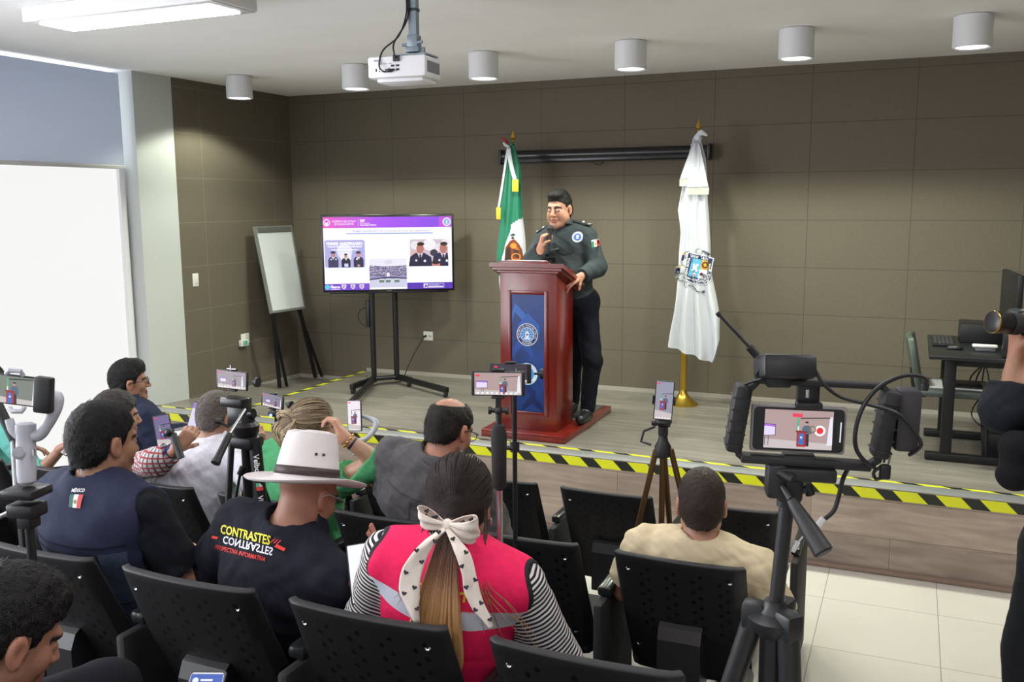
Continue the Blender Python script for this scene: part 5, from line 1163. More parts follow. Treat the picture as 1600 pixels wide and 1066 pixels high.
h = MB().box((-.036, -.022, -.025), (.055, .0, .025), RA, L(1255, 727), bev=.004); h.box((-.020, -.056, -.02), (.014, .004, .02), RA, L(1222, 727), bev=.008); h.box((-.012, -.03, -.016), (.03, .012, .016), RA, L(1232, 757), bev=.008)
h.cyl(L(1215, 745, .0), L(1245, 752, .0), .016); h.cyl(L(1250, 768), L(1268, 763), .007); h.cyl(L(1266, 756), L(1272, 772), .008); h.cyl(L(1235, 770), L(1235, 792), .014); part('pan_head', h, m_trip, t)
part('tension_knob', MB().cyl(L(1222, 735, .015), L(1240, 742, .03), .009), m_black, t)
part('pan_handle', MB().cyl(L(1228, 757, .02), L(1236, 768, .05), .006), m_trip, t)
part('handle_grip', MB().lathe([(.008, 0), (.010, .01), (.012, .03), (.0145, .055), (.0155, .08), (.0165, .095), (.0135, .098)], L(1236, 768, .05), L(1276, 826, .10)-L(1236, 768, .05), 20), mat('grip_rubber', (.02, .02, .022), .5), t)
cb = L(1229, 962); part('centre_column', MB().cyl(L(1238, 785), cb-V(0, 0, .02), .0125, n=20), m_trip, t)
part('column_collar', MB().lathe([(.026, 0), (.028, .008), (.02, .02), (.018, .03)], cb-V(0, 0, .012), (0, 0, 1), 24), m_trip, t)
h = MB()
for (x, w_) in ((1190, 24), (1225, 22), (1250, 16)): pass
h.lathe([(.03, -.03), (.045, -.012), (.046, .0), (.03, .01)], cb-V(0, 0, .012), (0, 0, 1), 24); part('shoulder', h, m_trip, t)
feet = [V(cb[0]-.36, cb[1]-.02, ZC), V(cb[0]+.20, cb[1]-.30, 0.0), V(cb[0]+.16, cb[1]+.40, 0.0)]
feet = [V(cb[0]-.34, cb[1]+.02, ZC), V(cb[0]+.14, cb[1]-.12, 0), V(cb[0]+.14, cb[1]+.46, 0)]
for i, f in enumerate(feet):
    d = f-cb; d /= np.linalg.norm(d); side = V(d[0], d[1], 0); side /= np.linalg.norm(side); a = cb+side*.035-V(0, 0, .02)
    o = part('leg', MB().cyl(a, a+(f-a)*.30, .019, .018, 16), m_trip, t); part('leg_clamp', MB().cyl(a+(f-a)*.28, a+(f-a)*.345, .024, n=16), m_black, o); part('lower_section', MB().cyl(a+(f-a)*.33, f, .014), m_trip, o); part('rubber_foot', MB().cyl(f+(a-f)*.015, f, .018), m_black, o)
    part('hinge', MB().box((-.018, -.02, -.02), (.018, .02, .03), np.array([np.cross(side, V(0, 0, 1)), side, V(0, 0, 1)]), a, bev=.008), m_trip, o)
part('spirit_level', MB().cyl(L(1254, 955, .02), L(1254, 962, .02), .007), emit('level_green', (.45, .8, .35), .35), t)
part('inner_column', MB().cyl(cb, cb-V(0, 0, .35), .016), m_black, t)
# ---------------- people ----------------
def frame(yaw, pitch=0.0, roll=0.0):
    """rows: right, forward, up; yaw 0 faces the stage, positive turns left; pitch looks down"""
    R0 = V(math.cos(yaw), math.sin(yaw), 0); F0 = V(-math.sin(yaw)*math.cos(pitch), math.cos(yaw)*math.cos(pitch), -math.sin(pitch)); U0 = np.cross(R0, F0)
    return np.array([R0*math.cos(roll)+U0*math.sin(roll), F0, U0*math.cos(roll)-R0*math.sin(roll)])
def loc2w(c, A, p): return c+A[0]*p[0]+A[1]*p[1]+A[2]*p[2]
m_skin = mat('skin', (.5, .3, .2), .5, var=.05, vscale=40, bump=.06, bscale=220, sss=.08, attr='tone')
def hairmat(name, col, rough=.55, st=(34, 8, 34), var=.5): return mat(name, col, rough, spec=.25, var=var, vscale=5, bump=.45, bscale=12, stretch=st, attr=None)
H_BLACK = hairmat('hair_black', (.007, .0065, .0065)); H_DARK = hairmat('hair_dark_brown', (.012, .009, .008)); H_GREY = hairmat('hair_grey', (.11, .095, .085), .6); H_BLOND = hairmat('hair_ash_blond', (.42, .33, .21), .5, var=.25); H_BLOND2 = hairmat('hair_root_blond', (.17, .125, .080), .55, var=.2); H_BROWN = hairmat('hair_brown', (.035, .02, .014))
def head_prims(c, A, s=1.0, fat=0.0):
    W = lambda *p: loc2w(c, A, V(*p)*s)
    P = [EL(W(0, -.014, .036), V(.076, .097, .083)*s, A, .01), EL(W(0, .022, -.03), V(.063, .068, .082)*s, A, .03),
         RC(W(-.045, .005, -.058), W(-.008, .066, -.100), .021*s, .018*s, .025), RC(W(.045, .005, -.058), W(.008, .066, -.100), .021*s, .018*s, .025), EL(W(0, .072, -.100), V(.020, .018, .018)*s, A, .02),
         EL(W(-.036, .060, -.026), V(.024, .022, .026)*s, A, .02), EL(W(.036, .060, -.026), V(.024, .022, .026)*s, A, .02),
         RC(W(-.032, .080, .024), W(.032, .080, .024), .012*s, k=.015), EL(W(-.030, .098, .002), V(.017, .016, .012)*s, A, .010, True), EL(W(.030, .098, .002), V(.017, .016, .012)*s, A, .010, True),
         RC(W(0, .088, .012), W(0, .108, -.030), .0085*s, .0125*s, .010), EL(W(-.012, .097, -.034), V(.009, .010, .008)*s, A, .006), EL(W(.012, .097, -.034), V(.009, .010, .008)*s, A, .006),
         RC(W(-.018, .086, -.060), W(.018, .086, -.060), .0075*s, k=.006), RC(W(-.015, .086, -.072), W(.015, .086, -.072), .008*s, k=.006), EL(W(0, .098, -.066), V(.03, .008, .0022)*s, A, .004, True),
         EL(W(-.030, .079, .001), V(.014, .013, .011)*s, A, .004), EL(W(.030, .079, .001), V(.014, .013, .011)*s, A, .004)]
    if fat: P += [EL(W(sd*.040, .028, -.058), V(.032+.006*fat, .040, .040)*s, A, .03) for sd in (-1, 1)]+[EL(W(0, .045, -.098), V(.045, .035, .022)*s, A, .03)]
    for sd in (-1, 1):
        P += [EL(W(sd*.080, -.008, -.006), V(.0085, .019, .031)*s, A, .008), EL(W(sd*.090, -.003, -.004), V(.007, .010, .018)*s, A, .006, True), EL(W(sd*.078, -.002, -.032), V(.008, .010, .010)*s, A, .006)]
    return P
def head_tone(vs, c, A, s, skin, browcol, stubble=0.0, lips=True):
    q = (vs-c) @ A.T/s; col = np.tile(np.array(skin), (len(vs), 1)); x, y, z = q.T
    def blend(mask, to): nonlocal col; m = np.clip(mask, 0, 1)[:, None]; col = col*(1-m)+np.array(to)*m
    if stubble: blend(stubble*np.clip((-.045-z)/.02, 0, 1)*np.clip((y-.0)/.03, 0, 1), np.array(skin)*.45)
    blend(.35*np.exp(-((abs(x)-.038)**2+(z+.03)**2)/.0004)*(y > .05), (skin[0]*1.05, skin[1]*.72, skin[2]*.65))
    if lips: blend(1.4*np.exp(-((z+.066)/.010)**2)*np.exp(-(x/.024)**4)*(y > .07), (skin[0]*.72, skin[1]*.42, skin[2]*.42))
    bz = .024-.010*((abs(x)-.028)/.02)**2
    blend(2.0*np.exp(-((z-bz)/.0055)**2)*(abs(x) > .010)*(abs(x) < .052)*(y > .06), browcol)
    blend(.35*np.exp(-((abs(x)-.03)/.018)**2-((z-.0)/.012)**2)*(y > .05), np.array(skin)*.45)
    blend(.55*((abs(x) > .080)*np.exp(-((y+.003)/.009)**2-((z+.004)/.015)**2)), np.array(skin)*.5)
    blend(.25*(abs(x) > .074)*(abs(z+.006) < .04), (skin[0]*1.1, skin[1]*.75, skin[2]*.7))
    return col
def hand_prims(w, d, n, side, curl=(.5, .6, .7, .8), s=1.0, thumb=(.6, .5), spread=.06):
    """w wrist, d toward the fingers, n out of the palm, side +1 puts the thumb on d x n"""
    d = d/np.linalg.norm(d); n = n-d*np.dot(n, d); n /= np.linalg.norm(n); t = np.cross(d, n)*side; P = []; k = .008
    P += [RC(w-d*.02*s, w+d*.02*s, .026*s, .024*s, .015)]
    for i, (o, L_, kn) in enumerate(((.026, .082, (.040, .024, .020)), (.009, .088, (.044, .027, .021)), (-.009, .084, (.040, .025, .020)), (-.025, .076, (.032, .019, .017)))):
        b = w+(d*L_+t*o)*s; P.append(RC(w+d*.012*s+t*o*.6*s, b, .015*s, .0115*s, .012))
        a = 0; p = b; dr = d
        for j, seg in enumerate(kn):
            a += curl[i]*(1.0, 1.15, .8)[j]; dr = (d*math.cos(a)+n*math.sin(a))+t*(spread*(1.5-i))*.5; q = p+dr*seg*s; P.append(RC(p, q, (.0098, .0088, .0078)[j]*s, (.0088, .0078, .0070)[j]*s, .004)); p = q
    b = w+(d*.022+t*.026+n*.006)*s; P.append(RC(w+d*.01*s+t*.012*s, b, .016*s, .014*s, .012)); dr = d*math.cos(thumb[0])*.8+t*math.sin(thumb[0])+n*.35; dr /= np.linalg.norm(dr); q = b+dr*.040*s; P.append(RC(b, q, .0125*s, .0105*s, .008)); dr = dr+n*thumb[1]; dr /= np.linalg.norm(dr); P.append(RC(q, q+dr*.030*s, .0105*s, .0085*s, .005))
    return P
def figure(label, head, hy, hp=0.0, hr=0.0, by=0.0, pelvis=(0, 0, 0), sw=.185, hs=1.0, girth=1.0, belly=0.0, arms=None, knees=None, feet=None, skin=(0.336, 0.182, 0.115), brow=(.02, .015, .012),
           stubble=0.0, hands=None, h_body=.009, h_head=.0042, neck=.053, stand=False, sdrop=.055, fat=0.0):
    """a whole clothed-or-bare body: returns root and the joints for the clothes"""
    c = V(*head); A = frame(hy, hp, hr); pel = V(*pelvis)
    N = loc2w(c, A, V(0, -.030, -.125)*hs)-V(0, 0, .015)
    up = N-pel; L_ = np.linalg.norm(up); up /= L_
    R0 = V(math.cos(by), math.sin(by), 0); R0 = R0-up*np.dot(R0, up); R0 /= np.linalg.norm(R0); F0 = np.cross(up, R0); Bf = np.array([R0, F0, up])
    S = {s_: N+R0*s_*sw-up*sdrop for s_ in (-1, 1)}
    g = girth; j = dict(neck=neck, c=c, A=A, N=N, pel=pel, B=Bf, S=S, L=L_, sw=sw, hs=hs)
    tor = [EL(pel, V(.165*g, .118*g, .12), Bf, .05), EL(pel+up*.33*L_+F0*(.015+belly*.5), V(.150*g, (.112+belly)*g, .16*L_/.5), Bf, .06),
           EL(pel+up*.68*L_+F0*.005, V(.162*g*sw/.185, .112*g, .19*L_/.5), Bf, .06), RC(S[-1]+R0*.02, S[1]-R0*.02, .060, .060, .05)]
    tor += [RC(N+up*.01, N+R0*s_*sw*.55-up*.035, .045, .050, .05) for s_ in (-1, 1)]
    j['tor'] = tor
    nk = [RC(loc2w(c, A, V(0, -.022, -.055)*hs), N-up*.02, neck, neck*1.12, .03)]; j['nk'] = nk
    arms = arms or {}; el, wr = {}, {}; armp = {}
    for s_ in (-1, 1):
        a = arms.get(s_)
        if a is None: E_ = S[s_]-V(0, 0, .25)+F0*.07+R0*s_*.085; W_ = pel+F0*.30+R0*s_*.08+V(0, 0, .12)
        else: E_, W_ = V(*a[0]), V(*a[1])
        el[s_], wr[s_] = E_, W_; armp[s_] = [RC(S[s_], E_, .052, .042, .03), RC(E_, W_, .042, .027, .015)]
    j['el'], j['wr'], j['armp'] = el, wr, armp
    legs = []
    for s_ in (-1, 1):
        hp_ = pel+R0*s_*.088-up*.02; kn = V(*knees[s_]) if knees else hp_+V(F0[0], F0[1], 0)*.42+V(0, 0, -.03); ft = V(*feet[s_]) if feet else kn+V(F0[0]*.03, F0[1]*.03, 0)-V(0, 0, .36)
        legs.append((hp_, kn, ft))
    j['legs'] = legs
    legp = [q for (a, b, f) in legs for q in (RC(a, b, .080, .055, .04), RC(b, f, .052, .036, .03), RC(f-V(0, 0, .04), f+V(F0[0], F0[1], 0)*.12-V(0, 0, .055), .026, .024, .02))]
    body = [('rc' == p[0] and p) or p for p in tor]; body = [(p[0], p[1], p[2]-.006, p[3], p[4]) if p[0] == 'el' else ('rc', p[1], p[2], p[3]-.006, p[4]-.006, p[5]) for p in tor]
    vs, q = solidify(body+nk+armp[-1]+armp[1]+legp, h_body); pieces = [(vs, q, {'tone': np.tile(np.array(skin), (len(vs), 1))})]
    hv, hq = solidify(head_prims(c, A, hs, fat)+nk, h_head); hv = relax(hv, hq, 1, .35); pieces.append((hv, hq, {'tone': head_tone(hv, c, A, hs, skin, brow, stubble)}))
    for s_, hd in (hands or {}).items():
        w_ = wr[s_]; P = hand_prims(w_, V(*hd[0]), V(*hd[1]), hd[2], **(hd[3] if len(hd) > 3 else {})); P.append(RC(el[s_]+(w_-el[s_])*.6, w_, .032, .0255, .015))
        v_, q_ = solidify(P, .0034); pieces.append((v_, q_, {'tone': np.tile(np.array(skin)*V(1.05, .95, .92), (len(v_), 1))}))
    for s_ in (-1, 1):
        if s_ not in (hands or {}):
            P = hand_prims(wr[s_], wr[s_]-el[s_]+V(0, 0, -.03), V(0, 0, -1), -s_, curl=(.25, .3, .35, .4)); v_, q_ = solidify(P, .006); pieces.append((v_, q_, {'tone': np.tile(np.array(skin), (len(v_), 1))}))
    root, _, _ = mesh_obj('person', pieces, m_skin); tag(root, label, 'person'); j['root'] = root
    # eyes
    for s_ in (-1, 1):
        e = MB(); e.ball(loc2w(c, A, V(s_*.030, .0855, .0005)*hs), .0075*hs, 8); o = e.build('eye', mat('eye_white', (.55, .5, .47), .25), root)
        k = MB(); k.ball(loc2w(c, A, V(s_*.030, .0905, .0005)*hs), .0036*hs, 6); k.build('iris', mat('iris_dark', (.02, .012, .008), .2), o)
    j['trousers_prims'] = legp
    return j
def trousers(j, m, h=.010, inf=.014, name='trousers'):
    P = [q for q in j['trousers_prims'] if True]
    P = [p for i, p in enumerate(P) if i % 3 < 2]; P += [j['tor'][0]]
    v, q = solidify(P, h, inf); v = folds(v, q, .004, 22, 3); o, _, _ = mesh_obj(name, [(v, q)], m, j['root']); return o
def shoes(j, m):
    for (a, b, f) in j['legs']:
        F0 = V(j['B'][1][0], j['B'][1][1], 0); F0 /= np.linalg.norm(F0)
        v, q = solidify([RC(f+V(0, 0, .0), f+F0*.02-V(0, 0, .04), .052, .047, .02), RC(f+F0*.02-V(0, 0, .05), f+F0*.17-V(0, 0, .055), .046, .038, .02)], .006, clip=lambda X, Y, Z: (f[2]-.088-Z)+0*X+0*Y); mesh_obj('shoe', [(v, q)], m, j['root'])
def shirt(j, m, sleeve=.9, inf=.013, h=.0075, fold=.005, fs=26, seed=0, collar=None, name='shirt', neckcut=.075, extra=None, sides=(-1, 1), loose=.0, attr=False, below=.12):
    """sleeve: 0 none, 1 elbow, 2 wrist"""
    P = list(j['tor'])
    for s_ in sides:
        S, E_, W_ = j['S'][s_], j['el'][s_], j['wr'][s_]
        if sleeve > 0:
            t = min(sleeve, 1.0); P.append(RC(S, S+(E_-S)*t, .054, .054-.008*t+loose, .03))
        if sleeve > 1: t = sleeve-1; P.append(RC(E_, E_+(W_-E_)*t, .046+loose, .046-.014*t+loose*.6, .02))
    P += extra or []
    c0 = loc2w(j['c'], j['A'], V(0, -.0, -.04)*j['hs'])
    P.append(EL(j['N']+V(0, 0, .045)+j['B'][1]*.012, V(.066, .075, neckcut), None, .012, True))
    cp = []
    for s_ in sides:
        if 0 < sleeve:
            if sleeve <= 1: a, b = j['S'][s_], j['el'][s_]; t = sleeve
            else: a, b = j['el'][s_], j['wr'][s_]; t = sleeve-1
            d = (b-a)/np.linalg.norm(b-a); pt = a+(b-a)*t; cp.append((pt, d))
        else:
            cp.append(None)
    v, q = solidify(P, h, inf, clip=lambda X, Y, Z: np.maximum.reduce([np.where((X-p[0])**2+(Y-p[1])**2+(Z-p[2])**2 < .02, (X-p[0])*d[0]+(Y-p[1])*d[1]+(Z-p[2])*d[2], -1.0) for (p, d) in cp if True]+[0*X+0*Y+0*Z-1]) if cp and cp[0] is not None else 0*X+0*Y+0*Z-1)
    v = folds(v, q, fold, fs, seed); v = folds(v, q, fold*.5, fs*2.3, seed+5)
    pc = [(v, q)]
    at_ = {}
    if attr:
        r = (v-j['pel']) @ j['B'].T; dS = np.min([np.linalg.norm(np.cross(v-j['S'][s_], (j['el'][s_]-j['S'][s_])/np.linalg.norm(j['el'][s_]-j['S'][s_])), axis=1) for s_ in (-1, 1)], 0)
        best = np.full(len(v), 1e9); al = r[:, 2].copy()
        for s_ in (-1, 1):
            for a, b, o in ((j['S'][s_], j['el'][s_], 0), (j['el'][s_], j['wr'][s_], np.linalg.norm(j['el'][s_]-j['S'][s_]))):
                d = b-a; ln = np.linalg.norm(d); d = d/ln; t = np.clip((v-a) @ d, 0, ln); dist = np.linalg.norm(v-a-t[:, None]*d, axis=1); mk = (dist < best) & (dist < .10) & (abs(r[:, 0]) > j['sw']*.55)
                al = np.where(mk, (v-a) @ d+o+.5, al); best = np.where(mk, dist, best)
        at_ = {'along': al, 'side': r[:, 0].astype(float), 'high': r[:, 2], 'fwd': r[:, 1]}
        pc = [(v, q, at_)]
    o, V_, Q_ = mesh_obj(name, pc, m, j['root']); o_bv = BVHTree.FromPolygons([tuple(x) for x in V_], [tuple(x) for x in Q_])
    if collar is not None:
        N, B = j['N'], j['B']; ax = B[2]*.93-B[1]*.30
        ring = MB(); u, w_, d = bb_axes(ax); cN = N+B[2]*.022+B[1]*.006
        def cf(a, b):
            th = 2*PI*a; r = (.079+.026*b**1.2)*(1+.35*(j['neck']/.053-1))+.002*math.sin(3*th); return tuple(cN+u*math.cos(th)*r+w_*math.sin(th)*r*1.05+d*(.046-.052*b))
        ring.grid(cf, 40, 5); co = ring.build('collar', collar, o); md = co.modifiers.new('s', 'SOLIDIFY'); md.thickness = .005
    return o, o_bv
HL = ([-.2, -.1, -.055, -.03, -.022, .014, .018, .03, .036, .07, .2], [-.070, -.070, -.064, -.035, .024, .024, -.018, -.018, .032, .060, .066])
def hair_short(j, m, t=.012, top=.014, line=HL, crown=None, noise=.0014, nf=75, tuft=0.0, back=.012, name='hair', h=.0042, seed=0, tuft_n=1800, tuft_l=.016):
    c, A, s = j['c'], j['A'], j['hs']; W = lambda *p: loc2w(c, A, V(*p)*s)
    P = [EL(W(0, -.014, .036+top*.4), V(.076+t*.45, .097+t, .083+top)*s, A, .02), RC(W(0, -.066, -.0), W(0, -.058, -.055), .052*s, .050*s, .03), RC(W(-.028, -.048, -.015), W(.028, -.048, -.015), .046*s, k=.02)]
    if tuft: P += [EL(W(0, .055, .098), V(.052, .034, .022+tuft)*s, A, .03), EL(W(0, .0, .115), V(.055, .05, .015+tuft*.5)*s, A, .03)]
    if crown: P.append(EL(W(*crown[:3]), V(*crown[3:])*s, A, .012, True))
    def clip(X, Y, Z):
        dx, dy, dz = X-c[0], Y-c[1], Z-c[2]; ly = (A[1][0]*dx+A[1][1]*dy+A[1][2]*dz)/s; lz = (A[2][0]*dx+A[2][1]*dy+A[2][2]*dz)/s
        return (np.interp(ly, line[0], line[1])-lz)*.6*s
    v, q = solidify(P, h, 0, clip); v = folds(v, q, noise, nf, seed); v = folds(v, q, noise*.5, nf*2.7, seed+2)
    o, _, _ = mesh_obj(name, [(v, q)]+([tufts(v, q, A, tuft_n, tuft_l, seed)] if tuft_n else []), m, j['root']); return o
def tufts(v, q, A, n, length, seed=0, lift=.35, sweep=(0, .35, -1), wd=.0016, clump=.5):
    """short tapering locks lying back on a hair surface; returns (verts, quads)"""
    g = np.random.default_rng(seed); N_ = normals(v, q); i = g.integers(0, len(v), n); p = v[i]; nm = N_[i]
    loc = nm @ A.T; flow = np.tile(V(*sweep), (n, 1)); flow[:, 0] += loc[:, 0]*.3; flow[:, 1] = np.where(loc[:, 2] > .6, .9, flow[:, 1]*0-.15); flow[:, 2] = np.where(loc[:, 2] > .6, -.1, -1)
    f = flow @ A; f = f-nm*(f*nm).sum(1)[:, None]; f /= np.linalg.norm(f, axis=1)[:, None]+1e-9; f += clump*ripple(p, 40, seed)[:, None]*np.cross(nm, f); f += g.normal(0, .18, (n, 3)); f /= np.linalg.norm(f, axis=1)[:, None]
    sd = np.cross(nm, f); sd /= np.linalg.norm(sd, axis=1)[:, None]+1e-9; L_ = length*g.uniform(.5, 1.2, n)[:, None]; rows_ = []
    for t, w_ in ((0, 1), (.4, .9), (.75, .6), (1.0, .08)):
        c0 = p-nm*.001+f*L_*t+nm*L_*lift*t*(1-.55*t); rows_ += [c0-sd*wd*w_, c0+sd*wd*w_]
    vs = np.stack(rows_, 1).reshape(-1, 3); b = (np.arange(n)*8)[:, None]; Q = np.concatenate([b+np.array([[0, 1, 3, 2]])+2*k for k in range(3)]); return vs, Q
def strands(name, m, parent, roots, n, fn, r=.0022, seg=10, seed=1, sub=5):
    """n tapering locks; fn(i, rnd) -> list of control points"""
    rnd = random.Random(seed); mb = MB()
    for i in range(n):
        p = [V(*x) for x in fn(i, rnd)]; pts = catmull(p, sub); k = len(pts); rr = [r*(.5+.7*math.sin(PI*min(1, (t+.6)/(k+.2)))) for t in range(k)]; mb.tube(pts, rr, 5)
    return mb.build(name, m, parent)
def radiate(r, e_, lo=80, hi=130, part_x=None):
    """five directions running over the skull from a far point to the gathering point e_"""
    e_ = V(*e_)/np.linalg.norm(e_); u, v, _ = bb_axes(e_); ph = r.uniform(0, 2*PI); an = math.radians(r.uniform(lo, hi)); ph2 = ph+r.uniform(-.12, .12)
    return [e_*math.cos(an*t_)+(u*math.cos(ph+(ph2-ph)*t_)+v*math.sin(ph+(ph2-ph)*t_))*math.sin(an*t_) for t_ in (1, .78, .55, .32, .10)]
def glasses(j, m, lens=True):
    c, A, s = j['c'], j['A'], j['hs']; W = lambda *p: loc2w(c, A, V(*p)*s)
    g = MB()
    for sd in (-1, 1):
        pts = [W(sd*.032+.024*math.cos(a)*1.05, .106-.004*abs(math.cos(a)), .0+.018*math.sin(a)) for a in np.linspace(0, 2*PI, 21)]; g.tube(pts, .0016*s, 6)
        g.tube([W(sd*.057, .102, .006), W(sd*.080, .08, .008), W(sd*.088, .0, .010), W(sd*.086, -.02, -.002)], .0018*s, 6)
    g.tube([W(-.008, .108, .004), W(.008, .108, .004)], .0015*s, 6); return g.build('glasses', m, j['root'])
def seatpos(row, k):
    y, z, xr, p = {'A': (-3.85, ZA, 5.47, .60), 'B': (-4.95, ZB, 5.49, .615), 'C': (-6.17, ZC, 5.57, .59), 'D': (-7.28, ZD, 5.57, .59)}[row]
    return V(xr-.235-p*k, y+.30, z+.455)
def cloth(name, r, g, b, rough=.85, **k): return mat(name, hexc(r, g, b), rough, spec=.18, var=.08, vscale=60, bump=.12, bscale=350, **k)
def patch(c, x, y, w, h, letters=None):
    c.rect(x-w/2, y-h/2, x-w/6, y+h/2, P8(20, 110, 80)); c.rect(x-w/6, y-h/2, x+w/6, y+h/2, P8(230, 230, 230)); c.rect(x+w/6, y-h/2, x+w/2, y+h/2, P8(200, 50, 50)); c.circ(x, y, h*.17, P8(150, 110, 70))
    if letters: c.text(letters, x, y+h/2+.002, h*.22, P8(230, 230, 230), width=w*.95, align='c', bold=.03)
trou_black = cloth('trousers_black', 24, 24, 30); m_shoe = mat('shoe_black', (.012, .012, .013), .35)

# === the speaker behind the lectern
hd = at(874, 327, 1, -1.43); pel = V(hd[0]+.085, -1.34, HS+.055+.90)
LE = at(934, 418, 1, -1.42); LW = at(908, 432, 1, -1.60); RE = at(832, 408, 1, -1.60); RW = at(845, 388, 1, -1.78)
sk = (.42, .215, .145)
j = figure('person in a dark grey uniform shirt speaking into a microphone behind the lectern', hd, math.radians(173), .10, -.03, math.radians(180), pel, sw=.188, hs=1.12, girth=1.10, belly=.02, sdrop=.080,
           arms={-1: (LE, LW), 1: (RE, RW)}, knees={-1: (3.76, -1.42, HS+.52), 1: (3.57, -1.32, HS+.52)}, feet={-1: (3.735, -1.45, HS+.15), 1: (3.54, -1.25, HS+.15)},
           skin=sk, stubble=.30, fat=.6, hands={-1: (LW-LE+V(-.10, -.03, -.05), (-.5, .1, -.9), 1, dict(curl=(.35, .4, .45, .5), s=1.05)), 1: (V(.10, -.02, .55), (.75, .45, -.1), -1, dict(curl=(.95, 1.0, 1.0, 1.05), s=1.05))}, h_body=.009, h_head=.0036, neck=.060)
SP = j
m_uni = cloth('uniform_grey', 53, 60, 64, .8)
ud = V(0, -1, 0)
o, bv = shirt(j, m_uni, sleeve=1.93, inf=.016, h=.006, fold=.0035, fs=20, collar=m_uni, loose=.010, seed=2)
N, B, S = j['N'], j['B'], j['S']
# button strip, pocket flaps, badge and patch sewn on the shirt
c = Canvas(.0004); mu2 = cloth('uniform_seam', 50, 57, 61)
c.rect(-.016, -.38, .016, -.02, mu2, 2, 14)
for k in range(5): c.circ(0, -.06-.075*k, .006, P8(35, 38, 40), 10)
for x in (-.10, .10): c.poly([(x-.06, -.135), (x+.06, -.135), (x+.055, -.17), (x, -.185), (x-.055, -.17)], mu2)
c.build('placket', (0, 0, 0), (1, 0, 0), (0, 1, 0), o, fn=onto(bv, N+V(-.03, 0, .0), (1, 0, 0), (0, 0, 1), (0, 1, 0), .0015, .4))
c = Canvas(.0003); c.circ(0, 0, .040, P8(215, 220, 230)); c.circ(0, 0, .037, P8(120, 140, 185)); c.ring(0, 0, .028, .036, P8(205, 212, 230)); c.circ(0, 0, .026, P8(70, 110, 180)); c.rect(-.008, -.012, .008, .014, P8(215, 225, 240)); c.arctext('POLICIA ESTATAL', 0, 0, .0315, 200, -20, .006, P8(40, 50, 110))
c.build('round_badge', (0, 0, 0), (1, 0, 0), (0, 1, 0), o, fn=onto(bv, at(897, 371, 1, -1.55), (1, 0, 0), (0, 0, 1), (0, 1, 0), .002, .4), label='round blue and white badge')
c = Canvas(.0003); patch(c, 0, 0, .062, .042, 'MÉXICO'); pp = at(930.5, 381, 1, -1.5); dd = (pp-CAM)/np.linalg.norm(pp-CAM); rr_ = V(math.cos(.45), math.sin(.45), 0)
c.build('flag_patch', (0, 0, 0), (1, 0, 0), (0, 1, 0), o, fn=onto(bv, pp, rr_*.97+V(0, 0, .24), V(-.1, 0, 1), dd, .002, .4), label='small three-colour flag patch with lettering')
for s_ in (-1, 1):
    a, b = N+B[0]*s_*.085+V(0, 0, .045), S[s_]+B[0]*s_*.03+V(0, 0, .075)
    d = b-a; ln = np.linalg.norm(d); fx = d/ln; fy = np.cross(V(0, 0, 1), fx); fy /= np.linalg.norm(fy); fz = np.cross(fx, fy)
    e = part('epaulette', MB().box((0, -.032, 0), (ln, .032, .012), np.array([fx, fy, fz]), a, bev=.004), mat('epaulette_dark', (.02, .022, .026), .6), o)
    st = MB(); st.box((ln-.022, -.03, .011), (ln-.006, .03, .0145), np.array([fx, fy, fz]), a); st.ball(a+fx*ln*.55+fz*.014, .012, 6); part('silver_insignia', st, mat('silver_thread', (.6, .6, .62), .35, .6), e)
st = MB(); st.cyl(N+V(-.055, -.075, -.02), N+V(-.055, -.082, -.02), .008); part('collar_pin', st, mat('silver_thread', (.6, .6, .62), .35, .6), o)
v, q = solidify([RC(N+V(0, -.03, -.02), N+V(0, -.075, -.07), .05, .028, .02)], .006); mesh_obj('undershirt', [(v, q)], m_blackm, j['root'])
st = MB(); w0 = RE+(RW-RE)*.90; d = (RW-RE)/np.linalg.norm(RW-RE); st.cyl(w0-d*.014, w0+d*.006, .036, n=20); part('cuff_band', st, mat('watch_silver', (.6, .58, .6), .3, .8), j['root'], 'pale wristband')
tr = trousers(j, cloth('trousers_navy', 20, 22, 32), h=.009, inf=.022); shoes(j, m_shoe)
hair_short(j, H_BLACK, t=.004, top=.008, tuft=.003, noise=.0012, tuft_l=.009, tuft_n=1400)
MC = j['wr'][1]; mh = loc2w(j['c'], j['A'], V(-.0, .155, -.095)); mt = thing('microphone', 'black handheld microphone held to the speaker’s mouth', 'microphone', mh-V(0, 0, .2))
mh = at(860, 358, 1, -1.765); mb_ = at(854, 398, 1, -1.835)
d = (mh-mb_)/np.linalg.norm(mh-mb_); part('handle', MB().lathe([(.014, 0), (.016, .01), (.018, .12), (.023, .17)], mh-d*.18, d, 18), m_black, mt); part('grille', MB().ball(mh, (.028, .028, .030), 10), mat('mic_mesh', (.03, .03, .032), .5, .5, bump=.5, bscale=900), mt)

# === front row: man in glasses
p = seatpos('A', 6); hd = PD(203, 597, 5.75)
j = figure('person in glasses and a dark blue jacket, seated in front of the white pillar', hd, math.radians(-40), -.02, 0, math.radians(-25), p, sw=.19, hs=1.02, girth=1.08, skin=(0.336, 0.167, 0.108))
m_navyj = cloth('jacket_navy', 34, 40, 62, .8)
o, bv = shirt(j, m_navyj, sleeve=1.9, inf=.02, loose=.01, collar=m_navyj, seed=3); trousers(j, trou_black); shoes(j, m_shoe)
hair_short(j, H_BLACK, t=.013, top=.018, tuft=.014, noise=.0022); glasses(j, m_black)

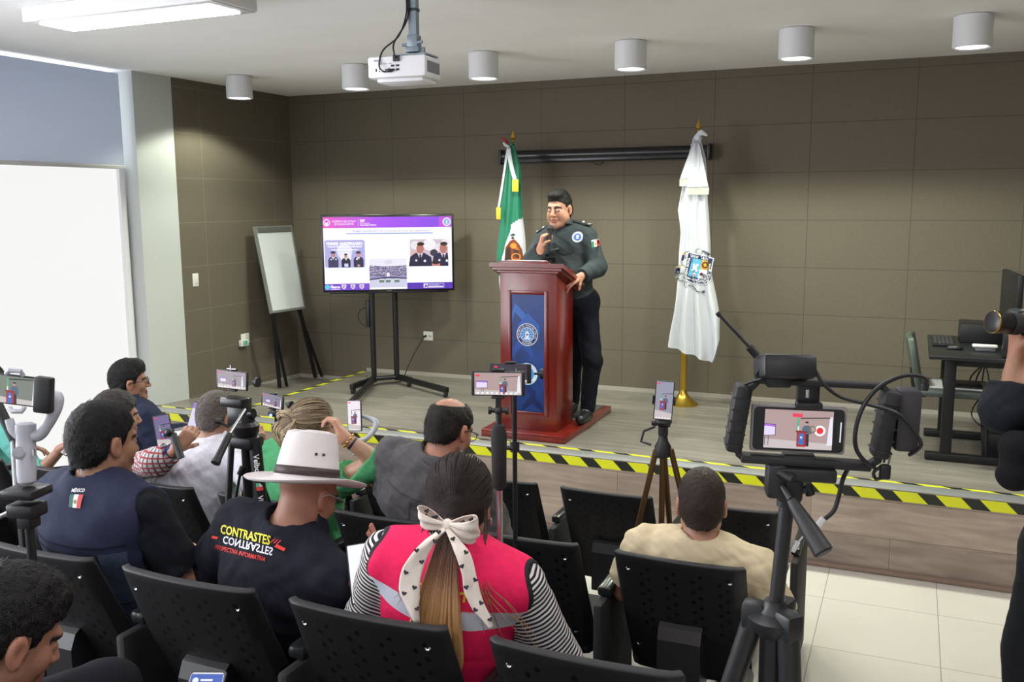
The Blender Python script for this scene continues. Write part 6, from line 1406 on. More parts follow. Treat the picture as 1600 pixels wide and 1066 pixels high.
# === hand with a phone and teal sleeve at the left edge
p = seatpos('A', 7)-V(.62, -.0, 0); p = V(.62, -3.62, .455); hd = PD(-18, 600, 5.9)
hw = PD(98, 700, 5.5); he = PD(60, 740, 5.5)
j = figure('person in a teal shirt at the left picture edge holding up a phone', hd, math.radians(-40), .1, 0, math.radians(-30), V(hd[0]+.0, hd[1]+.02, .47), sw=.18, skin=(0.336, 0.182, 0.122), arms={1: (he, hw), -1: (hd+V(-.25, 0, -.45), hd+V(-.1, .3, -.5))}, hands={1: (V(.6, .6, .35), (.3, -.2, -.9), -1, dict(curl=(.6, .7, .8, .8)))})
o, bv = shirt(j, cloth('shirt_teal', 90, 160, 150), sleeve=1.3, seed=4); trousers(j, trou_black); shoes(j, m_shoe); hair_short(j, H_BLACK)
A = yawax(-.4, .9); phone('pink-edged phone held by a hand at the left, before the white pane', PD(104, 704, 5.4), A, .10, .06, tv=False, icons=False)

# === middle row
p = seatpos('B', 5); hd = PD(183, 652, 4.75); hw = PD(276, 700, 4.25); he = PD(243, 722, 4.3)
j = figure('person in a plaid shirt filming with a phone, beyond the man in the navy vest', hd, math.radians(-28), .05, 0, math.radians(-15), p, sw=.18, hs=1.03, skin=(0.360, 0.198, 0.130), arms={1: (he, hw), -1: (p+V(-.24, .1, .2), p+V(-.1, .35, .1))}, hands={1: (V(.30, .35, .45), (-.5, .45, -.1), -1, dict(curl=(.75, .8, .85, .9)))})
m_plaid = cloth('shirt_plaid', 175, 168, 165)
def plaid(m, s=42):
    N_, L_ = nodes(m); b = N_['Principled BSDF']; tc = N_.new('ShaderNodeTexCoord'); last = None; outs = []
    for i, (d, col) in enumerate((('X', (.10, .09, .13)), ('Z', (.30, .05, .06)))):
        w_ = N_.new('ShaderNodeTexWave'); w_.bands_direction = d; w_.inputs['Scale'].default_value = s*.32; L_.new(tc.outputs['Object'], w_.inputs[0])
        r = N_.new('ShaderNodeMath'); r.operation = 'GREATER_THAN'; r.inputs[1].default_value = .75; L_.new(w_.outputs[1], r.inputs[0]); mx = N_.new('ShaderNodeMix'); mx.data_type = 'RGBA'; L_.new(r.outputs[0], mx.inputs[0]); mx.inputs[7].default_value = (*col, 1)
        if last: L_.new(last, mx.inputs[6])
        else: mx.inputs[6].default_value = (.45, .42, .40, 1)
        last = mx.outputs[2]
    L_.new(last, b.inputs['Base Color'])
plaid(m_plaid); o, bv = shirt(j, m_plaid, sleeve=1.72, loose=.008, seed=5, collar=m_plaid); trousers(j, trou_black); shoes(j, m_shoe)
hair_short(j, hairmat('hair_dark_grey', (.035, .03, .028), .5), t=.013, top=.018, noise=.0026, nf=70)
d = (hw-he)/np.linalg.norm(hw-he); part('wrist_strap', MB().cyl(hw-d*.05, hw-d*.012, .034, n=20), cloth('strap_blue', 45, 60, 110), j['root'], 'blue wrist strap')
pt = PD(255, 673, 4.25); A = yawax(.75, .05, .10); phone('phone held upright by the man in the plaid shirt', pt, A, .075, .148, 0, .6, tv=False, wall=(120, 110, 150))
t = thing('phone_grip', 'small black camera grip in the hand of the man in the plaid shirt', 'phone grip', PD(275, 690, 4.2)); part('handle', MB().cyl(PD(270, 678, 4.22), PD(283, 716, 4.2), .017), m_black, t); part('clamp', MB().cyl(PD(258, 678, 4.22), PD(272, 680, 4.22), .014).ball(PD(264, 676, 4.21), .02, 8), m_black, t)

p = seatpos('B', 4); hd = PD(340, 652, 4.6); hw = PD(404, 708, 4.35); he = PD(392, 745, 4.35)
j = figure('grey-haired person in a white shirt behind the black video tripod', hd, math.radians(-8), .30, 0, math.radians(-5), p, sw=.20, hs=1.0, girth=1.1, skin=(0.360, 0.198, 0.130), arms={1: (he, hw), -1: (p+V(-.27, .05, .18), p+V(-.05, .35, .15))}, hands={1: (V(-.02, .1, .5), (-.7, .1, .1), -1, dict(curl=(.5, .6, .7, .8)))})
m_ws = cloth('shirt_white', 214, 212, 222, .8); o, bv = shirt(j, m_ws, sleeve=1.9, inf=.018, loose=.008, seed=6, collar=m_ws); trousers(j, trou_black); shoes(j, m_shoe)
hair_short(j, H_GREY, t=.011, top=.010)
phone('phone in the right hand of the grey-haired man in white', PD(399, 694, 4.32), yawax(.2, .1), .06, .10, 0, .6, tv=False, wall=(110, 120, 170), icons=False)

p = seatpos('B', 3); hd = PD(489, 668, 4.2); he = PD(590, 722, 4.02); hw = PD(536, 682, 4.0)
j = figure('blonde person with a messy bun in a green top, resting the head on one hand', hd, math.radians(-22), .12, -.12, math.radians(-10), p, sw=.20, hs=1.02, girth=1.12, skin=(0.416, 0.228, 0.151), neck=.046, arms={1: (he, hw), -1: (p+V(-.28, .08, .22), p+V(-.0, .4, .25))}, hands={1: (V(-.42, .15, .55), (-.5, -.1, -.2), -1, dict(curl=(.7, .8, .8, .8), s=.92))})
m_gr = cloth('top_green', 74, 150, 100, .8); o, bv = shirt(j, m_gr, sleeve=1.25, inf=.018, loose=.014, seed=7, neckcut=.07); trousers(j, trou_black); shoes(j, m_shoe)
c_, A_ = j['c'], j['A']; W = lambda *q: loc2w(c_, A_, V(*q)*1.02)
HLW = ([-.2, -.1, -.03, -.022, .02, .04, .07, .2], [-.07, -.07, -.05, .015, .02, .045, .070, .075])
hair_short(j, H_BLOND2, t=.010, top=.006, line=HLW, noise=.0015, tuft_n=0)
def bunlock(i, r):
    a = r.uniform(0, 2*PI); b = r.uniform(-.6, 1.0); R1 = r.uniform(.030, .052); cx, cy, cz = -.02, -.115, .022
    pts = []
    for k in range(6):
        th = a+k*.75*(1 if i % 2 else -1); pts.append(W(cx+R1*1.15*math.cos(th), cy-.012+.022*math.sin(th*2+b), cz+R1*1.05*math.sin(th)))
    return pts
bun, _, _ = mesh_obj('bun', [solidify([EL(W(-.02, -.108, .02), V(.052, .040, .050), A_, .02), EL(W(-.05, -.09, -.02), V(.042, .035, .05), A_, .02)], .006)], H_BLOND2, j['root'])
strands('bun_locks', H_BLOND, bun, None, 70, bunlock, .0042, seed=4); strands('bun_dark_locks', H_BLOND2, bun, None, 30, bunlock, .0042, seed=14)
def hang(i, r):
    x = r.uniform(-.085, -.01); return [W(x, -.10+r.uniform(-.02, .02), .03), W(x*1.15-.01, -.125+r.uniform(-.02, .02), -.02), W(x*1.2-.012, -.105+r.uniform(-.015, .015), -.075), W(x*1.05, -.085, -.12+r.uniform(-.01, .03))]
strands('loose_locks', H_BLOND, j['root'], None, 60, hang, .0042, seed=5)
def swept(i, r):
    return [loc2w(c_, A_, (V(0, -.014, .042)+V(.0885, .110, .0925)*d)*1.02) for d in radiate(r, (-.2, -1, -.05), 60, 140)]
strands('swept_locks', H_BLOND2, j['root'], None, 220, swept, .0028, seed=6)
strands('swept_light_locks', H_BLOND, j['root'], None, 110, swept, .0024, seed=16)
st = MB(); w0 = hw; d = (hw-he)/np.linalg.norm(hw-he)
for k in range(9): th = 2*PI*k/9; u_, v_, _ = bb_axes(d); st.ball(hw-d*.03+(u_*math.cos(th)+v_*math.sin(th))*.031, .006, 6)
part('bracelet', st, m_brass, j['root'], 'beaded gold bracelet'); st = MB().cyl(hw-d*.055, hw-d*.045, .033, n=18); part('hair_tie', st, m_black, j['root'])

p = seatpos('B', 2); hd = PD(703, 672, 3.9)
j = figure('balding person in a dark grey shirt and glasses looking down', hd, math.radians(-14), .42, .02, math.radians(-4), p, sw=.215, hs=1.08, girth=1.22, skin=(0.400, 0.182, 0.122), neck=.062)
m_gs = cloth('shirt_slate', 86, 84, 86, .8); o, bv = shirt(j, m_gs, sleeve=.95, inf=.018, seed=8, collar=m_gs, fold=.006); trousers(j, cloth('trousers_jeans', 60, 75, 120)); shoes(j, m_shoe)
c = Canvas(.0004); sm_ = cloth('shirt_slate_seam', 72, 70, 72); c.rect(-.06, -.30, -.052, .0, sm_, 1, 10); c.rect(.052, -.30, .06, .0, sm_, 1, 10); c.rect(-.2, .0, .2, .007, sm_, 14, 1); c.build('back_pleats', (0, 0, 0), (1, 0, 0), (0, 1, 0), o, fn=onto(bv, j['N']+V(0, 0, -.12), j['B'][0], j['B'][2], j['B'][1], .001, .4))
hair_short(j, H_DARK, t=.010, top=.004, crown=(0, -.045, .108, .058, .075, .050), noise=.0014); glasses(j, m_black)

p = seatpos('B', 0); hd = PD(1096, 789, 3.46)
j = figure('person with short dark hair in a beige T-shirt, seated beside the video rig', hd, math.radians(12), .16, 0, math.radians(3), p, sw=.215, hs=1.08, girth=1.12, skin=(0.400, 0.205, 0.137), neck=.060)
m_bg = mat('shirt_beige', hexc(205, 190, 158), .85, spec=.18, bump=.12, bscale=350); o, bv = shirt(j, m_bg, sleeve=.72, inf=.018, loose=.012, seed=9, fold=.006); trousers(j, trou_black); shoes(j, m_shoe)
hair_short(j, hairmat('hair_espresso', (.026, .017, .013), .55), t=.008, top=.010, noise=.0010, nf=110, tuft=.0, tuft_l=.010)
ch = MB(); a0 = j['N']+j['B'][0]*.065-j['B'][1]*.075-V(0, 0, .002); ch.tube([a0, a0+V(.015, -.012, -.02), a0+V(.018, -.02, -.05), a0+V(.02, -.024, -.075)], .003, 6); ch.ball(a0, .008, 6); part('lanyard', ch, m_black, j['root'], 'black cord end at the collar')

# === nearest row
p = seatpos('C', 3); hd = PD(163, 692, 3.05)
j = figure('dark-haired person in a navy vest with a small flag patch', hd, math.radians(-12), .12, .05, math.radians(-2), p, sw=.215, hs=1.04, girth=1.2, skin=(0.336, 0.175, 0.108), stubble=.4, neck=.058)
m_bt = cloth('tshirt_black', 24, 26, 32); o, bv = shirt(j, m_bt, sleeve=.85, inf=.012, loose=.012, seed=10, neckcut=.058); trousers(j, trou_black); shoes(j, m_shoe)
m_vest = cloth('vest_navy', 40, 44, 66, .8)
def vest(j, m, inf=.026, seed=11, arm=.088, fold=.004, name='vest', attr=False, neck=.075):
    B, S = j['B'], j['S']; P = list(j['tor']); P.append(EL(j['N']+V(0, 0, .05)+B[1]*.015, V(.070, .082, neck), None, .01, True))
    for s_ in (-1, 1): P.append(RC(S[s_]+B[0]*s_*.055+B[2]*.08, S[s_]+B[0]*s_*.06-B[2]*.15, arm, arm*.9, -.008))
    PP = []
    for p_ in P: PP.append(p_)
    # sleeves openings are cut by capsules
    def clip(X, Y, Z):
        r = None
        for s_ in (-1, 1):
            a = S[s_]+B[0]*s_*(.075)+B[2]*.06; b = S[s_]+B[0]*s_*.062-B[2]*.15; d = -sdf_prim(RC(a, b, arm*.82, arm*.86), X, Y, Z); r = d if r is None else np.maximum(r, d)
        return r
    P = [q for q in P if not (q[0] == 'rc' and q[5] < 0)]
    v, q = solidify(P, .0065, inf, clip); v = folds(v, q, fold, 24, seed); 
    pc = [(v, q)]
    if attr:
        r = (v-j['pel']) @ B.T; cl__ = clip(v[:, 0], v[:, 1], v[:, 2]); pc = [(v, q, {'high': r[:, 2], 'side': r[:, 0], 'hole': cl__})]
    o, V_, Q_ = mesh_obj(name, pc, m, j['root']); return o, BVHTree.FromPolygons([tuple(x) for x in V_], [tuple(x) for x in Q_])
o, bv = vest(j, m_vest)
B = j['B']; bo = j['N']-B[2]*.0
c = Canvas(.0004); c.text('MÉXICO', 0, .026, .009, P8(230, 230, 232), width=.044, align='c', bold=.03); c.rect(-.024, -.018, -.008, .02, P8(40, 100, 85)); c.rect(-.008, -.018, .008, .02, P8(225, 225, 225)); c.rect(.008, -.018, .024, .02, P8(200, 70, 65)); c.circ(0, 0, .006, P8(150, 130, 90))
pf = PD(131, 777, 2.95); dd = (pf-CAM)/np.linalg.norm(pf-CAM)
c.build('flag_patch', (0, 0, 0), (1, 0, 0), (0, 1, 0), o, fn=onto(bv, pf, B[0], B[2], B[1], .002, .4), label='small three-colour flag patch with lettering')
sm_ = cloth('vest_seam', 26, 29, 46)
c = Canvas(.0006); c.rect(-.20, -.135, .20, -.128, sm_, 20, 1); c.rect(-.19, -.165, .12, -.155, sm_, 16, 1); c.rect(.115, -.34, .12, -.165, sm_, 1, 8); c.build('yoke_seam', (0, 0, 0), (1, 0, 0), (0, 1, 0), o, fn=onto(bv, bo, B[0], B[2], B[1], .001, .4))
m_net = mat('vest_mesh', hexc(44, 62, 84), .6, bump=.8, bscale=260)
c = Canvas(.0006); c.rect(.125, -.34, .20, -.15, m_net, 6, 12); c.build('mesh_panel', (0, 0, 0), (1, 0, 0), (0, 1, 0), o, fn=onto(bv, bo, B[0], B[2], B[1], .002, .4), label='blue-grey mesh panel')
st = MB(); lp = j['N']-B[1]*.088-B[2]*.045; st.tube([lp+B[0]*-.02, lp+B[0]*-.018-B[2]*.03-B[1]*.01, lp+B[0]*.005-B[2]*.032-B[1]*.01, lp+B[0]*.008], .004, 6, smoothpts=3); part('hanging_loop', st, m_blackm, o)
hair_short(j, H_BLACK, t=.012, top=.014, crown=None, noise=.0014, nf=90)

p = seatpos('C', 2); hd = PD(481, 772, 2.86); hw = PD(553, 900, 2.72); he = PD(540, 930, 2.6)
j = figure('person in a white hat and a black polo shirt with yellow lettering', hd, math.radians(-14), .50, .05, math.radians(-8), p, sw=.20, hs=1.0, girth=1.15, skin=(0.360, 0.167, 0.108), neck=.060, arms={1: (p+V(.30, .10, .20), hw), -1: (p+V(-.28, .08, .2), p+V(-.05, .4, .12))}, hands={1: (V(.1, .5, .3), (-.4, .0, .6), -1, dict(curl=(.3, .35, .4, .5)))})
m_polo = cloth('polo_black', 30, 32, 42); o, bv = shirt(j, m_polo, sleeve=1.0, inf=.022, loose=.018, seed=12, collar=m_polo, fold=.005); trousers(j, trou_black); shoes(j, m_shoe)
c = Canvas(.0004); yl, whp, rd = P8(235, 225, 50), P8(228, 226, 240), P8(225, 55, 45)
c.text('CONTRASTES', -.098, .012, .028, yl, width=.152, bold=.02); c.text('CONTRASTES', -.086, -.018, .024, whp, width=.152, bold=.02, flip=True); c.text('PERSPECTIVA INFORMATIVA', -.108, -.040, .014, rd, width=.155, shear=.3, bold=.01)
c.poly([(-.124, -.010), (-.106, -.010), (-.102, -.002), (-.122, -.002)], rd)
for k in range(3): c.poly([(.055+.009*k, .020), (.058+.009*k, .020), (.068+.009*k, .034), (.065+.009*k, .034)], rd)
c.poly([(.068, .010), (.098, .004), (.102, .014), (.074, .020)], rd)
B = j['B']; pf = PD(381, 858, 2.75); o2 = j['N']-B[2]*.13; 
q_ = (pf-CAM)/np.linalg.norm(pf-CAM); den = np.dot(q_, B[1]); hit = bv.ray_cast(Vector(CAM), Vector((PD(392, 851, 1.0)-CAM)/np.linalg.norm(PD(392, 851, 1.0)-CAM)))
o2 = np.array(hit[0]) if hit[0] is not None else o2; rot = -.02
c.build('lettering', (0, 0, 0), (1, 0, 0), (0, 1, 0), o, fn=onto(bv, o2, _R*.97-_U*.245, _U*.97+_R*.15, q_, .0015, .4), label='yellow, white and red lettering')
# hat
c0, HA = j['c'], frame(math.radians(-14), .30, .10); W = lambda *q: loc2w(c0, HA, V(*q)); hb = .052
m_hat = mat('hat_straw_white', hexc(232, 226, 226), .8, bump=.5, bscale=700); m_band = mat('hat_band_brown', hexc(58, 42, 40), .5)
def hatpt(a, r, z): return W(r*math.sin(a)*.92, r*math.cos(a)*1.08-.012, z)
ht = MB()
prof = [(.184, .040, 1), (.178, .034, 1), (.15, .030, 1), (.12, .034, 1), (.097, .042, 0), (.094, .07, 0), (.089, .10, 0), (.083, .135, 0), (.073, .165, 0), (.052, .172, 0), (.03, .163, 0), (.002, .156, 0)]
def hf(a, b):
    k = b*(len(prof)-1); i = min(int(k), len(prof)-2); t_ = k-i; r = prof[i][0]*(1-t_)+prof[i+1][0]*t_; z = prof[i][1]*(1-t_)+prof[i+1][1]*t_; th = 2*PI*a
    if r > .1: z += .012*abs(math.sin(th))**2*((r-.1)/.1)**1.3-.012*abs(math.cos(th))*((r-.1)/.1)
    else: z -= 0.018*(math.exp(-((r*math.sin(th))/.022)**2))*max(0, (.095-r)/.095)*(1 if z > .12 else 0); z += .008*math.cos(th)*0
    return tuple(hatpt(th, r, (z-.04)*1.12+.046))
ht.grid(hf, 72, 44); hat = ht.build('hat', m_hat, j['root']); md = hat.modifiers.new('s', 'SOLIDIFY'); md.thickness = .002; md.offset = 0; hat['label'] = 'white woven hat with brown band'
bd = MB(); bd.grid(lambda a, b: tuple(hatpt(2*PI*a, .1005-.0035*b, .056+.026*b)), 60, 2); b_ = bd.build('hat_band', m_band, hat); md = b_.modifiers.new('s', 'SOLIDIFY'); md.thickness = .002
for x in (2.02, 1.76): e = hatpt(x, .0875, .122); e2 = hatpt(x, .0905, .122); part('eyelet', MB().cyl(e, e2+(e2-e)*.6, .0045, n=12), m_band, hat)
glasses(j, mat('clear_frame', (.4, .42, .42), .2))

p = seatpos('C', 1); hd = PD(718, 788, 2.55)
j = figure('long-haired person in a pink reflective vest with a spotted bow', hd, math.radians(17), .42, .0, math.radians(10), p+V(.03, .02, 0), sw=.19, hs=1.0, girth=1.12, skin=(0.400, 0.220, 0.144), neck=.045)
m_str = cloth('shirt_striped', 220, 216, 214); N_, L_ = nodes(m_str); b = N_['Principled BSDF']; at_ = N_.new('ShaderNodeAttribute'); at_.attribute_name = 'along'
f1 = N_.new('ShaderNodeMath'); f1.operation = 'DIVIDE'; f1.inputs[1].default_value = .0125; L_.new(at_.outputs['Fac'], f1.inputs[0]); f2 = N_.new('ShaderNodeMath'); f2.operation = 'FRACT'; L_.new(f1.outputs[0], f2.inputs[0]); f3 = N_.new('ShaderNodeMath'); f3.operation = 'GREATER_THAN'; f3.inputs[1].default_value = .5; L_.new(f2.outputs[0], f3.inputs[0])
mx = N_.new('ShaderNodeMix'); mx.data_type = 'RGBA'; L_.new(f3.outputs[0], mx.inputs[0]); mx.inputs[6].default_value = (.66, .63, .62, 1); mx.inputs[7].default_value = (.02, .02, .03, 1); L_.new(mx.outputs[2], b.inputs['Base Color'])
o, bv = shirt(j, m_str, sleeve=1.35, inf=.013, loose=.012, seed=13, attr=True, fold=.003); trousers(j, cloth('trousers_jeans', 60, 75, 120)); shoes(j, m_shoe)
m_pv = cloth('vest_pink', 232, 36, 92, .7); N_, L_ = nodes(m_pv); b = N_['Principled BSDF']; prev = b.inputs['Base Color'].links[0].from_socket
def band(prev, name, lo, hi, col):
    a = N_.new('ShaderNodeAttribute'); a.attribute_name = name; g1 = N_.new('ShaderNodeMath'); g1.operation = 'GREATER_THAN'; g1.inputs[1].default_value = lo; g2 = N_.new('ShaderNodeMath'); g2.operation = 'LESS_THAN'; g2.inputs[1].default_value = hi
    L_.new(a.outputs['Fac'], g1.inputs[0]); L_.new(a.outputs['Fac'], g2.inputs[0]); m_ = N_.new('ShaderNodeMath'); m_.operation = 'MULTIPLY'; L_.new(g1.outputs[0], m_.inputs[0]); L_.new(g2.outputs[0], m_.inputs[1])
    x = N_.new('ShaderNodeMix'); x.data_type = 'RGBA'; L_.new(m_.outputs[0], x.inputs[0]); L_.new(prev, x.inputs[6]); x.inputs[7].default_value = (*col, 1); return x.outputs[2]
LL = j['L']; prev = band(prev, 'high', LL-.125, LL-.072, hexc(196, 200, 214)); prev = band(prev, 'high', .035, .052, (.02, .02, .025)); prev = band(prev, 'hole', -.016, .03, (.022, .022, .025)); L_.new(prev, b.inputs['Base Color'])
o, bv = vest(j, m_pv, inf=.024, seed=14, arm=.075, attr=True, fold=.003)
B = j['B']
c = Canvas(.0004); c.text('CONTRASTES', 0, 0, .024, P8(235, 200, 40), width=.20, align='c', bold=.04); c.text('PERSPECTIVA INFORMATIVA', 0, -.03, .011, P8(225, 60, 40), width=.18, align='c', shear=.3)
c.build('lettering', (0, 0, 0), (1, 0, 0), (0, 1, 0), o, fn=onto(bv, j['N']-B[2]*.045, B[0], B[2], B[1], .0015, .4), label='yellow lettering')
c_, A_ = j['c'], j['A']; W = lambda *q: loc2w(c_, A_, V(*q))
HLF = ([-.2, -.1, -.03, .02, .04, .075, .2], [-.08, -.08, -.075, -.06, .01, .070, .078])
hair_short(j, hairmat('hair_brown_dark', (.016, .010, .008), .42, var=.3), t=.013, top=.010, line=HLF, noise=.001, nf=40, tuft_n=0)
# middle parting: a thin line of scalp
pt_ = MB(); pt_.tube([W(.004, .09-.012*k, .0) for k in range(0)] or [loc2w(c_, A_, V(.003, -.014+.1150*math.cos(t_), .045+.0978*math.sin(t_))) for t_ in np.linspace(.45, 1.75, 12)], .0022, 6); part('parting', pt_, mat('scalp', (.42, .25, .18), .6), j['root'], 'pale parting line')
tie = loc2w(c_, A_, V(.0, -.118, -.045))
m_omb = mat('hair_ombre', (.05, .03, .02), .42, bump=.6, bscale=6, stretch=(60, 60, 6), var=.4, vscale=2); N_, L_ = nodes(m_omb); b = N_['Principled BSDF']; g_ = N_.new('ShaderNodeNewGeometry'); sp = N_.new('ShaderNodeSeparateXYZ'); L_.new(g_.outputs['Position'], sp.inputs[0])
mr = N_.new('ShaderNodeMapRange'); mr.inputs[1].default_value = tie[2]-.04; mr.inputs[2].default_value = tie[2]-.27; L_.new(sp.outputs[2], mr.inputs[0]); rp = N_.new('ShaderNodeValToRGB'); rp.color_ramp.elements[0].color = (.045, .022, .014, 1); rp.color_ramp.elements[1].color = (.55, .30, .12, 1); e = rp.color_ramp.elements.new(.35); e.color = (.14, .06, .03, 1); L_.new(mr.outputs[0], rp.inputs[0])
nz_ = N_.new('ShaderNodeTexNoise'); nz_.inputs['Scale'].default_value = 60; mu = N_.new('ShaderNodeMix'); mu.data_type = 'RGBA'; mu.blend_type = 'MULTIPLY'; mu.inputs[0].default_value = .6; L_.new(rp.outputs[0], mu.inputs[6]); L_.new(nz_.outputs[0], mu.inputs[7]); L_.new(rp.outputs[0], b.inputs['Base Color'])
bk = -B[1]
def tail(i, r):
    a = r.uniform(-1, 1); dpt = r.uniform(0, 1); w_ = .062*a; ln = r.uniform(.30, .44)*(1-.25*abs(a)); o_ = .135+.018*dpt
    base = tie+B[0]*w_*.25
    p1 = j['N']-B[2]*.06+B[0]*w_*.9+bk*(.135+.02*dpt); p2 = j['N']-B[2]*.20+B[0]*(w_*1.25+.005*math.sin(i))+bk*(.15+.025*dpt); p3 = j['N']-B[2]*(ln)+B[0]*(w_*.9+.01*math.sin(i*1.3))+bk*(.145+.015*dpt)
    return [base, base*.4+p1*.6+bk*.01, p1, p2, p3]
strands('ponytail', m_omb, j['root'], None, 170, tail, .0048, seed=9)
def side(i, r):
    s_ = 1 if i % 4 else -1; k = r.uniform(0, 1); e_ = k if s_ > 0 else .2*k; nn_ = lambda a=.010: V(r.uniform(-a, a), r.uniform(-a, a)*.4, r.uniform(-a, a))
    return [W(.074*s_, -.02-.04*k, .01), W(.084*s_, -.04-.03*k, -.06)+nn_(.006), j['N']+B[0]*s_*(.085+.02*k)+bk*.078+B[2]*.01+nn_(), j['N']+B[0]*s_*(.10+.09*e_)+bk*(.118-.02*e_)-B[2]*(.03+.02*k)+nn_(.014), j['N']+B[0]*s_*(.11+.15*e_)-B[2]*(.05+.10*r.uniform(0, 1))+bk*(.125-.045*e_)+nn_(.02)]
strands('loose_locks', m_omb, j['root'], None, 12, side, .0011, seed=10)
def scalp(j, dirs, rad=(.0905, .1125, .0955), o=(0, -.014, .045)):
    c_, A_, s_ = j['c'], j['A'], j['hs']; dirs = [d/np.linalg.norm(d) for d in dirs]; return [loc2w(c_, A_, (V(*o)+V(rad[0], rad[1], rad[2] if d[2] > 0 else .135)*d)*s_) for d in dirs]
def combed(i, r): return scalp(j, radiate(r, (0, -.9, -.62), 60, 135))
strands('combed_hair', hairmat('hair_brown_dark', (.016, .010, .008), .42, var=.3), j['root'], None, 420, combed, .0026, seed=12)
m_bow = mat('bow_cream', hexc(228, 216, 206), .6, bump=.1, bscale=60, sheen=.3); m_heart = P8(35, 35, 42)
bowo = tie+bk*.025; Rb, Ub = B[0], V(0, 0, 1)*.9+bk*.35
def loop(s_, tip, wdt, bulge):
    g = MB()
    def f(a, b):
        t_ = a*2*PI; x = (.5-.5*math.cos(t_)); y = math.sin(t_)*.028*bulge*(x**.6); w_ = (b-.5)*2*wdt*(.25+.75*x**.7)
        return tuple(bowo+Rb*s_*x*tip[0]+Ub*(x*tip[1]+w_)+bk*(y+.012+.004*math.sin(b*9+a*7)))
    g.grid(f, 30, 10); return g
bow = None
g = MB(); g.ball(bowo+bk*.012, (.016, .014, .018), 8); bow = g.build('bow', m_bow, j['root']); bow['label'] = 'cream fabric bow with dark hearts'
hearts = []
for s_, tip, wd in ((-1, (.075, .018), .030), (1, (.085, .022), .036), (1, (.07, -.018), .024)):
    l_ = loop(s_, tip, wd, 1.0).build('bow_loop', m_bow, bow); md = l_.modifiers.new('s', 'SOLIDIFY'); md.thickness = .0015
    hearts += [bowo+Rb*s_*tip[0]*x+Ub*(tip[1]*x+y*wd) for x, y in ((.45, .1), (.75, .45), (.85, -.35), (.6, -.3))]
def ribbon(pts, ws):
    g = MB(); P_ = catmull([V(*x) for x in pts], 6); n = len(P_)
    def f(a, b):
        i = min(int(b*(n-1)), n-2); t_ = b*(n-1)-i; p_ = P_[i]*(1-t_)+P_[i+1]*t_; w_ = np.interp(b, np.linspace(0, 1, len(ws)), ws)
        return tuple(p_+Rb*(a-.5)*2*w_+bk*(.006*math.sin(a*PI)+.005*math.sin(6*b+3*a)))
    g.grid(f, 10, 34); return g, P_
for sd, pts, ws in ((-1, [(0, 0, 0), (-.04, 0, -.03), (-.078, 0, -.10), (-.088, 0, -.17), (-.072, 0, -.235)], [.008, .016, .026, .030, .012]), (1, [(0, 0, 0), (.05, 0, -.03), (.072, 0, -.08), (.082, 0, -.13), (.105, 0, -.175), (.125, 0, -.20)], [.008, .02, .018, .024, .026, .010])):
    P3 = [bowo+Rb*a+V(0, 0, 1)*z_+bk*(.05+.02*min(1, -z_*12)-.0) for a, _, z_ in pts]; P3[0] = bowo+bk*.02
    g, pl = ribbon(P3, ws); l_ = g.build('bow_tail', m_bow, bow); md = l_.modifiers.new('s', 'SOLIDIFY'); md.thickness = .0015
    n = len(pl); rr = random.Random(5)
    for k in range(8): q_ = pl[int((k+1)/9*(n-1))]; hearts.append(q_+Rb*(.014*(1 if k % 2 else -1)*min(1, k/2+.3)))
hm = Canvas(0.0)
hs_ = []
for q_ in hearts:
    vd = (CAM-q_)/np.linalg.norm(CAM-q_); hs_.append((q_, vd))
me_v, me_f = [], []
for q_, vd in hs_:
    u_ = np.cross(V(0, 0, 1), vd); u_ /= np.linalg.norm(u_); w_ = np.cross(vd, u_); rt = rr.uniform(-.6, .6); u_, w_ = u_*math.cos(rt)+w_*math.sin(rt), w_*math.cos(rt)-u_*math.sin(rt); b0 = len(me_v)
    for a in np.linspace(0, 2*PI, 18, endpoint=False): x, y = 16*math.sin(a)**3, 13*math.cos(a)-5*math.cos(2*a)-2*math.cos(3*a)-math.cos(4*a); me_v.append(tuple(q_+vd*.011+(u_*x+w_*y)*.00042))
    me_f.append(list(range(b0, b0+18)))
me = bpy.data.meshes.new('heart_pattern'); me.from_pydata(me_v, [], me_f); link('heart_pattern', me, m_heart, bow)
e = loc2w(c_, A_, V(.088, -.004, -.045)); g = MB(); g.tube([e+V(.003, 0, .012*math.cos(t_))+A_[1]*.010*math.sin(t_) for t_ in np.linspace(0, 2*PI, 16)], .0016, 6); part('earring', g, m_metal, j['root'], 'silver hoop earring')

# === nearest head at lower left
hd = PD(8, 996, 1.84)
j = figure('dark-haired person at the lower left corner looking down at a phone', hd, math.radians(-18), .45, 0, math.radians(-12), seatpos('D', 2)+V(.02, .06, .02), sw=.19, hs=1.03, girth=1.05, skin=(0.368, 0.182, 0.122), stubble=.2, h_head=.0034, arms={1: (FGPH+V(-.05, -.22, -.30), FGPH+V(.0, -.04, -.09)), -1: (FGPH+V(-.42, -.12, -.28), FGPH+V(-.10, -.06, -.09))})
o, bv = shirt(j, cloth('shirt_charcoal', 45, 45, 50), sleeve=1.8, seed=15); trousers(j, trou_black); shoes(j, m_shoe)
hair_short(j, H_BLACK, t=.013, top=.018, tuft=.008, noise=.0022, nf=85, h=.0034)

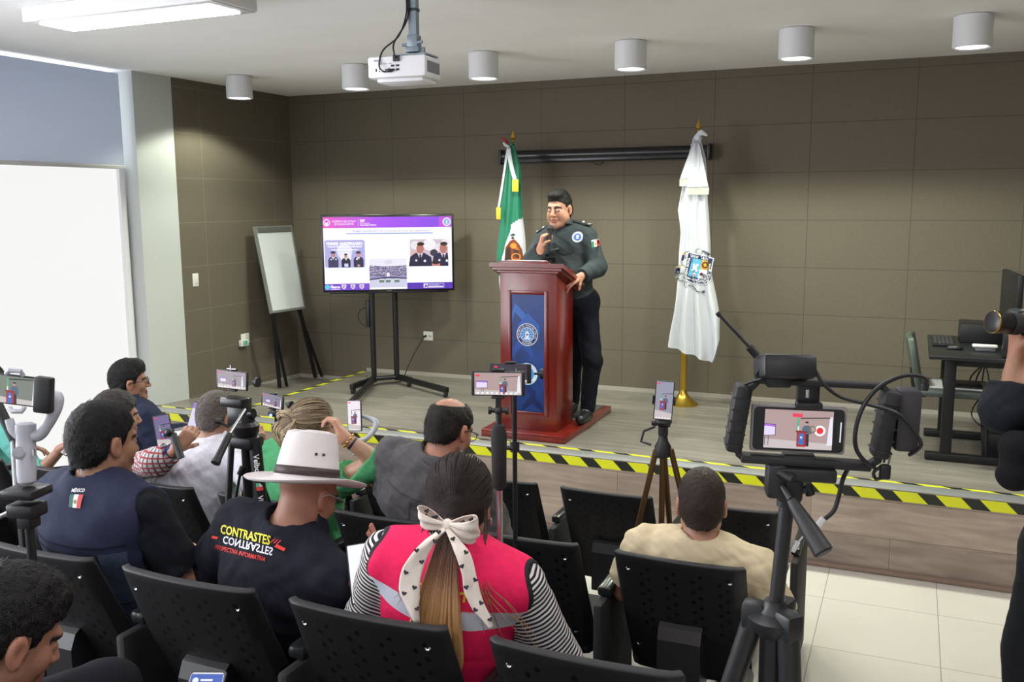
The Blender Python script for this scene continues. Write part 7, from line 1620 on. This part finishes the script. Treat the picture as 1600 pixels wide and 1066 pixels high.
# === photographer at the right edge
hd = PD(1690, 480, 3.45); hw = PD(1589, 548, 3.42); he = PD(1572, 640, 3.4)
j = figure('person in dark clothes at the right picture edge holding up a camera', hd, math.radians(42), .05, 0, math.radians(40), V(hd[0]+.03, hd[1]-.03, .95), sw=.20, hs=1.03, girth=1.05, skin=(0.320, 0.160, 0.101), arms={-1: (he, hw), 1: (hd+V(.22, .12, -.42), hd+V(-.02, .16, -.10))}, knees={-1: (hd[0]-.10, hd[1]-.03, .50), 1: (hd[0]+.12, hd[1]-.1, .50)}, feet={-1: (hd[0]-.10, hd[1]-.08, .095), 1: (hd[0]+.15, hd[1]-.12, .095)}, hands={-1: (V(-.05, .05, .5), (.2, .25, .9), -1, dict(curl=(.6, .7, .7, .7), s=1.05, thumb=(.9, .3))), 1: (V(-.3, .3, .2), (-.4, -.1, -.3), 1, dict(curl=(.8, .9, .9, .9)))})
m_dk = cloth('jacket_dark', 26, 30, 36); o, bv = shirt(j, m_dk, sleeve=1.42, inf=.022, loose=.020, seed=16, collar=m_dk); trousers(j, cloth('trousers_dark', 28, 30, 35), inf=.026, h=.010); shoes(j, m_shoe); hair_short(j, H_BLACK)
A_ = frame(math.radians(62), -.02); lc = PD(1550, 503, 3.36)
t = thing('camera', 'black camera with a large zoom lens entering from the right edge', 'camera', lc)
la = -A_[1]; la = PD(1640, 512, 3.42)-lc; la /= np.linalg.norm(la)
ln = part('lens', MB().lathe([(.036, -.002), (.040, 0), (.041, .03), (.038, .035), (.038, .06), (.034, .07), (.034, .12), (.040, .125), (.040, .15), (.030, .155)], lc, la, 32), mat('lens_black', (.015, .015, .016), .3), t)
part('lens_ring', MB().lathe([(.0405, .0), (.0415, .002), (.0415, .005), (.0405, .007)], lc, la, 32), m_brass, ln); part('front_glass', MB().lathe([(.034, -.0015), (.034, .001)], lc, la, 28), mat('lens_glass', (.01, .01, .02), .05, coat=1), ln)
part('zoom_ring', MB().lathe([(.0385, .075), (.0395, .078), (.0395, .105), (.0385, .108)], lc, la, 32), mat('rubber_ring', (.02, .02, .02), .8, bump=.5, bscale=500), ln)
fy = np.cross(V(0, 0, 1), la); fy /= np.linalg.norm(fy); part('body', MB().box((.15, -.06, -.055), (.22, .06, .055), np.array([la, fy, np.cross(la, fy)]), lc, bev=.012), m_black, t)
t = thing('shoulder_bag', 'black bag hanging at the hip of the photographer', 'bag', PD(1590, 730, 3.3)); v, q = solidify([RC(PD(1588, 700, 3.28), PD(1620, 695, 3.4), .06, k=.03), RC(PD(1584, 742, 3.28), PD(1620, 742, 3.4), .058, k=.05)], .008, 0); v = folds(v, q, .004, 20, 3); mesh_obj('bag_body', [(v, q)], cloth('bag_black', 18, 18, 22), t)
part('shoulder_strap', MB().tube([PD(1600, 700, 3.27), PD(1625, 620, 3.3), PD(1655, 560, 3.36), PD(1680, 600, 3.55), PD(1660, 700, 3.6)], .012, 6, smoothpts=5), m_blackm, t)
